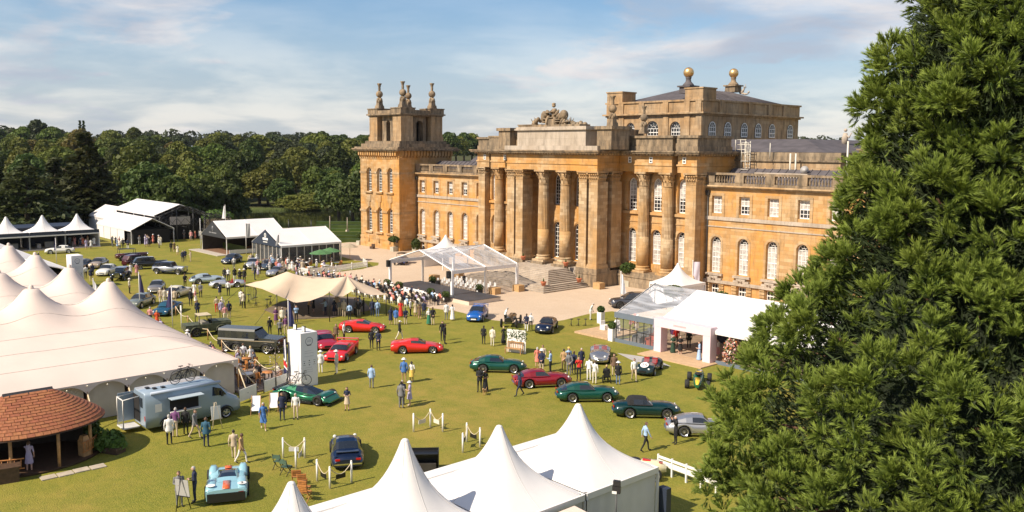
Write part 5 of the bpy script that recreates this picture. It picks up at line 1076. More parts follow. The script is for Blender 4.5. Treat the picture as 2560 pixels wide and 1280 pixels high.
GT = dict(L=4.41, W=1.74, wheels=(-1.12,1.30,.33), sill=True, style='wire', tyre=.2, lamp=(.935,.66), tail=.66, lift=.12, hip=.985, shoulder=.22, tuck=.90,
    deck=[(0,.66),(.05,.78),(.16,.86),(.3,.86),(.45,.83),(.6,.84),(.75,.85),(.88,.78),(.96,.64),(1,.50)], plan=[(0,.70),(.06,.87),(.2,.99),(.4,.94),(.6,.95),(.78,.99),(.9,.86),(.97,.62),(1,.38)],
    cabin=[(.06,.82,.8),(.16,1.02,.74),(.27,1.18,.72),(.36,1.235,.72),(.46,1.235,.72),(.52,1.19,.74),(.60,.87,.95)], glass=(0,5), pillars=(1,2))
GTC = dict(GT, cabin=[(.21,.86,.9),(.24,1.20,.70),(.30,1.27,.70),(.44,1.25,.72),(.50,1.20,.74),(.58,.88,.95)], glass=(4,), pillars=(1,), deck=[(0,.68),(.05,.80),(.16,.86),(.3,.87),(.45,.85),(.6,.85),(.75,.85),(.88,.79),(.96,.66),(1,.52)], roofcol=M('black_hood', (.012,.012,.013), .9, .1))
WEDGE = dict(L=4.48, W=1.97, wheels=(-1.20,1.35,.33), style='star5', tyre=.26, bump=False, lamp=(.93,.50), tail=.70, tuck=.96, shoulder=.12, crown=.03, hip=.98,
    deck=[(0,.80),(.06,.90),(.2,.93),(.32,.92),(.45,.84),(.6,.80),(.72,.76),(.86,.64),(.96,.52),(1,.42)], plan=[(0,.94),(.05,1),(.3,1),(.5,.95),(.7,.93),(.9,.91),(.97,.84),(1,.74)],
    cabin=[(.16,.94,.8),(.30,1.06,.74),(.38,1.12,.72),(.46,1.13,.72),(.52,1.10,.74),(.66,.80,.92)], glass=(4,), pillars=(1,), cabw=.80)
SALOON = dict(L=4.5, W=1.72, wheels=(-1.28,1.35,.32), style='disc', plate=True, lamp=(.97,.62), tail=.66,
    deck=[(0,.66),(.03,.84),(.2,.90),(.4,.91),(.6,.92),(.8,.88),(.94,.80),(.985,.68),(1,.55)], plan=[(0,.82),(.05,.94),(.25,1),(.7,1),(.92,.94),(.985,.84),(1,.74)],
    cabin=[(.10,.92,.9),(.22,1.30,.76),(.30,1.38,.76),(.46,1.40,.76),(.56,1.36,.77),(.68,.94,.95)], glass=(0,4), pillars=(2,))
COUPE = dict(SALOON, L=4.4, cabin=[(.08,.88,.9),(.22,1.20,.72),(.32,1.30,.72),(.44,1.31,.72),(.52,1.27,.74),(.64,.90,.95)], deck=[(0,.62),(.03,.80),(.2,.86),(.4,.86),(.6,.87),(.8,.85),(.93,.76),(.985,.64),(1,.5)])
ROADSTER = dict(GT, cabin=None, L=4.35, deck=[(0,.60),(.05,.76),(.16,.84),(.27,.80),(.32,.58),(.50,.58),(.55,.86),(.7,.88),(.86,.78),(.96,.62),(1,.48)], sill=False)
ETYPE = dict(GT, L=4.45, deck=[(0,.52),(.04,.66),(.15,.80),(.3,.82),(.45,.84),(.6,.86),(.75,.84),(.9,.68),(.97,.54),(1,.42)], sill=False)
SPORT = dict(L=3.9, W=1.66, wheels=(-1.05,1.20,.32), style='multi', cabin=None, bump=False, lamp=(.93,.56), tail=.5, hip=.97, shoulder=.2, tyre=.22,
    deck=[(0,.52),(.06,.74),(.2,.82),(.3,.76),(.36,.55),(.52,.56),(.57,.74),(.7,.76),(.84,.74),(.94,.58),(1,.42)], plan=[(0,.6),(.08,.9),(.25,1),(.45,.88),(.6,.88),(.78,1),(.92,.9),(1,.5)])
SUV = dict(L=4.75, W=1.95, wheels=(-1.42,1.46,.38), style='star5', rim=RIMD, bump=False, clear=.24, lamp=(.96,.85), tail=.95, shoulder=.18, tyre=.25,
    deck=[(0,.80),(.03,1.0),(.2,1.05),(.5,1.05),(.66,1.06),(.85,1.0),(.96,.92),(1,.6)], plan=[(0,.88),(.05,.97),(.3,1),(.8,1),(.93,.94),(1,.8)],
    cabin=[(.02,1.06,.9),(.10,1.56,.80),(.22,1.68,.78),(.44,1.70,.78),(.54,1.64,.80),(.70,1.06,.96)], glass=(0,4), pillars=(2,))
def hd(p, q): a, b_ = at(*p), at(*q); return atan2(b_.y-a.y, b_.x-a.x)
def place(rw, fw_, side, S):
    """position and heading from the ground points of the near rear and front wheels; side=+1 when the visible side is the car's right"""
    a, c = at(*rw), at(*fw_); h = atan2(c.y-a.y, c.x-a.x); m = (a+c)/2; xm = (S['wheels'][0]+S['wheels'][1])/2; nx, ny = -sin(h), cos(h)
    return (m.x+side*nx*S['W']*.44-cos(h)*xm, m.y+side*ny*S['W']*.44-sin(h)*xm), h
GRN = paint('racing_green', (.006,.075,.05), .35); DGRN = paint('deep_green', (.004,.032,.028), .3); RED = paint('red', (.62,.018,.008)); DRED = paint('dark_red', (.26,.008,.016), .3); SIL = paint('silver', (.50,.50,.50), .75, .3); BLU = paint('rally_blue', (.012,.11,.42), .2); DBL = paint('navy', (.008,.016,.045), .3); BLK = paint('black', (.008,.008,.009)); WHT = paint('white', (.78,.76,.70)); GRY = paint('grey', (.16,.15,.14), .5); SIG = paint('silver_green', (.30,.33,.27), .5); CRM = paint('cream', (.70,.64,.48)); TEAL = paint('teal_blue', (.02,.10,.16), .4); ICE = paint('ice_blue', (.42,.50,.54), .4); TAN = paint('tan', (.42,.33,.24), .2); GMET = paint('gunmetal', (.09,.09,.10), .6)
RW = [('dark green classic coupe nearest the pair with the dog', (1205,932), (1288,934), GT, GRN, 'row of classic coupes'),
      ('red classic coupe between the two green coupes', (1321,972), (1406,968), GT, DRED, 'row of classic coupes'),
      ('dark green classic coupe with chrome sill, right of the red coupe', (1431,1007), (1519,1006), GT, GRN, 'row of classic coupes')]
for l, a, c, S, col, g in RW: p, h = place(a, c, 1, S); car(l, p, h, S, col, group=g)
p, h = place((1573,1046), (1670,1048), 1, GTC); car('blackish green convertible with raised black hood', p, h, GTC, DGRN, group='row of classic coupes')
p, h = place((1713,1093), (1808,1096), 1, GT); car('silver classic coupe half hidden by the conifer', p, h, GT, SIL, group='row of classic coupes')
T1 = dict(WEDGE); p, h = place((1006,885), (1084,884), 1, T1); car('bright red flat sports car alone at the centre of the lawn', p, h, T1, RED, 'sports car', 'red sports cars', 'sports_car')
p, h = place((872,832), (939,833), 1, dict(WEDGE, W=1.9)); car('bright red sports car nearest the stretch tent', p, h, dict(WEDGE, L=4.3, W=1.9), RED, 'sports car', 'red sports cars', 'sports_car')
F50 = dict(WEDGE, L=4.45, W=1.98, deck=[(0,.98),(.06,1.0),(.14,.95),(.25,.93),(.4,.90),(.55,.80),(.7,.72),(.86,.62),(.95,.50),(1,.40)])
r = car('red sports car facing the camera beside the white pillar', at(852,893)[:2], hd((880,872), (838,905)), F50, RED, 'sports car', 'red sports cars', 'sports_car'); b = MB(); b.box(-2.2,-1.9,-.95,.95,1.18,1.22); b.box(-2.15,-1.95,-.95,-.9,.9,1.18); b.box(-2.15,-1.95,.9,.95,.9,1.18); b.build('rear_wing', RED, r)
r = car('dark red sports car with raised door, half hidden by the white pillar', at(812,865)[:2], hd((800,850), (828,882)), F50, paint('crimson', (.34,.012,.02)), 'sports car', 'red sports cars', 'sports_car'); b = MB(); b.add([(.3,-.95,.8),(1.0,-.95,.75),(.9,-1.3,1.75),(.2,-1.25,1.7),(.3,-.9,.8),(1.0,-.9,.75),(.9,-1.25,1.76),(.2,-1.2,1.71)], [(0,1,2,3),(7,6,5,4),(0,4,5,1),(1,5,6,2),(2,6,7,3),(3,7,4,0)]); b.build('raised_door', paint('crimson', (.34,.012,.02)), r)
r = car('blue rally saloon with rear wing at the gravel edge', at(1194,797)[:2], hd((1210,782), (1184,808)), dict(SALOON, L=4.35, style='star5', bump=False), BLU, 'car'); b = MB(); b.box(-2.1,-1.85,-.8,.8,1.2,1.25); b.box(-2.05,-1.9,-.75,-.7,.9,1.2); b.box(-2.05,-1.9,.7,.75,.9,1.2); b.build('rear_wing', BLU, r); b = MB(); b.box(.7,1.1,-.3,.3,.95,1.0); b.build('bonnet_scoop', BLU, r)
car('dark blue coupe facing the camera near the gravel edge', at(1367,826)[:2], hd((1380,812), (1355,838)), GT, DBL)
car('silver roadster with red seats beside the group of men', at(1500,898)[:2], hd((1503,880), (1500,914)), ROADSTER, paint('bare_alloy', (.52,.50,.48), .8, .25))
# numbered racer and the green and yellow single seater
r = car('dark green open racer with number 15 roundel', at(1622,928)[:2], hd((1640,912), (1606,942)), SPORT, paint('black_green', (.008,.022,.02)), 'racing car', name='racing_car')
b = MB(); n = 20; b.add([(1.36+.31*cos(2*pi*k/n), .33*sin(2*pi*k/n), .815-.14*cos(2*pi*k/n)) for k in range(n)], [tuple(range(n))]); b.build('roundel', WHITE, r)
me = fontmesh('15', .46); me.materials.append(BLACK); o = put('number', me, r, (1.36,0,.822)); o.rotation_euler = (radians(24),0,radians(90))
def monoposto(label, at_, h, col, stripe, spec='sixties'):
    r = root('single_seater', label, 'racing car', (at_[0], at_[1], .005), h); b = MB(); rg = []
    for (x, w, z0, z1) in ((-1.7,.18,.3,.62),(-1.2,.34,.22,.86),(-.4,.40,.16,.86),(.0,.40,.16,.62),(.5,.36,.16,.66),(1.2,.27,.18,.58),(1.75,.14,.22,.42)):
        rg.append([(x, y*w, lerp(z0, z1, z)) for y, z in ((1,.25),(1,.7),(.55,1),(-.55,1),(-1,.7),(-1,.25),(-.6,0),(.6,0))])
    b.loft(rg); b.build('body', col, r); b = MB(); b.loft([[(x, y, z) for y, z in ((w,zz),(w,zz+.02),(-w,zz+.02),(-w,zz))] for x, w, zz in ((-1.5,.17,.77),(-.5,.2,.88),(-.42,.2,.88))]); b.loft([[(x, y, z) for y, z in ((w,zz),(w,zz+.02),(-w,zz+.02),(-w,zz))] for x, w, zz in ((.5,.2,.675),(1.2,.17,.60),(1.72,.09,.44))]); b.build('stripe', stripe, r)
    add_wheels(r, (-1.15, 1.2), 1.5, .33, .32, 'multi', RIM); 
    for x in (-1.15, 1.2):
        s = MB()
        for dz in (-.08, .08): s.tube([(x,-.65,.33+dz),(x,.65,.33+dz)], .025, 5)
        s.build('suspension', STEEL, r)
    c = MB(); c.lathe([(.26,.0),(.30,.10),(.27,.12)], 12, (.0,0,.78)); c.build('cockpit_rim', BLACK, r); return r
monoposto('green single seater with yellow stripe beside the conifer', at(1746,962)[:2], hd((1750,945), (1742,978)), paint('lotus_green', (.008,.10,.035)), paint('yellow', (.75,.50,.03)))
monoposto('pale yellow and red single seater half hidden behind the pagoda', at(1586,1186)[:2], hd((1690,1192), (1640,1188)), paint('pale_yellow', (.72,.66,.42)), paint('red', (.62,.018,.008)))
# black skeletal vintage racer
r = root('vintage_racer', 'black skeletal vintage racer at the gravel edge', 'racing car', (*at(1278,812)[:2], .005), hd((1290,795), (1262,826))); b = MB()
b.loft([[(x, y*w, lerp(z0, z1, z)) for y, z in ((1,.2),(1,.8),(.5,1),(-.5,1),(-1,.8),(-1,.2))] for x, w, z0, z1 in ((-1.7,.2,.5,.8),(-1.0,.4,.4,1.05),(-.2,.42,.4,1.0),(.1,.4,.4,1.05),(1.5,.32,.42,1.0),(1.6,.3,.42,.98))]); b.build('body', BLK, r); add_wheels(r, (-1.2, 1.35), 1.5, .42, .14, 'wire', RIMD)
b = MB(); b.tube([(-1.2,-.7,.42),(-1.2,.7,.42)], .05); b.tube([(1.35,-.7,.42),(1.35,.7,.42)], .04); [b.tube([(.3+.25*k,.34,.95),(.35+.25*k,.55,.8),(.0,.6,.6),(-1.3,.6,.5)], .035, 5) for k in range(4)]; b.build('exhaust_and_axles', STEEL, r)
# rear view of the dark coupe with chairs beside it
SP9 = dict(L=4.25, W=1.78, wheels=(-1.12,1.15,.32), style='star5', bump=False, lamp=(.93,.70), tail=.60, shoulder=.2, tyre=.24,
    deck=[(0,.60),(.04,.72),(.15,.82),(.3,.84),(.5,.84),(.65,.82),(.8,.80),(.92,.72),(.98,.6),(1,.45)], plan=[(0,.86),(.06,.98),(.2,1.03),(.35,1),(.55,.92),(.75,.95),(.9,.92),(.97,.82),(1,.7)],
    cabin=[(.05,.76,.86),(.18,1.02,.74),(.32,1.24,.72),(.42,1.30,.72),(.52,1.28,.73),(.58,1.22,.75),(.68,.86,.95)], glass=(1,5), pillars=(1,))
r = car('dark navy rounded coupe seen from behind, rope posts at its tail', at(866,1145)[:2], hd((870,1172), (862,1112)), SP9, DBL, 'sports car', name='sports_car'); b = MB(); b.box(-1.75,-1.35,-.6,.6,.93,.97); b.build('rear_spoiler', DBL, r); b = MB(); b.box(-2.14,-2.10,-.75,.75,.36,.44); b.build('rear_bumper', CHROME, r)
# blue and orange long-tailed racer
S17 = dict(L=4.3, W=2.0, wheels=(-1.15,1.15,.34), style='multi', rim=RIMD, bump=False, lamp=(.9,.5), tail=.55, tyre=.34, shoulder=.10, crown=.02, hip=.99, tuck=.97, grille=False,
    deck=[(0,.78),(.05,.80),(.2,.82),(.3,.80),(.45,.74),(.6,.66),(.75,.70),(.86,.62),(.95,.44),(1,.30)], plan=[(0,.96),(.05,1),(.3,1),(.5,.90),(.68,.92),(.85,.98),(.95,.9),(1,.7)], cabin=[(.22,.80,.9),(.34,.90,.8),(.46,.93,.72),(.56,.90,.72),(.72,.70,.9)], glass=(1,2,3), pillars=(), cabw=.55)
GULF = paint('powder_blue', (.28,.50,.58)); ORG = paint('orange', (.72,.13,.03)); r = car('powder blue racing car with orange centre stripe', at(570,1222)[:2], hd((571,1255), (577,1185)), S17, GULF, 'racing car', name='racing_car')
for s in (-1, 1):
    b = MB(); b.loft([[(x, s*.72+y*.26, lerp(.55, z1, z)) for y, z in ((1,0),(.95,.7),(.5,1),(-.5,1),(-.95,.7),(-1,0))] for x, z1 in ((-2.1,.80),(-1.5,.90),(-.9,.94),(-.4,.80))]); b.loft([[(x, s*.74+y*.22, lerp(.4, z1, z)) for y, z in ((1,0),(.95,.7),(.5,1),(-.5,1),(-.95,.7),(-1,0))] for x, z1 in ((.6,.60),(1.0,.86),(1.4,.84),(1.9,.45))]); b.build('wheel_hump', GULF, r)
    b = MB(); b.add([(-1.9,s*.95,.925) if False else (-1.75+.2*cos(2*pi*k/14), s*.74+.22*sin(2*pi*k/14), .915) for k in range(14)], [tuple(range(14))]); b.build('number_disc', WHITE, r)
me = fontmesh('2', .34); me.materials.append(BLACK)
o = put('number', me, r, (-1.75,-.74,.925)); o.rotation_euler.z = -pi/2
b = MB(); b.loft([[(x, y, z) for y, z in ((.17,zz),(.17,zz+.012),(-.17,zz+.012),(-.17,zz))] for x, zz in ((-2.16,.835),(-1.7,.86),(-1.15,.875))]); b.build('stripe', ORG, r); b = MB(); b.loft([[(x, y, z) for y, z in ((.17,zz),(.17,zz+.012),(-.17,zz+.012),(-.17,zz))] for x, zz in ((.95,.75),(1.5,.70),(1.9,.54),(2.12,.36))]); b.build('stripe', ORG, r)
b = MB(); b.box(-2.17,-2.14,-.9,.9,.18,.62); b.build('tail_panel', BLACK, r)
# green hypercar with glass canopy
VK = dict(L=4.5, W=2.0, wheels=(-1.3,1.42,.36), style='multi', rim=RIMD, bump=False, lamp=(.9,.52), tail=.7, tyre=.32, shoulder=.10, crown=.02, grille=False, tuck=.80, clear=.10,
    deck=[(0,.70),(.05,.74),(.15,.86),(.28,.80),(.45,.62),(.6,.56),(.75,.64),(.85,.66),(.94,.48),(1,.28)], plan=[(0,.92),(.05,.98),(.2,1),(.36,.86),(.5,.74),(.65,.78),(.8,1),(.92,.98),(1,.8)], cabin=[(.08,.84,.7),(.22,.98,.62),(.36,1.06,.62),(.48,1.07,.64),(.56,1.0,.68),(.74,.64,.9)], glass=(2,3,4), pillars=(1,), cabw=.62)
p, h = place((700,1003), (806,1016), 1, VK); r = car('metallic green hypercar beside the white pillar', p, h, VK, paint('satin_green', (.02,.16,.075), .5), 'sports car', name='sports_car')
b = MB(); b.box(2.0,2.3,-.98,.98,.10,.15); b.tube([(2.05,-.9,.15),(1.8,-.95,.45)], .04, 4); b.tube([(2.05,.9,.15),(1.8,.95,.45)], .04, 4); b.build('front_wing', BLACK, r); b = MB(); b.box(-2.25,-1.95,-.9,.9,.84,.88); b.build('rear_wing', BLACK, r); b = MB(); b.box(-.9,.9,-.98,.98,.10,.24); b.build('floor_edge', BLACK, r)
p, h = place((1640,770), (1523,773), -1, SUV); car('gunmetal estate car parked on the gravel', p, h, SUV, GMET)
# ---------------- far rows
FARC = [('mid blue low coupe behind the marquee ropes', 418,783, (440,770),(392,792), dict(WEDGE, cabin=SP9['cabin'], W=1.85), TEAL), ('silver green saloon nearest the left flagpole', 352,765, (372,757),(336,770), SALOON, SIG), ('grey coupe with number plate between the two flagpoles', 392,728, (405,715),(385,738), COUPE, paint('warm_grey', (.30,.27,.24), .5)),
        ('cream white coupe behind the right flagpole', 446,740, (425,745),(466,733), COUPE, CRM), ('ice blue long bonneted coupe beyond the dark suited man', 519,707, (490,709),(548,706), ETYPE, ICE), ('pale silver roadster at the left tip of the stretch tent', 568,718, (595,716),(540,719), ROADSTER, paint('pale_silver', (.6,.6,.62), .6)),
        ('white sports coupe in front of the far stalls', 150,633, (175,632),(125,634), COUPE, WHT), ('white saloon behind the far pillar sign', 268,686, (290,678),(245,695), SALOON, WHT), ('beige saloon behind the white saloon', 247,668, (262,662),(230,674), SALOON, TAN),
        ('navy saloon before the charcoal gabled tent', 580,657, (600,650),(558,662), SALOON, DBL), ('dull blue coupe in the crowd before the glazed tent', 668,672, (690,662),(645,682), COUPE, paint('slate_blue', (.07,.10,.14), .4)), ('silver coupe at the back edge of the stretch tent', 692,688, (712,682),(672,694), GT, SIL), ('pale silver car half hidden in the crowd before the glazed tent', 632,668, (640,658),(625,678), COUPE, paint('pale_silver', (.6,.6,.62), .6)), ('grey saloon left of the far pillar sign', 205,672, (222,668),(190,676), SALOON, GRY)]
for l, x, y, a, c, S, col in FARC: car(l, at(x, y)[:2], hd(a, c), S, col, group='cars on the far lawn')
# vintage cars with separate wings
def vintage(label, at_, h, col, wing, L=5.0, H=1.75, roof=None, open_=False):
    r = root('vintage_car', label, 'car', (at_[0], at_[1], .005), h, 'vintage cars on the far lawn'); W_ = 1.35; b = MB(); rg = []
    for x, w, z1 in ((-L*.48,.40,.95),(-L*.42,.60,1.08),(-L*.1,.66,1.10),(L*.12,.62,1.10),(L*.16,.46,1.10),(L*.42,.36,1.08),(L*.44,.34,1.04)):
        rg.append([(x, y*w*1.05, lerp(.42, z1, z)) for y, z in ((1,0),(1,.75),(.7,1),(-.7,1),(-1,.75),(-1,0))])
    b.loft(rg); b.build('body', col, r)
    if not open_:
        hull = MB(); GW = {'w': MB(), 1: MB(), 5: MB()}; st = [[(x, y*w, lerp(1.05, z, q)) for y, q in ((1,0),(.98,.12),(.93,.8),(.7,.98),(-.7,.98),(-.93,.8),(-.98,.12),(-1,0))] for x, w, z in ((-L*.44,.60,1.12),(-L*.36,.63,H-.08),(-L*.2,.66,H),(-L*.02,.66,H),(L*.10,.63,H-.04),(L*.15,.60,1.12))]
        for j in range(5):
            for i in range(7):
                P = [st[j][i], st[j][i+1], st[j+1][i+1], st[j+1][i]]; (GW['w'] if j == 4 and 0 < i < 6 else GW[i] if i in (1,5) and j in (1,2,3) else hull).add(P, [(0,3,2,1)], 0, True)
        hull.build('roof', roof or col, r)
        for k_, g_ in GW.items(): g_.build('windscreen' if k_ == 'w' else 'side_window', CGLASS, r)
    else:
        b = MB(); b.grid(lambda u, v: (lerp(-L*.40, L*.08, u), lerp(-.66,.66,v), H+.05*sin(pi*u)+.05*sin(pi*v)), 6, 6); b.tube([(L*.08,-.6,1.1),(L*.08,-.62,H)], .03); b.tube([(L*.08,.6,1.1),(L*.08,.62,H)], .03); b.tube([(-L*.38,-.6,1.1),(-L*.38,-.62,H)], .03); b.tube([(-L*.38,.6,1.1),(-L*.38,.62,H)], .03); b.build('folding_hood', roof or BLACK, r)
    for x in (-L*.29, L*.33):
        for s in (-1, 1):
            f = MB(); f.loft([[(x+.50*cos(a), s*.74+dy, .40+q*sin(a)) for dy, q in ((-.13,.50),(.13,.47),(.13,.44),(-.13,.46))] for a in [radians(-10+200*k/12) for k in range(13)]]); f.build('wing', wing, r)
    for s in (-1, 1): b = MB(); b.box(-L*.18,L*.22,s*.74-.13,s*.74+.13,.34,.39); b.build('running_board', wing, r)
    add_wheels(r, (-L*.29, L*.33), 1.46, .38, .17, 'wire', RIM); b = MB(); b.box(L*.44,L*.46,-.30,.30,.5,1.12); b.build('radiator', CHROME, r)
    for s in (-1, 1): b = MB(); b.ball((L*.45,s*.48,.92), .14, 10, 6); b.build('headlight', CHROME, r)
    return r
vintage('two tone navy and silver limousine in the middle of the far row', at(425,684)[:2], hd((378,682), (470,686)), paint('silver_blue', (.5,.52,.55), .5), DBL, 5.3, 1.7, DBL)
vintage('black vintage limousine behind the two tone limousine', at(375,671)[:2], hd((345,673), (405,669)), BLK, BLK, 5.0)
vintage('black vintage tourer with long hood at the back of the row', at(330,650)[:2], hd((300,652), (360,648)), paint('maroon', (.06,.01,.012)), BLK, 5.0, 1.75, BLACK, True)
vintage('black vintage saloon facing the camera beside the white saloon', at(303,698)[:2], hd((318,688), (288,706)), BLK, BLK, 4.8, 1.65, paint('silver', (.5,.5,.5)))
vintage('dark vintage saloon behind the black limousine', at(340,664)[:2], hd((315,668), (365,660)), paint('maroon', (.06,.01,.012)), BLK, 4.8)
vintage('dark blue vintage tourer standing on the gravel', at(1003,660)[:2], hd((1012,652), (993,668)), paint('royal_blue', (.02,.03,.13)), paint('royal_blue', (.02,.03,.13)), 4.4, 1.55, BLACK, True)
# ---------------- 4x4s
def offroad(label, at_, h, L, W_, wheels, col, pickup=False, roofcol=None):
    r = root('off_roader', label, 'off-roader', (at_[0], at_[1], .005), h); b = MB(); xf = L/2; x0 = -L/2; cab = xf-1.75
    hull, g = MB(), MB(); b.box(x0,xf-.1,-W_/2,W_/2,.62,1.12)
    b.add([(cab-.05,-W_/2+.08,1.12),(xf-.05,-W_/2+.12,1.12),(xf-.05,W_/2-.12,1.12),(cab-.05,W_/2-.08,1.12),(cab-.05,-W_/2+.1,1.34),(xf-.08,-W_/2+.15,1.26),(xf-.08,W_/2-.15,1.26),(cab-.05,W_/2-.1,1.34)], [(4,5,6,7),(0,1,5,4),(1,2,6,5),(2,3,7,6)]); b.box(x0+.1,xf-.2,-W_/2+.1,W_/2-.1,.40,.62); b.build('body', col, r)
    top = 2.02 if not pickup else 1.95; rear = x0 if not pickup else cab-1.25
    P = lambda y, q: (y, q); st = [[(x, s*w, z) for s, w, z in ((1,W_/2-.03,1.12),(1,W_/2-.10,1.5 if False else 1.22),(1,W_/2-.16,top-.18),(1,W_/2-.26,top),(-1,W_/2-.26,top),(-1,W_/2-.16,top-.18),(-1,W_/2-.10,1.22),(-1,W_/2-.03,1.12))] for x in ((rear, rear+.06, rear+.12)+tuple(lerp(rear+.12, cab-.45, k/6) for k in range(1, 7)))]
    if not pickup:
        for j in range(len(st)-1):
            for i in range(7):
                if i in (1,5) and j > 1 and j % 2 == 0: sw_ = MB(); sw_.add([st[j][i], st[j][i+1], st[j+1][i+1], st[j+1][i]], [(0,3,2,1)], 0); sw_.build('side_window', CGLASS, r)
                else: hull.add([st[j][i], st[j][i+1], st[j+1][i+1], st[j+1][i]], [(0,3,2,1)], 0)
        hull.add(st[0], [tuple(range(8))]); e = st[-1]; g.add([e[1], (cab,e[1][1],1.34), (cab,e[6][1],1.34), e[6], e[2], e[5]], [(4,1,2,5)]); g.add([e[1], e[2], (cab,e[1][1],1.30)], [(0,1,2)]); g.add([e[6], e[5], (cab,e[6][1],1.30)], [(2,1,0)]); hull.build('roof', roofcol or col, r); g.build('windscreen', CGLASS, r)
    else:
        b = MB(); b.box(rear,cab-.1,-W_/2+.1,W_/2-.1,top-.05,top); b.build('canvas_roof', M('tan_canvas', (.50,.42,.28), .85, .08), r); 
        for x in (rear+.05, cab-.12):
            for s in (-1, 1): b = MB(); b.tube([(x,s*(W_/2-.12),1.12),(x,s*(W_/2-.12),top-.05)], .035, 4); b.build('hood_post', STEEL, r)
        b = MB(); b.add([(cab,-W_/2+.12,1.34),(cab,W_/2-.12,1.34),(cab-.12,W_/2-.12,top-.06),(cab-.12,-W_/2+.12,top-.06)], [(0,1,2,3)]); b.build('windscreen', CLEARG, r); b = MB(); b.box(x0+.12,rear-.1,-W_/2+.12,W_/2-.12,.9,1.05); b.box(rear+.3,rear+.9,-.7,.7,.9,1.3); b.build('load_bed_and_seats', M('bed_grey', (.25,.23,.19), .8, .1), r)
    for x in wheels:
        for s in (-1, 1): a = MB(); a.loft([[(x+.56*cos(t), s*(W_/2-.02)+dy, .42+q*sin(t)) for dy, q in ((-.12,.54),(.10,.54),(.10,.47),(-.12,.47))] for t in [radians(180*k/10) for k in range(11)]]); a.build('arch', BLACK if not pickup else col, r)
    add_wheels(r, wheels, W_-.12, .42, .26, 'star5', RIM if not pickup else RIMD); b = MB(); b.box(xf-.12,xf+.05,-W_/2+.05,W_/2-.05,.52,.68); b.build('bumper', BLACK, r)
    for s in (-1, 1): b = MB(); b.ball((xf-.03,s*.6,.98), .11, 10, 6, 0, 1, .4); b.build('headlight', LAMP, r)
    if not pickup:
        tm, bm_ = wheel_meshes(.4, .24, 'star5'); o = put('spare_wheel', tm, r, (x0-.14,0,1.1), pi/2)
        for s in (-1, 1): b = MB(); b.box(x0+.1,xf-.3,s*W_/2-.012,s*W_/2+.012,1.06,1.11); b.build('waist_strip', M('bronze_strip', (.40,.33,.22), .4, .05), r)
    return r
S4 = dict(W=1.9, wheels=(-1.55,1.55)); p, h = place((577,880), (664,885), 1, S4); offroad('long black green off-roader with six windows', p, h, 5.6, 1.9, (-2.0,-1.0,1.75), paint('black_olive', (.022,.025,.018), 0, .5))
S4 = dict(W=1.7, wheels=(-1.1,1.1)); p, h = place((496,842), (550,836), 1, S4); offroad('camouflage green pickup with tan canvas cab roof', p, h, 4.2, 1.68, (-1.15,1.15), M('camouflage', (.035,.055,.035), .6, .3, 3, col2=(.13,.135,.075)), True)
# ---------------- the pale blue camper van with its hatch
VB = paint('van_blue', (.24,.315,.39), .1, .4); vn = root('camper_van', 'pale blue high roofed van serving from its side hatch', 'van', (-54.4, 21.0, .005), radians(90)); b = MB(); L = 6.2; hw = 1.02; cr_ = [(-3.05,.42,2.45,.95),(-3.0,.34,2.52,1),(-1,.32,2.55,1),(1.0,.32,2.55,1),(1.45,.32,2.5,.99),(2.25,.34,1.62,.97),(2.85,.36,1.30,.92),(3.1,.42,1.0,.80)]; rg = []
for x, z0, z1, k in cr_: rg.append([(x, y*hw*k, lerp(z0, z1, q)) for y, q in ((1,0),(1.0,.3),(1,.62),(.97,.9),(.86,1),(-.86,1),(-.97,.9),(-1,.62),(-1,.3),(-1,0))])
b.loft(rg, 0, True); b.build('body', VB, vn)
g = MB(); g.add([(1.50,-.86,2.40),(1.50,.86,2.40),(2.28,.86,1.66),(2.28,-.86,1.66)], [(0,1,2,3)]); 
for v in range(4): g.v[-4+v] = (g.v[-4+v][0]+.03, g.v[-4+v][1], g.v[-4+v][2]+.03)
g.build('windscreen', CGLASS, vn)
for s in (-1, 1): g = MB(); y = s*(hw+.008); g.add([(1.15,y,1.62),(2.1,y,1.56),(1.75,y*.985,2.02),(1.2,y*.985,2.2)], [(0,1,2,3)]); g.build('cab_window', CGLASS, vn)
g = MB(); g.box(-1.55,.25,-hw-.012,-hw+.1,1.15,2.0); g.build('hatch_shade_panel', DARKIN, vn); g = MB(); g.box(-1.7,.35,-hw-.75,-hw-.02,2.02,2.06); o = g.build('hatch_flap', M('flap_blue', (.40,.47,.52), .5, .03), vn); g = MB(); g.box(-1.6,.3,-hw-.32,-hw-.01,1.08,1.14); g.build('counter_shelf', WHITE, vn)  # black panel on the flank paints the shade within the hatch
g = MB(); g.tube([(-2.7,-hw+.02,2.46),(1.7,-hw+.02,2.46)], .10, 8); g.build('awning_roll', M('awning_blue', (.36,.42,.52), .5, .03), vn); g = MB(); g.box(-2.45,-2.05,-hw-.012,-hw,1.25,1.75); g.build('menu_sheet', WHITE, vn)
g = MB(); g.box(-3.075,-3.05,-.62,-.25,1.55,2.15); g.build('rear_window', CGLASS, vn)
for (s, nm) in ((1, 'rear_door'),): g = MB(); g.box(-4.0,-3.05,s*hw-.06,s*hw,.5,2.3); g.build(nm, VB, vn)
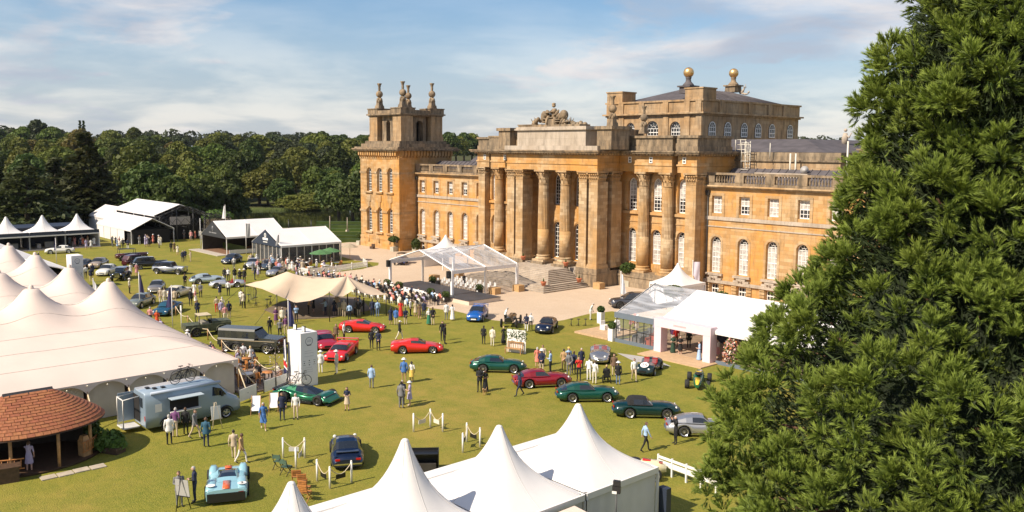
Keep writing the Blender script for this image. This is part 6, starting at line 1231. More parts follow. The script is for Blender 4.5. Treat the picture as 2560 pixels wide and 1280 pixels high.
g = MB(); g.box(-3.07,-3.055,-.1,.95,.55,2.2); g.build('rear_shade_panel', DARKIN, vn); g = MB(); [g.tube([(-4.05,y,.3),(-4.05,y,2.1),(-3.1,y,2.2)], .04, 5) for y in (-.1,.98)]; g.tube([(-4.05,-.1,2.1),(-4.05,.98,2.1)], .04, 5); g.box(-4.1,-3.1,-.15,1.0,.28,.34); g.build('rear_frame', M('shelter_white', (.7,.68,.64), .6, .03), vn); g = MB(); g.add([(-4.05,-.1,.3),(-4.05,.98,.3),(-4.05,.98,2.1),(-4.05,-.1,2.1)], [(0,1,2,3)]); g.build('rear_screen', CLEARG, vn)  # black sheet painted as the shade inside the open rear doorway
add_wheels(vn, (-1.75, 2.05), 1.9, .36, .22, 'star5', RIM)
for x in (-1.75, 2.05):
    for s in (-1, 1): a = MB(); a.loft([[(x+.46*cos(t), s*(hw-.0)+dy, .38+q*sin(t)) for dy, q in ((-.1,.46),(.015,.46),(.015,.38),(-.1,.38))] for t in [radians(180*k/10) for k in range(11)]]); a.build('wheel_arch', BLACK, vn)
for s in (-1, 1): b = MB(); b.ball((2.95,s*.72,.95), .16, 10, 6, 0, 1.2, .6); b.build('headlight', LAMP, vn); b = MB(); b.obox((1.75,s*1.16,1.55), .12, .16, .3); b.build('mirror', BLACK, vn)
for (x, y) in ((-2.2,-.3),(-2.5,.1),(-1.7,-.35)): b = MB(); b.obox((x,y,2.55), .22, .3, .07); b.build('roof_vent', BLACK, vn)
b = MB(); b.box(-3.06,-3.04,-.98,-.86,.8,1.1); b.build('tail_light', REDL, vn); b = MB(); b.box(3.08,3.13,-.7,.7,.45,.8); b.build('front_grille', BLACK, vn)
def bicycle(label, loc, rz, frame=BLACK, tilt=0, group=None):
    r = root('bicycle', label, 'bicycle', loc, rz, group); r.rotation_euler.x = tilt
    for x in (-.5, .5):
        b = MB(); n = 22; P = [(x+(.34+.022*cos(t))*cos(2*pi*k/n), .022*sin(t), .35+(.34+.022*cos(t))*sin(2*pi*k/n)) for t in (0, 1.57, 3.14, 4.71) for k in range(n)]; b.add(P, [(j*n+k, j*n+(k+1) % n, ((j+1) % 4)*n+(k+1) % n, ((j+1) % 4)*n+k) for j in range(4) for k in range(n)], 0, True)
        o = b.build('wheel', TYRE, r); s = MB(); [s.tube([(x,0,.35),(x+.33*cos(2*pi*k/10),0,.35+.33*sin(2*pi*k/10))], .005, 3) for k in range(10)]; s.build('spokes', RIM, o)
    f = MB(); A, B__, C_, D_, E_ = (-.5,0,.35), (-.06,0,.30), (-.16,0,.80), (.36,0,.84), (.5,0,.35)
    for p, q in ((A,B__),(B__,C_),(A,C_),(C_,D_),(B__,D_),(D_,E_)): f.tube([p, q], .022, 5)
    f.build('frame', frame, r); s = MB(); s.tube([(-.16,0,.8),(-.19,0,.93)], .015, 5); s.box(-.32,-.05,-.06,.06,.93,.97); s.build('saddle', BLACK, r); h = MB(); h.tube([(.36,0,.84),(.34,0,.95)], .015, 5); h.tube([(.46,-.2,.85),(.52,-.2,.95),(.36,-.2,.97),(.36,.2,.97),(.52,.2,.95),(.46,.2,.85)], .016, 5); h.build('handlebar', BLACK, r)
    return r
bicycle('black racing bicycle nearest the camera on the van roof', (-54.15,20.6,2.60), radians(95), BLACK, 0, 'bicycles on the van roof'); bicycle('black racing bicycle further back on the van roof', (-54.75,20.9,2.60), radians(90), STEEL, 0, 'bicycles on the van roof')
p = at(752,1003); bicycle('black bicycle standing on the roof of the green hypercar', (p.x-.2,p.y,1.10), radians(60), BLACK)
# ================================================================== people
CLO = {'white': (.74,.72,.70), 'black': (.012,.012,.014), 'navy': (.016,.022,.055), 'light blue': (.33,.47,.68), 'beige': (.52,.42,.30), 'grey': (.17,.17,.175), 'red': (.58,.03,.02), 'orange': (.75,.10,.03), 'pink': (.62,.28,.28), 'green': (.03,.17,.09), 'brown': (.15,.09,.055), 'yellow': (.68,.47,.10), 'lilac': (.40,.35,.52), 'teal': (.03,.10,.16), 'cream': (.68,.62,.50), 'tan': (.40,.25,.12), 'coral': (.70,.22,.16), 'denim': (.13,.19,.32), 'blue': (.06,.16,.42), 'purple': (.14,.05,.14), 'dark green': (.02,.05,.03)}
CM = {k: M('cloth_'+k.replace(' ', '_'), v, .85, .10, 9) for k, v in CLO.items()}
SKIN = [M('skin_pale', (.56,.34,.25), .55, .05), M('skin_tan', (.42,.24,.16), .55, .05), M('skin_dark', (.14,.07,.045), .55, .05)]
HAIR = {'dark': M('hair_dark', (.02,.015,.012), .6, .2), 'brown': M('hair_brown', (.10,.055,.03), .6, .2), 'grey': M('hair_grey', (.42,.40,.38), .6, .1), 'blonde': M('hair_blonde', (.48,.34,.16), .6, .1)}
SHOE = M('shoe_dark', (.02,.018,.016), .5, .1); EYE = M('eye_dark', (.015,.012,.01), .3, 0)
def V3(*a): return Vector(a)
def pose_joints(p):
    J = {}; hip = .93; lean = 0
    if p == 'sit': hip = .50
    if p == 'lean': lean = .32
    def T(x, y, z): return V3(x+lean*(z-hip), y, z-lean*.22*max(0, z-hip))
    J['pel'] = V3(0,0,hip); J['spn'] = T(.005,0,hip+.22); J['chs'] = T(.0,0,hip+.42); J['nck'] = T(0,0,hip+.57); J['hed'] = T(.035,0,hip+.705)
    for s, k in ((1,'l'), (-1,'r')):
        J['sh'+k] = T(0,s*.185,hip+.49); J['el'+k] = T(-.04,s*.25,hip+.22); J['wr'+k] = T(.04,s*.25,hip-.02); J['ha'+k] = T(.06,s*.245,hip-.10)
        J['hp'+k] = V3(0,s*.095,hip-.03); J['kn'+k] = V3(.02,s*.105,.50); J['an'+k] = V3(-.01,s*.11,.09); J['to'+k] = V3(.15,s*.13,.035)
        if p == 'front' : J['el'+k] = T(-.02,s*.24,hip+.22); J['wr'+k] = T(.20,s*.10,hip+.20); J['ha'+k] = T(.26,s*.05,hip+.22)
        if p == 'back': J['el'+k] = T(-.12,s*.25,hip+.22); J['wr'+k] = T(-.17,s*.08,hip+.04); J['ha'+k] = T(-.18,s*.02,hip+.0)
        if p == 'photo': J['el'+k] = T(.18,s*.21,hip+.36); J['wr'+k] = T(.26,s*.09,hip+.60); J['ha'+k] = T(.28,s*.06,hip+.67)
        if p == 'point' and s > 0: J['el'+k] = T(.22,s*.22,hip+.40); J['wr'+k] = T(.44,s*.2,hip+.38); J['ha'+k] = T(.53,s*.2,hip+.38)
        if p == 'walk': J['kn'+k] = V3(s*.17+.04,s*.10,.50); J['an'+k] = V3(s*.30-.04,s*.10,.09 if s > 0 else .15); J['to'+k] = V3(s*.30+.12,s*.11,.04 if s > 0 else .06); J['el'+k] = T(-s*.10,s*.25,hip+.22); J['wr'+k] = T(-s*.16+.06,s*.25,hip+.0); J['ha'+k] = T(-s*.18+.08,s*.245,hip-.07)
        if p == 'sit': J['kn'+k] = V3(.42,s*.11,.52); J['an'+k] = V3(.40,s*.11,.09); J['to'+k] = V3(.55,s*.12,.035); J['wr'+k] = T(.24,s*.14,hip+.12); J['ha'+k] = T(.31,s*.12,hip+.10)
        if p == 'lean': J['wr'+k] = T(.2,s*.2,hip+.0); J['ha'+k] = T(.25,s*.2,hip-.06)
    return J
BODY = {}
def body_mesh(pose, style, long_hair):
    key = (pose, style, long_hair)
    if key in BODY: return BODY[key]
    J = pose_joints(pose); segs = []; b = MB()
    def seg(a, c, r0, r1, tag, sy=1): segs.append((a, c, max(r0, r1), tag)); b.tube([a, a.lerp(c, .5), c], [r0, (r0+r1)/2, r1], 10); b.ball(a, r0, 9, 6); b.ball(c, r1, 9, 6)
    fem = style in ('dress', 'long')
    up = (J['nck']-J['pel']).normalized()
    def ring(c, rx, ry, n=16):
        f = up.cross(V3(0,1,0)).normalized(); f = -f if f.x < 0 else f; return [c+f*cos(2*pi*k/n)*rx+V3(0,1,0)*sin(2*pi*k/n)*ry for k in range(n)]
    w = .155 if fem else .175; P, S_, C_, K = J['pel'], J['spn'], J['chs'], J['nck']
    torso = [ring(P-up*.06, .105, .155), ring(P+up*.06, .11, .16), ring(S_, .10, w*.80), ring(C_, .12, w), ring(C_.lerp(K, .55), .10, w*.98), ring(K, .055, .07)]
    b.loft(torso); segs.append((P+up*.10, C_, .17, 1)); segs.append((C_, K-up*.03, .15, 1)); segs.append((P-up*.04, P+up*.02, .16, 2 if style != 'suit' else 1))
    if style == 'suit': b.loft([ring(C_, .125, w*1.02), ring(S_, .118, w*.92), ring(P, .13, .185), ring(P-up*.14 if pose != 'sit' else P-up*.04, .135, .195)]); segs.append((P-up*.12 if pose != 'sit' else P, S_, .19, 1))
    if fem and pose != 'sit':
        hem = .48 if style == 'dress' else .12; z = P.z; rg = []
        for t in (0, .25, .5, .75, 1): k = lerp(z+.08, hem, t); rg.append([(.02+cos(2*pi*q/16)*lerp(.12, .20 if style == 'dress' else .24, t), sin(2*pi*q/16)*lerp(.15, .23 if style == 'dress' else .27, t), k) for q in range(16)])
        b.loft(rg); segs.append((V3(.02,0,z+.05), V3(.02,0,hem+.1), .24, 2))
    seg(J['nck']-up*.03, J['hed']-up*.08, .056, .052, 0)
    hd_ = J['hed']; b.ball(hd_, .098, 14, 10, 0, 1.25, 1.02, .86); segs.append((hd_-up*.03, hd_+up*.05, .10, 9))
    for k in 'lr':
        seg(J['sh'+k], J['el'+k], .058 if not fem else .048, .043, 1); seg(J['el'+k], J['wr'+k], .042, .030, 1 if style in ('suit', 'shirt') else 0); segs.append((J['wr'+k], J['ha'+k], .035, 0)); b.tube([J['wr'+k], J['ha'+k]], [.030, .036], 8); b.ball(J['ha'+k], .037, 8, 6, 0, 1.1)
        seg(J['hp'+k], J['kn'+k], .088, .060, 2); seg(J['kn'+k], J['an'+k], .058, .040, 2 if not fem else 0); seg(J['an'+k], J['to'+k], .045, .036, 3)
    if long_hair: b.tube([hd_+up*.03-V3(.03,0,0), hd_-up*.10-V3(.05,0,0), hd_-up*.26-V3(.06,0,0)], [.095, .10, .06], 10); segs.append((hd_-up*.02-V3(.07,0,0), hd_-up*.26-V3(.07,0,0), .09, 4))
    tmp = bpy.data.objects.new('tmp', b.mesh('tmp')); COL.objects.link(tmp); m = tmp.modifiers.new('r', 'REMESH'); m.mode = 'VOXEL'; m.voxel_size = .0235; m.use_smooth_shade = True; s_ = tmp.modifiers.new('s', 'SMOOTH'); s_.iterations = 3; s_.factor = .5
    me = bpy.data.meshes.new_from_object(tmp.evaluated_get(bpy.context.evaluated_depsgraph_get())); bpy.data.objects.remove(tmp)
    co = np.empty(len(me.vertices)*3, np.float32); me.vertices.foreach_get('co', co); co = co.reshape(-1, 3); fs = [tuple(p.vertices) for p in me.polygons]; cen = np.array([co[list(f)].mean(0) for f in fs])
    best = np.full(len(fs), 9.0); tag = np.zeros(len(fs), int)
    for a, c, r, tg in segs:
        a, c = np.array(a), np.array(c); ac = c-a; t = np.clip(((cen-a)@ac)/(ac@ac+1e-9), 0, 1); d = np.linalg.norm(cen-(a+t[:, None]*ac), axis=1)/r; k = d < best; best[k] = d[k]; tag[k] = tg
    hv = np.array(hd_); rel = cen-hv; hair = (tag == 9) & ((rel[:, 2] > .055) | ((rel[:, 0] < -.01) & (rel[:, 2] > -.05))); tag[hair] = 4; tag[tag == 9] = 0
    q = MB(); q.add(co.tolist(), fs, 0, True); q.m = tag.tolist()
    fo = hd_
    for s in (-1, 1):
        q.add([fo+V3(.098,s*.034-.012,.005),fo+V3(.098,s*.034+.012,.005),fo+V3(.096,s*.034+.012,.019),fo+V3(.096,s*.034-.012,.019)], [(0,1,2,3)], 5); q.ball(fo+V3(-.005,s*.086,-.005), .024, 6, 4, 0, 1.3, .6, .5)
    q.tube([fo+V3(.092,0,.01), fo+V3(.118,0,-.028)], [.008,.017], 6, 0); q.add([fo+V3(.096,-.022,-.062),fo+V3(.096,.022,-.062),fo+V3(.097,.018,-.053),fo+V3(.097,-.018,-.053)], [(0,1,2,3)], 6)
    for k, s in (('l',1), ('r',-1)):                                 # five fingers on each hand
        w_, h_ = J['wr'+k], J['ha'+k]; d = (h_-w_).normalized(); sd = d.cross(V3(1,0,.2)).normalized(); pl = d.cross(sd)
        for i, (off, ln) in enumerate(((-.027,.062),(-.009,.075),(.009,.07),(.027,.055))): a0 = h_+d*.02+pl*off; q.tube([a0, a0+d*ln*.55+sd*.004, a0+d*ln*.85+sd*.018*s], [.0095,.009,.007], 5, 0)
        a0 = h_-d*.01-pl*.032; q.tube([a0, a0-pl*.022+d*.028, a0-pl*.026+d*.055], [.011,.010,.008], 5, 0)
    me2 = q.mesh('person'); 
    for m_ in (SKIN[0], CM['white'], CM['grey'], SHOE, HAIR['dark'], EYE, M('lips', (.35,.12,.10), .5, 0)): me2.materials.append(m_)
    BODY[key] = me2; return me2
HATM = {}
def hat_mesh(kind):
    if kind in HATM: return HATM[kind]
    b = MB()
    if kind == 'brim': b.lathe([(.19,0),(.195,.012),(.108,.022),(.10,.08),(.075,.11),(.02,.115)], 16, (0,0,0))
    else: b.lathe([(.108,0),(.108,.03),(.085,.075),(.02,.095)], 14, (0,0,0)); b.box(.06,.19,-.07,.07,.0,.015)
    HATM[kind] = b.mesh('hat'); return HATM[kind]
pr_ = random.Random(17); RANG = atan2(RGT.y, RGT.x)
def face(p, f):
    c = atan2(-p[1], -p[0]); return {'c': c, 'a': c+pi, 'r': RANG, 'l': RANG+pi, 's': pi/2, 'x': 0}[f[0]]+pr_.uniform(-.35, .35)
def person(px, py, pose='stand', style='shirt', top='white', bottom='grey', f='c', where='', who=None, hair=None, hat=None, hatc='white', group=None, label=None, pos=None, z=0, skin=None, long_hair=None, h=None):
    p = pos or at(px, py); fem = style in ('dress', 'long'); lh = fem if long_hair is None else long_hair; me = body_mesh(pose, style, lh)
    if label is None:
        gar = {'suit': f'{top} jacket and {bottom} trousers', 'shirt': f'{top} shirt and {bottom} trousers', 'dress': f'{top} dress' if top == bottom else f'{top} top and {bottom} skirt', 'long': f'long {top} dress' if top == bottom else f'{top} top and long {bottom} skirt'}[style]
        label = f'person in {gar}{" and "+hatc+" hat" if hat else ""} {where}'.strip()
    o = put('person', me, None, (p[0], p[1], z), face(p, f), label=label, category='person', group=group); s = (h or pr_.uniform(.96, 1.05))*(.96 if fem else 1.02); o.scale = (s, s, s)
    mats = [SKIN[pr_.choices((0,1,2), (7,3,1))[0] if skin is None else skin], CM[top], CM[bottom], SHOE if not (fem and pr_.random() < .5) else CM['beige'], HAIR[hair or pr_.choice(('dark','brown','grey','brown') if not fem else ('blonde','brown','dark','grey'))]]
    for i, m in enumerate(mats): o.material_slots[i].link = 'OBJECT'; o.material_slots[i].material = m
    if hat:
        hz = pose_joints(pose)['hed']; k = put('hat', hat_mesh(hat), o, hz+V3(-.01,0,.055))
        if not k.material_slots: hat_mesh(hat).materials.append(CM['white'])
        k.material_slots[0].link = 'OBJECT'; k.material_slots[0].material = CM[hatc]
    return o
PPL = [
 (424,1112,'stand','suit','white','black','a','first in line at the van hatch'), (438,1093,'lean','shirt','purple','beige','a','leaning at the van counter'), (465,1087,'stand','suit','black','black','a','at the van counter'), (488,1096,'walk','suit','grey','beige','r','walking past the van hatch'), (516,1118,'stand','suit','teal','navy','a','by the white easel at the van'),
 (74,1179,'point','dress','lilac','lilac','a','standing under the shingle roof'), (585,1149,'walk','suit','beige','beige','a','walking beside the man in white trousers'), (604,1158,'walk','suit','tan','white','r','walking on the open lawn'), (449,1266,'front','suit','grey','grey','c','behind the black easel'), (488,1256,'front','shirt','navy','navy','l','looking at the black easel'),
 (659,1074,'walk','dress','blue','blue','c','walking toward the camera'), (706,1050,'stand','suit','navy','navy','c','before the green hypercar'), (740,1048,'stand','shirt','white','beige','c','before the green hypercar'), (868,1026,'front','dress','navy','beige','c','right of the green hypercar'), (929,971,'stand','suit','light blue','grey','a','alone on the lawn right of the pillar'),
 (1010,957,'stand','suit','blue','tan','a','beside the yellow skirt','brim'), (1029,956,'stand','dress','white','yellow','a','beside the man with the hat'), (1006,1011,'front','suit','navy','navy','c','facing the man in the grey suit'), (1003,1021,'stand','suit','grey','grey','a','on the open lawn'), (1025,1014,'front','dress','lilac','lilac','l','next to the grey suit','brim'),
 (1199,980,'front','suit','black','black','c','with a small dog behind the first green coupe'), (1213,979,'front','long','black','black','c','beside the small dog'), (1299,990,'walk','suit','navy','navy','l','walking past the red coupe'),
 (1343,918,'stand','dress','coral','coral','a','in the group above the red coupe'), (1357,914,'stand','suit','beige','beige','c','in the group above the red coupe'), (1354,932,'back','suit','navy','beige','a','above the red coupe','brim'), (1376,934,'front','shirt','light blue','black','l','in the group above the red coupe'),
 (1409,927,'back','suit','tan','brown','a','in the group left of the silver roadster'), (1421,924,'stand','shirt','light blue','beige','c','left of the silver roadster','cap','yellow'), (1422,939,'back','suit','grey','grey','a','in the group left of the silver roadster'), (1434,935,'stand','suit','navy','navy','a','in the group left of the silver roadster'), (1453,925,'stand','suit','navy','black','c','in the group left of the silver roadster'), (1447,951,'photo','shirt','red','black','c','taking a picture left of the silver roadster'),
 (1472,952,'lean','shirt','white','white','a','before the silver roadster'), (1486,960,'point','shirt','white','cream','a','before the silver roadster'), (1535,940,'stand','suit','brown','beige','c','right of the silver roadster'), (1545,962,'stand','suit','black','denim','a','right of the wheelchair','brim'), (1585,953,'walk','shirt','white','beige','c','walking left of the number 15 racer'),
 (1209,861,'stand','suit','black','black','a','left of the garden bench'), (1231,866,'stand','suit','cream','cream','a','left of the garden bench'), (1259,860,'stand','long','black','black','a','just left of the garden bench'), (1112,860,'stand','suit','black','black','r','holding a white bag by the red car nose'), (1106,852,'stand','shirt','black','black','c','behind the red car nose'),
 (1262,810,'lean','shirt','white','black','r','at the vintage racer'), (1316,829,'back','suit','navy','white','a','between vintage racer and dark blue coupe'), (1327,826,'stand','shirt','white','black','a','between vintage racer and dark blue coupe'), (1476,800,'lean','shirt','white','white','r','on the small terrace by the topiary'),
 (1682,884,'front','long','dark green','dark green','c','in the pink portal'), (1700,888,'front','dress','black','black','c','in the pink portal'), (1748,902,'front','long','light blue','light blue','l','by the right portal pillar'), (1722,872,'stand','suit','black','black','a','inside the portal'), (1690,868,'stand','shirt','red','brown','c','inside the portal'), (1795,898,'stand','dress','white','pink','l','beside the flower arch'),
 (1613,1129,'walk','shirt','light blue','black','r','walking alone near the pagodas'), (1689,1110,'photo','shirt','black','black','l','taking a picture by the silver coupe'),
 (999,850,'walk','suit','black','cream','r','walking above the red car','cap','white'), (929,872,'stand','suit','black','black','a','with a bag right of the red cars'), (946,877,'back','suit','navy','black','a','right of the red cars'), (860,855,'stand','shirt','white','black','r','between the red sports cars'), (841,857,'stand','suit','brown','brown','c','behind the red sports cars'), (842,935,'stand','suit','cream','cream','l','before the red car nose','brim'), (802,933,'stand','suit','white','white','a','beside the white pillar','brim'),
 (977,812,'stand','dress','navy','navy','a','at the left end of the standing watchers'), (990,813,'stand','suit','blue','beige','a','among the standing watchers'), (1002,793,'stand','long','red','red','a','among the standing watchers'), (1014,812,'back','suit','navy','beige','a','among the standing watchers'), (1026,790,'stand','shirt','white','black','r','among the standing watchers'), (1039,792,'stand','dress','beige','beige','a','among the standing watchers'), (1049,798,'stand','dress','brown','brown','a','among the standing watchers'), (1060,795,'stand','suit','navy','navy','a','among the standing watchers'), (1072,812,'stand','long','white','green','a','among the standing watchers'), (1082,813,'back','suit','black','beige','a','among the standing watchers'), (1116,800,'stand','suit','white','grey','a','at the right end of the standing watchers'), (1131,801,'stand','long','white','white','a','at the right end of the standing watchers'),
 (771,786,'lean','shirt','tan','black','r','under the stretch tent'), (814,789,'point','shirt','light blue','navy','l','under the stretch tent'), (860,793,'stand','suit','beige','beige','a','under the stretch tent'), (874,800,'stand','shirt','light blue','black','a','at the open front of the stretch tent'), (849,791,'stand','shirt','grey','beige','c','under the stretch tent'), (897,791,'stand','suit','black','beige','a','at the right pole of the stretch tent'), (931,791,'stand','suit','navy','navy','a','right of the stretch tent'), (944,792,'stand','shirt','light blue','denim','a','right of the stretch tent'), (741,806,'photo','shirt','light blue','black','c','taking a picture before the stretch tent'),
 (690,812,'front','dress','purple','purple','c','below the stretch tent'), (706,814,'stand','suit','cream','black','c','below the stretch tent'), (675,838,'stand','shirt','black','black','a','between off-roader and stretch tent','cap','beige'), (722,812,'stand','suit','navy','navy','c','behind the dark flag banner'), (715,838,'stand','shirt','purple','beige','c','behind the white pillar'),
 (463,720,'back','suit','black','black','a','before the ice blue coupe'), (502,745,'back','suit','grey','black','a','before the ice blue coupe'), (486,742,'stand','dress','white','white','a','beside the grey suited man'), (477,765,'stand','suit','black','black','a','in the middle of the far lawn'), (489,762,'stand','dress','pink','white','r','in the middle of the far lawn'), (494,793,'stand','suit','navy','navy','a','alone on the far lawn'),
 (550,740,'stand','dress','navy','navy','a','before the pale silver roadster'), (571,740,'stand','shirt','white','black','a','before the pale silver roadster'), (542,781,'stand','shirt','beige','red','a','in the group above the pickup'), (553,794,'stand','suit','lilac','black','a','in the group above the pickup'), (573,796,'stand','suit','navy','beige','a','in the group above the pickup'), (563,806,'stand','shirt','pink','cream','a','in the group above the pickup'), (556,782,'stand','dress','cream','cream','a','in the group above the pickup'),
 (402,760,'stand','suit','beige','white','a','behind the right flagpole'), (412,760,'stand','suit','cream','white','a','behind the right flagpole'), (427,761,'stand','suit','tan','white','a','before the cream white coupe'), (437,762,'stand','suit','beige','beige','a','before the cream white coupe'), (603,762,'stand','suit','white','grey','a','at the left tip of the stretch tent'), (609,771,'stand','suit','cream','black','a','at the left tip of the stretch tent'),
 (393,816,'stand','long','orange','orange','a','beside the marquee roof edge'), (376,812,'stand','shirt','pink','black','a','behind the marquee roof edge'), (324,734,'stand','shirt','cream','black','r','alone behind the black vintage saloon','brim'), (97,660,'stand','suit','black','black','r','before the white sports coupe'), (228,705,'stand','suit','navy','beige','a','before the white saloon'), (215,697,'stand','shirt','white','navy','a','beside the far pillar sign'), (232,690,'stand','suit','navy','navy','a','behind the white saloon bonnet'),
 (308,622,'stand','suit','black','black','a','before the white annex'), (320,624,'back','suit','navy','white','a','before the white annex'), (228,622,'stand','dress','white','white','a','right of the far stalls'), (216,623,'stand','dress','lilac','lilac','a','right of the far stalls'), (457,655,'stand','suit','navy','navy','c','in the pair on the far lawn'), (463,652,'stand','suit','navy','black','c','in the pair on the far lawn'), (477,655,'front','suit','beige','beige','l','facing the pair on the far lawn'), (444,637,'stand','dress','cream','cream','a','on the far lawn before the hall'), (428,630,'stand','suit','black','black','a','on the far lawn before the hall'), (436,630,'stand','dress','brown','brown','a','on the far lawn before the hall'),
 (342,690,'stand','dress','pink','pink','a','behind the black vintage limousine'), (327,690,'stand','dress','white','white','a','behind the black vintage saloon'), (562,703,'stand','suit','black','black','c','in the trio behind the roadster'), (571,703,'stand','shirt','white','black','c','in the trio behind the roadster'), (587,703,'stand','suit','black','white','c','in the trio behind the roadster'), (613,690,'stand','suit','black','black','a','before the navy saloon crowd'), (637,700,'lean','suit','navy','navy','r','bending behind the stretch tent'), (645,694,'stand','dress','white','lilac','a','behind the stretch tent'), (600,708,'stand','suit','black','black','c','beside the roadster tail','brim'), (611,708,'stand','suit','black','black','c','second by the roadster','brim'), (585,672,'stand','shirt','white','grey','a','before the navy saloon'),
 (1160,717,'stand','dress','black','black','c','on the stage steps under the canopy'), (597,916,'stand','dress','cream','cream','a','beside the rope of the terrace'), (609,914,'stand','shirt','white','beige','a','beside the rope of the terrace'), (627,918,'stand','long','white','white','a','at the right end of the terrace rope'), (700,845,'stand','shirt','grey','black','a','behind the bare sapling')]
for t in PPL:
    hat = t[8] if len(t) > 8 else None; hc = t[9] if len(t) > 9 else ('white' if hat == 'brim' else 'beige')
    person(*t[:8], hat=hat, hatc=hc)
# crowds no one could tell apart
def join_stuff(objs, name, label, cat):
    mats = []; Vs, Fs, Ms = [], [], []; off = 0
    for o in objs:
        for c in [o]+list(o.children):
            mw = (o.matrix_basis if c is o else o.matrix_basis @ c.matrix_basis); me = c.data; sl = []
            for q in c.material_slots:
                if q.material not in mats: mats.append(q.material)
                sl.append(mats.index(q.material))
            Vs += [mw @ v.co for v in me.vertices]
            for f in me.polygons: Fs.append([i+off for i in f.vertices]); Ms.append(sl[f.material_index])
            off += len(me.vertices)
    me = bpy.data.meshes.new(name); me.from_pydata(Vs, [], Fs); me.polygons.foreach_set('material_index', Ms); me.polygons.foreach_set('use_smooth', [True]*len(Fs))
    for m in mats: me.materials.append(m)
    for o in objs:
        for c in list(o.children): bpy.data.objects.remove(c)
        bpy.data.objects.remove(o)
    put(name, me, label=label, category=cat, kind='stuff')
def crowd(n, poly, label, group, cols, rnd, faces='acrl', hatp=.2):
    q = [at(*p) for p in poly]; k = 0; used = []; made = []
    while k < n:
        u, v = rnd.random(), rnd.random(); p = q[0].lerp(q[1], u).lerp(q[3].lerp(q[2], u), v)
        if any((p-x).length < .5 for x in used): continue
        used.append(p); k += 1; st = rnd.choice(('suit','suit','shirt','dress','dress')); tp = rnd.choice(cols); bt = tp if st == 'dress' else rnd.choice(('black','beige','grey','navy','white'))
        made.append(person(0, 0, rnd.choice(('stand','front','stand','back')), st, tp, bt, rnd.choice(faces), label=label, group=group, pos=p, hat='brim' if rnd.random() < hatp else None, hatc=rnd.choice(('white','cream','beige'))))
    return made
rc = random.Random(5); PALE = ('white','cream','beige','pink','light blue','navy','black','lilac','coral','grey')
far_ = crowd(46, [(335,608),(500,600),(515,588),(360,590)], 'guest in the dense crowd before the dark truss hall', 'crowd before the truss hall', PALE, rc)
far_ += crowd(13, [(395,622),(345,616),(350,606),(420,612)], 'guest at the left edge of the hall crowd', 'guests at the edge of the hall crowd', PALE, rc)
join_stuff(far_, 'far_crowd', 'dense far crowd of guests before the dark truss hall', 'crowd')
crowd(11, [(180,622),(245,620),(240,612),(170,614)], 'guest standing among the far stalls', 'guests among the far stalls', PALE, rc)
crowd(22, [(600,682),(700,690),(735,668),(620,655)], 'guest among the cars before the glazed tent', 'crowd before the glazed tent', PALE, rc)
crowd(6, [(280,625),(305,625),(300,612),(275,612)], 'guest between the stalls and the annex', 'guests between stalls and annex', PALE, rc)
crowd(5, [(1665,858),(1760,868),(1790,845),(1690,838)], 'guest in the shade inside the portal marquee', 'guests inside the portal marquee', ('black','navy','purple','red','white'), rc, 'ca')
crowd(9, [(745,792),(920,788),(900,765),(760,765)], 'guest in the shade under the stretch tent', 'guests in the shade of the stretch tent', ('black','navy','grey','light blue','beige'), rc)
crowd(9, [(720,682),(790,690),(800,680),(735,672)], 'guest beside the white picket fence', 'guests at the picket fence', PALE, rc)
crowd(5, [(1560,845),(1640,860),(1650,828),(1580,815)], 'guest inside the clear marquee bay', 'guests inside the clear bay', PALE, rc)
# ================================================================== furniture and small things
# ---------------- oval hut with shingle roof
HX, HY = -53.2, 11.6; hut = root('shingle_hut', 'open oval garden hut with orange brown shingle roof', 'hut', (HX, HY, 0)); SH = M('cedar_shingle', (.30,.108,.047), .8, .25, 7, .1, rnd=.12); RX, RY, RZ = 3.0, 3.9, 1.75
def roofp(t, a):
    """t 0 eave .. 1 ridge; oval eave to a short ridge"""
    ex, ey = RX*cos(a), RY*sin(a); rx, ry = .10*cos(a), 1.15*(1 if sin(a) > 0 else -1)*min(1, abs(sin(a))*2.2); k = 1-(1-t)**1.0
    return Vector((lerp(ex, rx, k), lerp(ey, ry, k), 2.12+RZ*(t**.86)))
base = MB(); base.grid(lambda u, v: tuple(roofp(v, 2*pi*u)-Vector((0,0,.06))), 48, 8); rf = base.build('roof', DWOOD, hut)
shin = []; ncrs = 15
for c in range(ncrs):
    t0, t1 = c/ncrs*.985, (c+1.35)/ncrs*.985; per = 2*pi*lerp((RX+RY)/2, .75, t0); n = max(14, int(per/.34)); off = (c % 2)*.5
    for k in range(n):
        a0, a1 = 2*pi*(k+off+.03)/n, 2*pi*(k+off+.97)/n; P = []
        lift = .045+.012*((k*7+c*3) % 5)/5
        for (t, a, e) in ((t0,a0,lift),(t0,a1,lift),(min(1,t1),a1,.005),(min(1,t1),a0,.005)): P.append(roofp(t, a)+Vector((0,0,e)))
        shin.append(P)
cam_l = Vector((0,0,CAM_H))-Vector((HX,HY,0)); shin.sort(key=lambda P: -((P[0]-P[1]).length*((P[1]-P[0]).cross(P[3]-P[0]).normalized().dot((cam_l-P[0]).normalized())) ))
rest = MB()
for i, P in enumerate(shin):
    D = [p-Vector((0,0,.035)) for p in P[:2]]; vs_ = P+D; fs_ = [(0,1,2,3),(4,5,1,0),(5,2,1),(4,0,3)]
    if i < 290: b = MB(); c0 = P[0].copy(); b.add([v-c0 for v in vs_], fs_); b.build('shingle', SH, rf, c0)
    else: rest.add(vs_, fs_)
rest.build('shingle_field', SH, rf, kind='stuff')
b = MB(); b.slab([(-.22,3.78),(.22,3.78),(0,3.98)], 'y', -1.25, 1.25); b.build('ridge_cap', M('lead_black', (.03,.03,.035), .6, .1), hut)
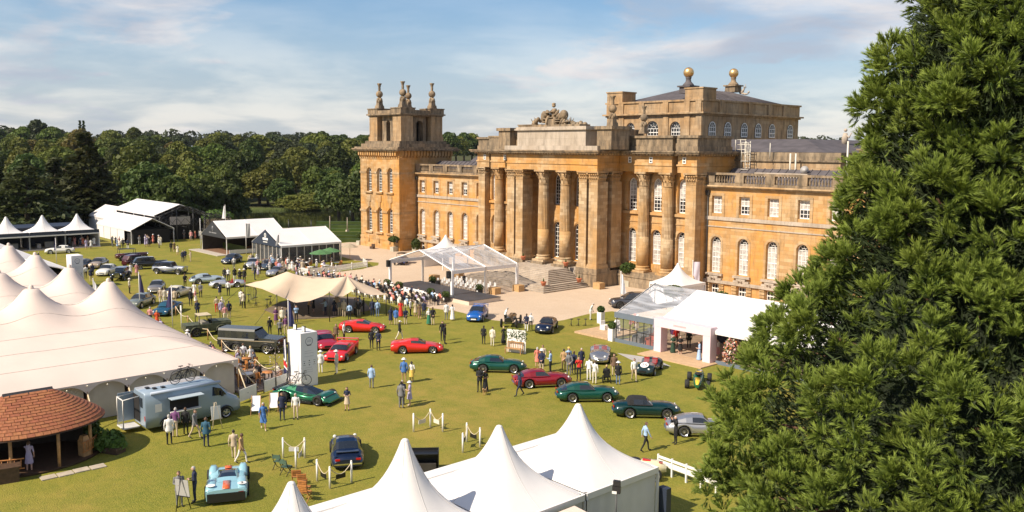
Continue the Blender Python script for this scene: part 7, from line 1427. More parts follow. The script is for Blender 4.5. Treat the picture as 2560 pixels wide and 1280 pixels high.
for k in range(9):
    a = 2*pi*(k+.35)/9; b = MB(); b.tube([(RX*.86*cos(a),RY*.86*sin(a),0),(RX*.86*cos(a),RY*.86*sin(a),2.2)], .09, 8); b.build('post', WOOD, hut)
b = MB(); b.lathe([(.98,0),(1.0,.10)], 40, (0,0,0), 0, False, RX*.95, RY*.95); b.build('floor', DWOOD, hut); b = MB(); n = 20; P = []
for k in range(n+1):
    a = pi*.55+pi*.9*k/n
    for z in (.1, 2.05): P.append((RX*.82*cos(a), RY*.82*sin(a), z))
b.add(P, [(2*k,2*k+2,2*k+3,2*k+1) for k in range(n)]); b.build('back_wall', M('shade_boards', (.04,.027,.018), .8, .2), hut)
for (a0, a1) in ((radians(-62), radians(-15)), (radians(38), radians(75))):
    n = 9; b = MB()
    for z in (.45, .98): b.tube([(RX*.88*cos(lerp(a0,a1,k/8)),RY*.88*sin(lerp(a0,a1,k/8)),z) for k in range(9)], .04, 5)
    for k in range(n): a = lerp(a0, a1, (k+.5)/n); b.tube([(RX*.88*cos(a),RY*.88*sin(a),.45),(RX*.88*cos(a),RY*.88*sin(a),.98)], .025, 4)
    b.build('balustrade', TEAK, hut)
for k in range(4): b = MB(); b.box(0,.62,0,.75,0,.05); b.build('paving_slab', M('sandstone_slab', (.42,.36,.28), .9, .15, 3), None, (-49.9+.05*(k % 2), 11.2+k*.82, .004), label='sandstone paving slab before the hut, one of a short row', category='slab', group='paving slabs before the hut')
b = MB(); b.obox((0,0,0), 2.2, .9, .78); b.obox((0,0,.78), 2.4, 1.0, .06); b.build('bar_counter', DWOOD, None, (-50.6,9.3,0), radians(80), label='dark wooden bar counter at the left corner of the hut', category='counter')
p = at(212,1142); b = MB(); b.obox((0,0,0), .5, .45, 1.0); b.obox((0,0,1.0), .45, .4, .25, 0, 0, .7); b.build('timber_cabinet', WOOD, None, (p.x,p.y,0), .3, label='slim wooden cabinet by the hut post', category='cabinet')
# ---------------- planting
def bush(name, label, loc, R, H, n, mat, seed, size=.12, pot=None, group=None, stem=0, cat='plant', jit=.8):
    r = root(name, label, cat, loc, 0, group); rng = np.random.default_rng(seed); u = rng.normal(0, 1, (n, 3)); u /= np.linalg.norm(u, axis=1)[:, None]; P = u*np.array([R, R, H/2])*(1+rng.normal(0, .05, (n, 1)))+np.array([0, 0, stem+H/2])
    put('foliage', np_mesh('foliage', leaf_quads(P, u, size, rng, jit), 4, [mat]), r); b = MB(); b.tube([(0,0,0),(0,0,stem+H*.5)], .05, 6); b.build('stem', BARK, r)
    c = MB(); c.ball((0,0,stem+H/2), R*.9, 12, 8, 0, H/2/R); c.build('inner_leaves', M('inner_leaf', (.02,.03,.008), .9, .2), r)
    if pot: b = MB(); b.obox((0,0,0), pot[0], pot[0], pot[1], 0, 0, 1.05); b.build('planter', pot[2], r)
    return r
p = at(262,1128)
FERN = leafmat('fern_leaf', (.06,.12,.02), (.13,.20,.04), .2)
r = root('potted_plants', 'clump of leafy green plants beside the hut', 'plant', (p.x, p.y, 0)); rng = np.random.default_rng(8)
for j, (dx, dy, R, H, s) in enumerate(((0,0,.7,1.3,.16), (-.9,-.4,.5,2.3,.14), (.5,.5,.5,.8,.2), (-.4,.7,.55,1.0,.15))):
    n = 420; u = rng.normal(0, 1, (n, 3)); u /= np.linalg.norm(u, axis=1)[:, None]; P = u*np.array([R, R, H/2])*rng.uniform(.5, 1, (n, 1))+np.array([dx, dy, H/2]); put('leaf_clump', np_mesh('leaf_clump', leaf_quads(P, u+np.array([0, 0, .5]), s, rng), 4, [FERN if j != 1 else BOX]), r)
b = MB(); b.obox((.3,.2,0), 1.6, .7, .35, .5); b.build('trough', DWOOD, r)
VPLANT = M('versailles_planter', (.42,.40,.32), .7, .1)
for i, (px, py, l, R, H, st) in enumerate(((985,628,'round headed topiary in a box planter at the tower foot',.95,.9,1.6),(900,612,'round topiary in a box planter left of the tower',.7,.8,1.3),(1570,715,'topiary ball tree in a planter beside the white flag',1.0,1.3,1.7),(1040,628,'cone shaped topiary behind the blue tourer',.75,1.9,.2))):
    p = at(px, py); bush('topiary', l, (p.x,p.y,0), R, H, 700, BOX, 40+i, .14, (.95,.75,VPLANT), 'topiaries before the palace', st)
for i, (px, py) in enumerate(((1778,740),(1800,748),(1885,756))): p = at(px, py); bush('topiary_ball', ['wide clipped bush behind the white marquee roof','tiny clipped cone behind the white marquee roof','round clipped bush right of the tiny cone'][i], (-57.2+i*2.6+(.8 if i == 2 else 0),74.5,0), (1.0,.5,.75)[i], (1.2,.9,1.3)[i], 420, BOX, 60+i, .13, (.8,.7,VPLANT), 'clipped bushes behind the marquee', 1.9 if i != 1 else 1.6)
for i, (px, py, l) in enumerate(((1502,808,'box ball in a white planter at the terrace back'),(1530,852,'box ball in a tall white planter at the marquee corner'))): p = at(px, py); bush('box_ball', l, (p.x,p.y,0), .36, .62, 300, BOX, 70+i, .09, (.55,1.15,WHITE), 'white planters by the small terrace', 1.12)
# low garden hedges beyond the tower
for i in range(6):
    b = MB(); p = at(868+i*2, 560+i*9); b.box(-7,3.5,-.5,.5,0,.6); b.build('garden_hedge', BOX, None, (p.x,p.y,0), RANG, label='low clipped hedge of the garden left of the tower', category='hedge', group='garden hedges left of the tower')
for i, (px, py, h, l) in enumerate(((822,578,4.2,'thin pale obelisk post on the garden terrace'),(718,578,3.4,'dark statue post behind the glazed tent, left'),(775,582,3.0,'dark statue post behind the glazed tent, right'),(866,600,3.2,'slim white pole left of the tower'))):
    x, y = pol(px, 172+i*3); b = MB(); b.obox((0,0,0), .6, .6, .8, 0, 0, .9); b.tube([(0,0,.8),(0,0,h)], [.16,.07], 6); b.ball((0,0,h), .13, 8, 5); b.build('garden_post', STONE_W if i in (0,3) else STEEL, None, (x, y, 0), label=l, category='post')
x, y = pol(540, 205); bush('clipped_dome', 'bright green clipped dome behind the charcoal gabled tent', (x,y,.3), 3.2, 3.2, 600, FERN, 91, .3)
# ---------------- pillar signs
def crest(parent, x, y, z, s, axis):
    b = MB(); n = 22
    P = [((0, y+q*cos(2*pi*k/n), z+q*sin(2*pi*k/n)) if axis == 'x' else (x+q*cos(2*pi*k/n), 0, z+q*sin(2*pi*k/n))) for q in (s, s*.86) for k in range(n)]
    P = [(x, p[1], p[2]) if axis == 'x' else (p[0], y, p[2]) for p in P]; b.add(P, [(k,(k+1) % n,n+(k+1) % n,n+k) for k in range(n)])
    for dz, w in ((.35,.5),(.1,.62),(-.12,.62)):
        if axis == 'x': b.box(x-.002,x+.002,y-s*w,y+s*w,z+dz*s-.03*s,z+dz*s+.03*s)
    b.build('crest', M('crest_grey', (.20,.21,.26), .6, 0), parent)
    b = MB(); b.box(x-.003,x+.003,y-s*.55,y+s*.55,z-s*1.05,z-s*.82); b.build('crest_ribbon', M('ribbon_dark', (.03,.03,.05), .6, 0), parent)
def pillar(label, x0, x1, y0, y1, h, seed):
    r = root('sign_pillar', label, 'sign', (x0, y0, 0)); W_, D_ = x1-x0, y1-y0; b = MB(); b.box(0,W_,0,D_,0,h); b.build('box', M('sign_panel_white', (.74,.73,.74), .55, .02), r); crest(r, W_+.006, D_/2, h*.84, D_*.23, 'x'); rg = random.Random(seed); g = M('logo_grey', (.34,.35,.38), .6, 0); dk = M('logo_dark', (.06,.06,.09), .6, 0)
    for i, z in enumerate((.48,.44,.40)):
        for k in range(3):
            b = MB(); y = D_*(.2+.3*k); 
            if (i+k) % 2: b.lathe([(.045,0),(.045,.01)], 8, (0,0,0)); o = b.build('logo', dk, r, (W_+.002,y,h*z)); o.rotation_euler.y = pi/2
            else: b.box(W_,W_+.005,y-.10,y+.10,h*z-.018,h*z+.018); b.build('logo', g, r)
    for z in (.66,.62,.56,.35,.31,.27): b = MB(); b.box(W_,W_+.005,D_*.22,D_*rg.uniform(.6,.8),h*z-.008,h*z+.008); b.build('text_line', g, r)
    return r
pl = pillar('tall white sign pillar with crest and logos at the centre left', -58.75, -56.75, 30.25, 31.6, 4.0, 1); pillar('far tall white sign pillar with crest behind the marquee peaks', -117.2, -115.1, 30.6, 31.95, 4.05, 2)
for (dx, dy) in ((.45,.4),(1.55,.5)):
    b = MB(); b.box(-.16,.16,-.05,.05,0,.42); o = b.build('floodlight', BLACK, None, (-58.75+dx,30.25+dy,4.02), .2, label='black floodlight on top of the white pillar, '+('left' if dx < 1 else 'right'), category='floodlight'); b = MB(); b.box(-.14,.14,-.056,-.052,.03,.39); b.build('lens', LAMP, o)
fl = root('union_flag', 'red white and blue flag banner at the white pillar', 'flag', (-58.9, 30.0, 0)); b = MB(); b.tube([(0,0,0),(0,0,3.4)], .03, 6); b.build('pole', BLACK, fl)
def quadflag(pts, mat, nm='cloth', th=.012):
    b = MB(); P = [Vector(p) for p in pts]; b.add(P+[p+Vector((0,th,0)) for p in P], [tuple(range(len(P))), tuple(range(2*len(P)-1, len(P)-1, -1))]); return b.build(nm, mat, fl)
FN, FR, FW = M('flag_navy', (.015,.02,.08), .8, .05), M('flag_red', (.55,.02,.025), .8, .05), M('flag_white', (.75,.74,.74), .8, .03)
quadflag([(.03,-.02,.7),(.55,-.02,.75),(.4,-.02,3.3),(.03,-.02,3.3)], FN, 'blue_field'); quadflag([(.03,-.035,1.2),(.56,-.035,1.0),(.53,-.035,1.6),(.03,-.035,1.9)], FW, 'white_band'); quadflag([(.03,-.05,1.35),(.55,-.05,1.15),(.54,-.05,1.45),(.03,-.05,1.75)], FR, 'red_band'); quadflag([(.25,-.035,1.6),(.42,-.035,1.5),(.3,-.035,3.3),(.15,-.035,3.3)], FW, 'white_stripe')
# ---------------- flags and poles
def flagpole(label, px, py, h, shape, mat, group=None):
    p = at(px, py); r = root('flagpole', label, 'flag', (p.x, p.y, 0), 0, group); b = MB(); b.tube([(0,0,0),(0,0,h)], [.05,.035], 7); b.ball((0,0,h), .07, 8, 5); b.build('pole', WFRAME, r); n = 10; R = RGT
    def fn(u, v):
        wv = .06*sin(u*6+v*3); z = h-.15-v*shape[1]; w = shape[0]*(1 if shape[2] == 'rect' else (.35+.65*v)); return (R.x*w*u+(-R.y)*wv, R.y*w*u+R.x*wv, z-.12*u*shape[3])
    b = MB(); b.grid(fn, n, n); b.build('flag', mat, r); return r
flagpole('white pole with hanging dark blue flag, left of two', 350,770, 3.9, (.55,2.0,'tri',1), BUNT, 'dark blue flags behind the marquee'); flagpole('white pole with hanging dark blue flag, right of two', 432,822, 4.2, (-.65,1.9,'tri',1), BUNT, 'dark blue flags behind the marquee')
flagpole('pole with a plain white flag beside the terrace topiary', 1551,757, 3.6, (.7,2.4,'tri',2), FW, 'pale flags by the clear marquee'); flagpole('pole with a pale lilac flag behind the clear marquee', 1730,740, 4.3, (.85,2.3,'rect',0), M('flag_lilac', (.58,.53,.60), .8, .03), 'pale flags by the clear marquee')
flagpole('tall white pole beside the charcoal gabled tent', 502,622, 5.2, (.1,.2,'tri',0), FW, 'far white poles'); flagpole('white pole with a thin white flag behind the charcoal gable', 565,600, 6.6, (-.7,2.4,'tri',0), FW, 'far white poles'); flagpole('white pole with a grey flag between the gabled tents', 616,640, 5.4, (.7,2.2,'rect',0), M('flag_grey', (.25,.25,.25), .8, .1), 'far white poles'); flagpole('white pole with a grey flag right of the navy gable', 700,664, 4.8, (-.7,1.6,'tri',1), M('flag_grey', (.25,.25,.25), .8, .1), 'far white poles')
flagpole('white pole behind the peaks of the cream marquee', 142,668, 4.2, (-.3,1.6,'tri',0), BUNT, 'far white poles'); flagpole('white pole with a white flag beside the marquee peak', 236,775, 3.4, (.8,1.5,'tri',3), FW, 'dark blue flags behind the marquee')
flagpole('pole with a large dark blue banner before the stretch tent', 722,846, 3.6, (.6,2.3,'tri',1), M('banner_navy', (.03,.035,.12), .8, .05))
# ---------------- rope barriers, boards and chairs on the near lawn
def rope_post(label, loc, h=1.15, group='white rope posts'):
    b = MB(); b.tube([(0,0,0),(0,0,h)], .055, 8); b.ball((0,0,h), .058, 8, 5); return b.build('rope_post', WHITE, None, loc, label=label, category='post', group=group)
def barrier(where, pts, boards):
    P = [at(*p) for p in pts]
    for i, p in enumerate(P): rope_post('white rope post '+where+', '+('left','middle','right','far right')[i]+' of the set', (p.x,p.y,0))
    for i, (a, c) in enumerate(zip(P, P[1:])):
        r = root('rope_swag', 'pale rope with hanging board '+where+', '+('left','right','end')[i]+' span', 'rope', a); d = c-a; b = MB(); b.tube([d*t+Vector((0,0,1.08-.45*sin(pi*t))) for t in [k/10 for k in range(11)]], .022, 5); b.build('rope', PALEW, r); n = d.normalized(); m = d*.5; b = MB(); s = Vector((-n.y,n.x,0))*.02
        q = [m-n*.28+s, m+n*.28+s, m+n*.28-s, m-n*.28-s]; b.add([(v.x,v.y,.40) for v in q]+[(v.x,v.y,.64) for v in q], [(3,2,1,0),(4,5,6,7),(0,1,5,4),(1,2,6,5),(2,3,7,6),(3,0,4,7)]); b.build('hanging_board', boards, r)
barrier('on the lawn above the black counter', [(1034,1080),(1076,1068),(1107,1080)], M('board_cream', (.62,.58,.48), .7, .05)); barrier('right of the black counter', [(1157,1132),(1167,1105),(1200,1118)], BLACK); barrier('by the green folding chairs', [(708,1145),(762,1145),(740,1172)], M('board_grey', (.5,.5,.48), .7, .05)); barrier('behind the dark navy coupe', [(793,1203),(825,1222),(879,1206)], BLACK)
def folding_chair(label, px, py, rz, mat, group, kind='slat'):
    p = at(px, py); r = root('folding_chair', label, 'chair', (p.x,p.y,0), rz, group)
    for s in (-1, 1): b = MB(); b.tube([(-.28,s*.22,0),(.22,s*.22,.45)], .022, 5); b.tube([(.28,s*.22,0),(-.16,s*.22,.48),(-.30,s*.22,.92)], .022, 5); b.build('leg_frame', mat if kind == 'slat' else BLACK, r)
    if kind == 'slat':
        for k in range(5): b = MB(); b.box(-.16+k*.085,-.09+k*.085,-.22,.22,.45,.47); b.build('seat_slat', mat, r)
        for k in range(4): b = MB(); z = .55+k*.095; b.obox((-.19-(z-.48)*.32,0,z), .02, .44, .075); b.build('back_slat', mat, r)
    else:
        b = MB(); b.box(-.2,.22,-.22,.22,.45,.47); b.build('seat', mat, r); b = MB(); b.obox((-.27,0,.66), .02, .46, .22); b.build('backrest', mat, r)
    return r
for i, (px, py, rz) in enumerate(((742,1212,2.6),(756,1222,2.5),(762,1240,2.2),(764,1252,2.1))): folding_chair(('upper','second','third','lowest')[i]+' of four orange wooden folding chairs by the rope posts', px, py, rz, TEAK, 'orange folding chairs')
GC = M('canvas_green', (.06,.11,.07), .8, .1); folding_chair('green canvas folding chair nearest the walking couple', 697,1172, 2.2, GC, 'green folding chairs', 'canvas'); folding_chair('green canvas folding chair beside the rope post', 716,1186, 2.0, GC, 'green folding chairs', 'canvas')
p = at(1058,1180); bc = root('black_counter', 'black open backed counter with white coat hung on its side', 'counter', (p.x,p.y,0), radians(52)); b = MB(); b.box(-.85,.85,-.35,.35,1.08,1.12); b.box(-.85,.85,.31,.35,0,1.25); b.box(-.85,-.81,-.35,.31,0,1.25); b.box(.81,.85,-.35,.31,0,1.25); b.build('panels', BLACK, bc); b = MB(); b.box(-.7,.7,-.2,.25,.1,.5); b.build('inside_boxes', M('box_dark', (.04,.035,.03), .7, .2), bc)
b = MB(); b.grid(lambda u, v: (-.87-.03*sin(u*9), -.3+u*.42, 1.15-v*.85), 8, 6); b.build('hung_coat', CM['cream'], bc)
def easel(label, px, py, rz, mat, board, bw=.6, bh=.8):
    p = at(px, py); r = root('easel', label, 'easel', (p.x,p.y,0), rz)
    for s in (-1, 1): b = MB(); b.tube([(.25,s*.32,0),(-.02,s*.05,1.7)], .022, 5); b.build('leg', mat, r)
    b = MB(); b.tube([(-.45,0,0),(-.02,0,1.55)], .022, 5); b.build('rear_leg', mat, r); b = MB(); b.box(.10,.14,-.38,.38,.62,.66); b.build('rail', mat, r); b = MB(); b.add([(.15,-bw/2,.66),(.15,bw/2,.66),(.03,bw/2,.66+bh),(.03,-bw/2,.66+bh),(.12,-bw/2,.66),(.12,bw/2,.66),(.0,bw/2,.66+bh),(.0,-bw/2,.66+bh)], [(0,1,2,3),(7,6,5,4),(0,4,5,1),(1,5,6,2),(2,6,7,3),(3,7,4,0)]); b.build('board', board, r)
easel('white board on a pale easel beside the van', 540,1072, 0.0, PALEW, WHITE); easel('grey board on a black easel before the powder blue racer', 455,1275, radians(120), BLACK, M('board_lightgrey', (.42,.41,.40), .7, .05), .75, .85)
for i, (px, py) in enumerate(((640,1034),(685,1026))): 
    p = at(px, py); r = root('deck_chair', ('left','right')[i]+' white deck chair by the terrace boards', 'chair', (p.x,p.y,0), radians(-30)); b = MB(); b.grid(lambda u, v: (lerp(.45,-.5,v), lerp(-.26,.26,u), .32+.75*v-.16*sin(pi*v)), 4, 8); b.build('sling', CM['white'], r)
    for s in (-1, 1): b = MB(); b.tube([(.55,s*.29,.02),(-.52,s*.29,1.1)], .025, 5); b.tube([(-.5,s*.29,.02),(.45,s*.29,.4)], .025, 5); b.build('side_frame', WOOD, r)
for i, (a, c) in enumerate((((598,1010),(642,992)),((660,985),(718,965)),((683,962),(726,947)))):
    A, B__ = at(*a), at(*c); r = root('terrace_board', ('nearest','middle','far')[i]+' white printed board along the terrace edge', 'board', A); d = B__-A; b = MB(); n = Vector((-d.y,d.x,0)).normalized()*.02; b.add([tuple(n)+(.15,) if False else (n.x,n.y,.12),(d.x+n.x,d.y+n.y,.12),(d.x+n.x,d.y+n.y,.95),(n.x,n.y,.95),(-n.x,-n.y,.12),(d.x-n.x,d.y-n.y,.12),(d.x-n.x,d.y-n.y,.95),(-n.x,-n.y,.95)], [(0,1,2,3),(7,6,5,4),(0,4,5,1),(1,5,6,2),(2,6,7,3),(3,7,4,0)]); b.build('panel', WHITE, r)
    for q in (Vector((0,0,0)), d): b = MB(); b.tube([q, q+Vector((0,0,1.15))], .035, 6); b.build('post', BLACK, r)
    m = d*.5+n*1.4; b = MB(); b.obox((m.x,m.y,.52), .10, .10, .08, .7); b.build('logo', NAVY, r)
# ---------------- terrace diners beside the marquee
def plain_chair_mesh(mat, nm):
    b = MB(); b.box(-.2,.2,-.2,.2,.44,.47); b.box(-.22,-.18,-.2,.2,.47,.9)
    for x in (-.18, .18):
        for y in (-.18, .18): b.tube([(x,y,0),(x,y,.45)], .018, 5)
    me = b.mesh(nm); me.materials.append(mat); return me
TCH, WCH, BCH = plain_chair_mesh(TEAK, 'chair'), plain_chair_mesh(WHITE, 'chair'), plain_chair_mesh(BLACK, 'chair')
def seated(p, heading, rnd, label, group, chair, clabel, cgroup, cols=PALE, person_=True):
    put('chair', chair, None, (p[0], p[1], p[2] if len(p) > 2 else 0), heading, label=clabel, category='chair', group=cgroup)
    if person_:
        st = rnd.choice(('suit','shirt','dress','shirt')); tp = rnd.choice(cols); o = person(0, 0, 'sit', st, tp, rnd.choice(('black','beige','navy','white','grey')) if st != 'dress' else tp, 'c', label=label, group=group, pos=(p[0], p[1]), z=(p[2] if len(p) > 2 else 0)-.02, hat='brim' if rnd.random() < .28 else None, hatc=rnd.choice(('white','cream','beige'))); o.rotation_euler.z = heading+rnd.uniform(-.2, .2)
rs_ = random.Random(9); tabs = [(-60.0,27.6),(-59.4,29.0),(-63.0,28.0),(-66.0,27.8),(-69.0,28.2),(-72.0,27.9),(-75.0,28.4),(-78.5,28.2),(-82.0,28.6),(-64.5,29.6)]
for i, (x, y) in enumerate(tabs):
    t = root('round_table', 'small wooden round table on the terrace beside the marquee', 'table', (x,y,.14), 0, 'terrace tables'); b = MB(); b.lathe([(.48,.70),(.48,.74)], 18); b.build('table_top', TEAK if i % 2 else WHITE, t); b = MB(); b.tube([(0,0,0),(0,0,.7)], .05, 6); b.obox((0,0,0), .4, .4, .04); b.build('pedestal', STEEL, t)
    for k in range(4):
        a = k*pi/2+rs_.uniform(-.3,.3)+.4; q = (x+cos(a)*.78, y+sin(a)*.78, .14); seated(q, a+pi, rs_, 'guest seated on the terrace beside the marquee', 'guests seated on the terrace', TCH, 'orange wooden chair on the terrace beside the marquee', 'terrace chairs', PALE, rs_.random() < .62)
A, B__ = at(455,800), at(690,945)
pts_ = [at(*q) for q in ((440,790),(470,815),(520,850),(555,880),(600,905),(640,930),(690,948))]
for i, p in enumerate(pts_): b = MB(); b.tube([(0,0,0),(0,0,1.05)], .05, 7); b.build('terrace_post', WOOD, None, (p.x,p.y,0), label='wooden rope post along the marquee terrace', category='post', group='terrace rope posts')
for i, (a, c) in enumerate(zip(pts_, pts_[1:])): b = MB(); d = c-a; b.tube([d*t+Vector((0,0,1.0-.4*sin(pi*t))) for t in [k/10 for k in range(11)]], .035, 5); b.build('terrace_rope', PALEW, None, a, label='thick pale rope strung along the marquee terrace', category='rope', group='terrace ropes')
# bare sapling with a few blossoms
p = at(690,975); sp_ = root('sapling', 'thin bare sapling with pale blossoms left of the white pillar', 'tree', (p.x,p.y,0)); b = MB(); rg = random.Random(4); b.tube([(0,0,0),(.02,0,1.4),(.0,.02,3.1)], [.05,.04,.02], 6)
for k in range(16): a = rg.uniform(0,6.28); z = rg.uniform(.9,2.9); b.tube([(0,0,z),(cos(a)*.25,sin(a)*.25,z+.2),(cos(a)*.5,sin(a)*.5,z+.3)], [.015,.01,.005], 4)
b.build('trunk', BARK, sp_); rng = np.random.default_rng(6); P = rng.normal(0, 1, (120, 3))*np.array([.34,.34,.7])+np.array([0,0,2.0]); put('blossom', np_mesh('blossom', leaf_quads(P, P*0+1.0, .06, rng), 4, [M('blossom_pale', (.5,.42,.40), .8, .2)]), sp_, kind='stuff')
b = MB(); b.tube([(0,0,0),(0,0,1.9)], .035, 6); b.box(-.16,.16,-.02,.02,1.95,2.45); b.build('paddle_sign', WHITE, None, at(548,835)[:2]+(0,) if False else (at(454,827).x,at(454,827).y,0), label='plain white upright sign board by the terrace rope', category='sign')
# ---------------- audience before the stage
ra = random.Random(12)
for j in range(5):
    for i in range(20):
        x = -104.0+i*1.36+(.6 if j % 2 else 0); y = 54.6+j*1.12
        if x > -77.5 or (j < 1 and x < -90) or ra.random() < .06: continue
        seated((x, y), pi/2, ra, 'guest seated in the audience rows before the stage', 'seated audience before the stage', BCH if j else WCH, 'chair in the audience rows before the stage', 'audience chairs', PALE, ra.random() < .93)
for i in range(11): x, y = -119+i*1.5, 63.2-i*.78; seated((x, y+ra.uniform(-.5,.5)), 1.1, ra, 'guest seated at the gravel edge behind the stretch tent', 'guests seated behind the stretch tent', BCH, 'dark chair at the gravel edge behind the stretch tent', 'chairs behind the stretch tent')
for j in range(4):
    for i in range(9): put('chair', WCH, None, (-89.2+i*.95, 67.0+j*1.05, 0), -pi/2, label='empty white chair in the rows behind the stage', category='chair', group='white chairs behind the stage')
def stage_planter(label, x, y, z=.0):
    r = root('stage_planter', label, 'planter', (x,y,z), 0, 'black planters round the stage'); b = MB(); b.obox((0,0,0), .62, .62, .62); b.build('box', BLACK, r); b = MB(); b.lathe([(.16,0),(.16,.012)], 14); o = b.build('emblem', WHITE, r, (0,-.316,.34)); o.rotation_euler.x = pi/2
    for k, (dx, dy) in enumerate(((-.18,0),(.18,.05))): rng = np.random.default_rng(k+3); u = rng.normal(0,1,(200,3)); u /= np.linalg.norm(u, axis=1)[:, None]; put('box_ball', np_mesh('box_ball', leaf_quads(u*.33+np.array([dx,dy,.86]), u, .09, rng), 4, [BOX]), r)
SPX = ((-90.6,60.3),(-88.0,60.3),(-81.5,60.3),(-78.6,60.3))
for i, (x, y) in enumerate(SPX): stage_planter('black planter with box balls at the stage front, '+('leftmost','second','third','rightmost')[i], x, y)
for i, (x, y) in enumerate(((-89.0,66.1),(-80.2,66.6))): stage_planter('black planter with box balls behind the stage, '+('left','right')[i], x, y)
for i, (x, y, w) in enumerate(((-89.3,60.2,.8),(-84.7,60.2,4.2),(-80.0,60.2,.9))): b = MB(); b.obox((0,0,0), w, .1, .75); b.build('stage_front_panel', WHITE, None, (x,y,0), label='white panel at the stage front, '+('short one on the left','long one in the middle','short one on the right')[i], category='panel')
for i, (x, y, z) in enumerate(((-92.2,61.6,2.5),(-79.8,61.65,2.45))):
    b = MB(); b.obox((0,0,0), .42, .4, .85); b.build('loudspeaker', BLACK, None, (x,y,z), label='black loudspeaker hung on the '+('left','right')[i]+' front canopy post', category='loudspeaker')
b = MB(); b.obox((0,0,0), .45, .45, .8); b.build('loudspeaker', BLACK, None, (-88.0,66.3,0), label='black loudspeaker on the ground behind the stage', category='loudspeaker')
for i, (px, py) in enumerate(((1086,702),(1147,697),(1237,735),(1296,728),(1497,722))): p = at(px, py); b = MB(); b.obox((0,0,0), 1.15, .95, .8); b.build('ballast_block', M('oak_cladding', (.46,.28,.12), .7, .15, 4), None, (p.x,p.y,0), label='wood clad ballast block, '+('first from the left','second from the left','third from the left, at the stage end','before the canopy post','at the right end of the steps')[i], category='block', group='wood clad ballast blocks')
TER = M('terracotta', (.46,.15,.07), .8, .15)
for i, (x, y, z, l) in enumerate(((-77.0,74.3,.66,'at the foot of the upper steps'),(-76.2,79.8,.66,'at the right end of the landing'),(-79.4,80.6,2.35,'beside the right column base'),(-87.6,80.6,2.35,'beside the left column base'))): b = MB(); b.lathe([(.22,0),(.34,.4),(.40,.5),(.36,.52)], 14); o = b.build('terracotta_pot', TER, None, (x,y,z), label='terracotta pot '+l, category='pot', group='terracotta pots on the palace steps'); b = MB(); b.tube([(0,0,.5),(0,0,.95)], [.14,.03], 7); b.build('clipped_plant', BOX, o)
# ---------------- garden terrace of the glazed tent: picket fence, parasols, tables
fp = [at(*q) for q in ((712,672),(770,688),(840,680),(918,668),(908,660))]
for i, (a, c) in enumerate(zip(fp, fp[1:])):
    r = root('picket_fence', 'white picket fence round the tent garden, '+('left panel','second panel','long right panel','short end panel')[i], 'fence', a, 0, 'white picket fence'); d = c-a; n = max(6, int(d.length/.16)); b = MB(); ang = atan2(d.y, d.x)
    for k in range(n): p = d*(k+.5)/n; b.obox((p.x,p.y,.08), .09, .025, .82, ang)
    b.build('pickets', WHITE, r, kind='stuff'); b = MB(); 
    for z in (.25,.68): b.obox((d.x/2,d.y/2,z), d.length, .03, .07, ang)
    b.build('rails', WHITE, r)
    for t in (0, .5, 1): b = MB(); p = d*t; b.obox((p.x,p.y,0), .10, .10, 1.05, ang); b.build('post', WHITE, r)
def parasol(label, px, py, R, mat):
    p = at(px, py); r = root('parasol', label, 'parasol', (p.x,p.y,0), 0, 'parasols in the tent garden'); b = MB(); b.lathe([(R,2.15),(R*.6,2.42),(.05,2.72)], 8, sm=False); b.build('canopy', mat, r); b = MB(); b.tube([(0,0,0),(0,0,2.75)], .035, 6); b.build('pole', WOOD, r)
PG = M('parasol_green', (.07,.17,.06), .8, .1); parasol('green parasol on the left over the tent garden', 802,670, 1.7, PG); parasol('green parasol on the right over the tent garden', 826,664, 1.7, PG); parasol('small tan parasol at the gravel end of the garden', 875,652, 1.4, M('parasol_tan', (.36,.29,.20), .8, .1))
for i, (px, py) in enumerate(((768,668),(776,680),(843,668),(815,676))):
    p = at(px, py); t = root('garden_table', 'white round table in the tent garden', 'table', (p.x,p.y,0), 0, 'tables in the tent garden'); b = MB(); b.lathe([(.55,.72),(.55,.76)], 18); b.build('table_top', WHITE, t); b = MB(); b.tube([(0,0,0),(0,0,.72)], .05, 6); b.build('pedestal', STEEL, t)
    for k in range(3): a = k*2.1+i; seated((p.x+cos(a)*.85,p.y+sin(a)*.85), a+pi, rs_, 'guest seated in the tent garden', 'guests seated in the tent garden', TCH, 'orange wooden chair in the tent garden', 'garden chairs', PALE, rs_.random() < .45)
# ---------------- bench with flower panel, wheelchair, dog, flower arch, small terrace
p = at(1285,884); bn = root('photo_bench', 'slatted wooden bench in front of a flowered white panel', 'bench', (p.x,p.y,0), radians(22)); 
for k in range(5): b = MB(); b.box(-.75,.75,-.24+k*.10,-.16+k*.10,.43,.46); b.build('seat_slat', WOOD, bn)
for k in range(9): b = MB(); b.box(-.7+k*.17,-.65+k*.17,.26,.29,.46,.92); b.build('back_slat', WOOD, bn)
b = MB(); b.box(-.76,.76,.25,.30,.92,1.0); b.build('top_rail', WOOD, bn)
for x in (-.72, .72):
    for y in (-.22, .27): b = MB(); b.box(x-.035,x+.035,y-.035,y+.035,0,.62 if y < 0 else .9); b.build('leg', WOOD, bn)
b = MB(); b.box(-.9,.9,.42,.47,0,2.0); pn = b.build('panel', WHITE, bn); rng = np.random.default_rng(2); P = np.stack([rng.choice((-.9,.9,0,.4,-.4,.7), 260)+rng.normal(0,.12,260), np.full(260,.40), np.clip(1.6+rng.normal(0,.35,260),.4,2.1)], 1); put('ivy_garland', np_mesh('ivy_garland', leaf_quads(P, np.tile([0,-1.0,0.3],(260,1)), .07, rng), 4, [BOX]), bn, kind='stuff')
p = at(1516,957); wc = root('wheelchair', 'black wheelchair seen from behind right of the men in white', 'wheelchair', (p.x,p.y,0), radians(135)); tm, bm_ = wheel_meshes(.30,.05,'wire')
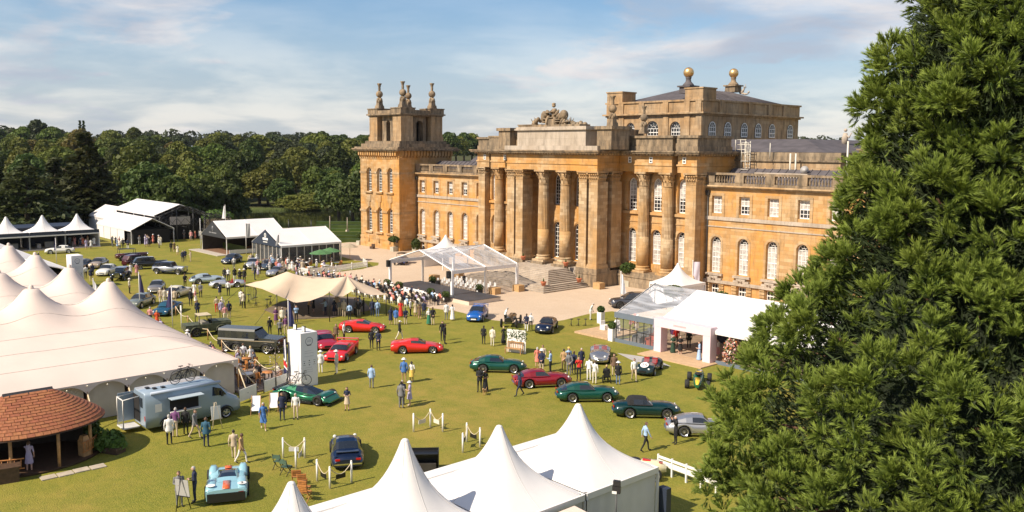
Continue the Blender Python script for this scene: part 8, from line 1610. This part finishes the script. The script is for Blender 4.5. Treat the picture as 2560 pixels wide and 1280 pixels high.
for s in (-1, 1): put('wheel', tm, wc, (-.05,s*.29,.30)); b = MB(); b.lathe([(.08,-.02),(.08,.02)], 10); o = b.build('castor', BLACK, wc, (.36,s*.22,.08)); o.rotation_euler.x = pi/2
b = MB(); b.box(-.2,.25,-.24,.24,.46,.52); b.build('seat', BLACK, wc); b = MB(); b.box(-.24,-.20,-.24,.24,.52,.98); b.build('backrest', BLACK, wc); [MB().tube([(-.24,y,.98),(-.36,y,1.0)], .02, 5).build('push_handle', BLACK, wc) for y in (-.24,.24)]; b = MB(); b.box(.36,.5,-.18,.18,.10,.13); b.tube([(.25,-.2,.46),(.4,-.18,.13)], .02, 5); b.tube([(.25,.2,.46),(.4,.18,.13)], .02, 5); b.build('footrest', STEEL, wc)
sp = (p.x, p.y); o = person(0, 0, 'sit', 'shirt', 'black', 'black', 'c', label='person seated in the black wheelchair', pos=sp, hair='blonde', z=.02); o.rotation_euler.z = radians(135)
def dog(label, px, py, rz, mat):
    p = at(px, py); r = MB(); r.tube([(-.22,0,.30),(-.1,0,.31),(.05,0,.30),(.18,0,.33)], [.075,.095,.11,.09], 10); r.tube([(.18,0,.34),(.27,0,.44),(.31,0,.50)], [.075,.06,.06], 8); r.ball((.33,0,.51), .07, 10, 7, 0, .9, 1.1, .85); r.tube([(.36,0,.50),(.45,0,.475)], [.045,.028], 7)
    for s in (-1, 1): r.tube([(.31,s*.045,.55),(.29,s*.075,.50)], [.03,.012], 5); r.tube([(.14,s*.06,.30),(.13,s*.06,.15),(.15,s*.06,.02)], [.045,.026,.024], 6); r.tube([(-.16,s*.06,.30),(-.10,s*.065,.20),(-.21,s*.065,.13),(-.18,s*.065,.02)], [.06,.038,.026,.024], 6)
    r.tube([(-.26,0,.33),(-.36,0,.42),(-.38,0,.5)], [.025,.018,.008], 5); tmp = bpy.data.objects.new('tmp', r.mesh('tmp')); COL.objects.link(tmp); m = tmp.modifiers.new('r', 'REMESH'); m.mode = 'VOXEL'; m.voxel_size = .014; m.use_smooth_shade = True; me = bpy.data.meshes.new_from_object(tmp.evaluated_get(bpy.context.evaluated_depsgraph_get())); bpy.data.objects.remove(tmp); me.materials.clear(); me.materials.append(mat); put('dog', me, None, (p.x,p.y,0), rz, label=label, category='dog')
dog('small tan dog beside the couple in black', 1212, 987, radians(-60), M('tan_fur', (.42,.25,.11), .9, .2, 20))
fa = root('flower_arch', 'tall dense column of pink and cream flowers by the marquee', 'flowers', (*at(1828,915)[:2], 0)); rng = np.random.default_rng(14)
for i, (nm, c) in enumerate((('pink_flowers',(.62,.30,.30)),('cream_flowers',(.70,.60,.48)),('rust_flowers',(.45,.16,.06)),('green_leaves',(.06,.09,.02)))):
    n = 420; u = rng.normal(0,1,(n,3)); u /= np.linalg.norm(u, axis=1)[:, None]; P = u*np.array([.62,.75,1.2])*(1+rng.normal(0,.08,(n,1)))+np.array([0,.1,1.15]); P[:, 2] = np.abs(P[:, 2]); put(nm, np_mesh(nm, leaf_quads(P, u, .09, rng), 4, [M(nm, c, .8, .2)]), fa, kind='stuff')
b = MB(); b.ball((0,.1,1.15), .55, 12, 8, 0, 1.9); b.build('frame', M('inner_leaf', (.02,.03,.008)), fa)
td = root('small_terrace', 'low timber terrace at the left corner of the clear marquee', 'deck', (*at(1500,838)[:2], 0), radians(0))
for k in range(10): b = MB(); b.box(-2.2+k*.42,-1.8+k*.42,-1.2,3.4,.02,.20); b.build('plank', M('pale_timber', (.50,.34,.20)), td)
for i, (dx, dy) in enumerate(((-.9,1.6),(.2,2.2),(.9,.9))): b = MB(); b.obox((0,0,0), .62, .62, .45); b.obox((-.26,0,.45), .12, .62, .38); b.build('white_armchair', WHITE, None, (td.location.x+dx,td.location.y+dy,.2), .6*i, label='white armchair on the small terrace, '+('left','back','right')[i], category='chair', group='white armchairs on the small terrace')
seated((td.location.x+.2,td.location.y+2.2,.2), -1.2, rs_, 'guest in pale clothes seated on the small terrace', None, WCH, 'white chair under the seated terrace guest', None, ('white',))
for i in range(3): p = at(1428+i*18, 815); b = MB(); b.lathe([(.18,.68),(.18,.72)], 12); b.tube([(0,0,0),(0,0,.7)], .03, 5); [b.tube([(0,0,.35),(.2*cos(a),.2*sin(a),0)], .015, 4) for a in (0,2.1,4.2)]; b.build('bar_stool', STEEL, None, (p.x,p.y,0), label='dark bar stool left of the small terrace, '+('left','middle','right')[i], category='stool', group='bar stools by the small terrace')
# ---------------- bits round the foreground pagodas
fl_ = root('floodlight_mast', 'black floodlight on a thin mast before the white pagoda wall', 'floodlight', (-23.6, 27.2, 0)); b = MB(); b.tube([(0,0,0),(0,0,3.0)], .03, 6); b.build('mast', STEEL, fl_); b = MB(); b.obox((0,0,3.0), .34, .16, .3, .5); b.obox((0,.02,3.32), .3, .16, .22, .5); b.build('lamp_head', BLACK, fl_); b = MB(); b.obox((-.03,-.1,2.98), .2, .02, .12, .5); b.build('lens', LAMP, fl_)
A, B__ = at(1645,1180), at(1790,1235); r = root('board_fence', 'low white board fence running behind the conifer', 'fence', A); d = B__-A; ang = atan2(d.y, d.x)
for k in range(4):
    for z, h in ((.45,.28),(.82,.14)): b = MB(); m = d*(k+.5)/4; b.obox((m.x,m.y,z), d.length/4-.02, .04, h, ang); b.build('board', WHITE, r)
for k in range(5): b = MB(); m = d*k/4; b.obox((m.x,m.y,0), .09, .09, 1.02, ang); b.build('post', WHITE, r)
b = MB(); b.obox((0,0,0), .5, .35, 1.5); b.build('dark_cabinet', NAVY, None, (-25.0,32.3,0), label='dark cabinet at the right end of the foreground pagodas', category='cabinet')
b = MB(); b.obox((0,0,0), .9, .5, .42); b.obox((0,.2,.42), .9, .1, .45); b.build('palace_bench', DWOOD, None, (*at(931,622)[:2],0), radians(5), label='small dark bench at the tower foot', category='bench')
b = MB(); b.tube([(0,0,0),(0,0,1.6)], .03, 6); b.obox((0,0,1.6), .3, .25, .5); b.build('speaker_on_stand', BLACK, None, (-121.9,83.2,0), label='black loudspeaker on a stand at the tower corner', category='loudspeaker')
for i, (px, py) in enumerate(((602,765),(622,758),(640,765),(668,770),(676,762))): p = at(px, py); b = MB(); b.lathe([(.2,.95),(.2,1.0)], 12); b.tube([(0,0,0),(0,0,.95)], .03, 5); [b.tube([(0,0,.5),(.22*cos(a),.22*sin(a),0)], .018, 4) for a in (0,1.57,3.14,4.71)]; b.build('high_stool', BLACK, None, (p.x,p.y,0), label='black high stool at the left side of the stretch tent', category='stool', group='high stools by the stretch tent')
p = at(628,752); b = MB(); n = 16; [b.tube([(.75*cos(2*pi*k/n)*sin(t), 0.25, 1.0+.85*cos(t)) for t in [pi*q/10 for q in range(11)]], .012, 4) for k in (0,8)]; [b.tube([(.75*sin(t)*cos(e), .6*sin(e)*sin(t), 1.0+.85*cos(t)) for t in [pi*q/10 for q in range(11)]], .018, 4) for e in [pi*k/9 for k in range(10)]]; b.build('wicker_pod', STEEL, None, (p.x,p.y,0), label='dark round wicker pod seat left of the stretch tent', category='seat')
# ---------------- the air over the park
hz = MB(); hz.box(-2640, 2640, -2640, 2640, -8.5, 64); HM = bpy.data.materials.new('haze'); HM.use_nodes = True; t = HM.node_tree; t.nodes.clear()
ho = N('ShaderNodeOutputMaterial', t); hv = N('ShaderNodeVolumePrincipled', t); hv.inputs['Color'].default_value = (.80,.87,1.0,1); hv.inputs['Density'].default_value = .00003; t.links.new(hv.outputs[0], ho.inputs['Volume'])
hz.build('haze', HM, kind='stuff')
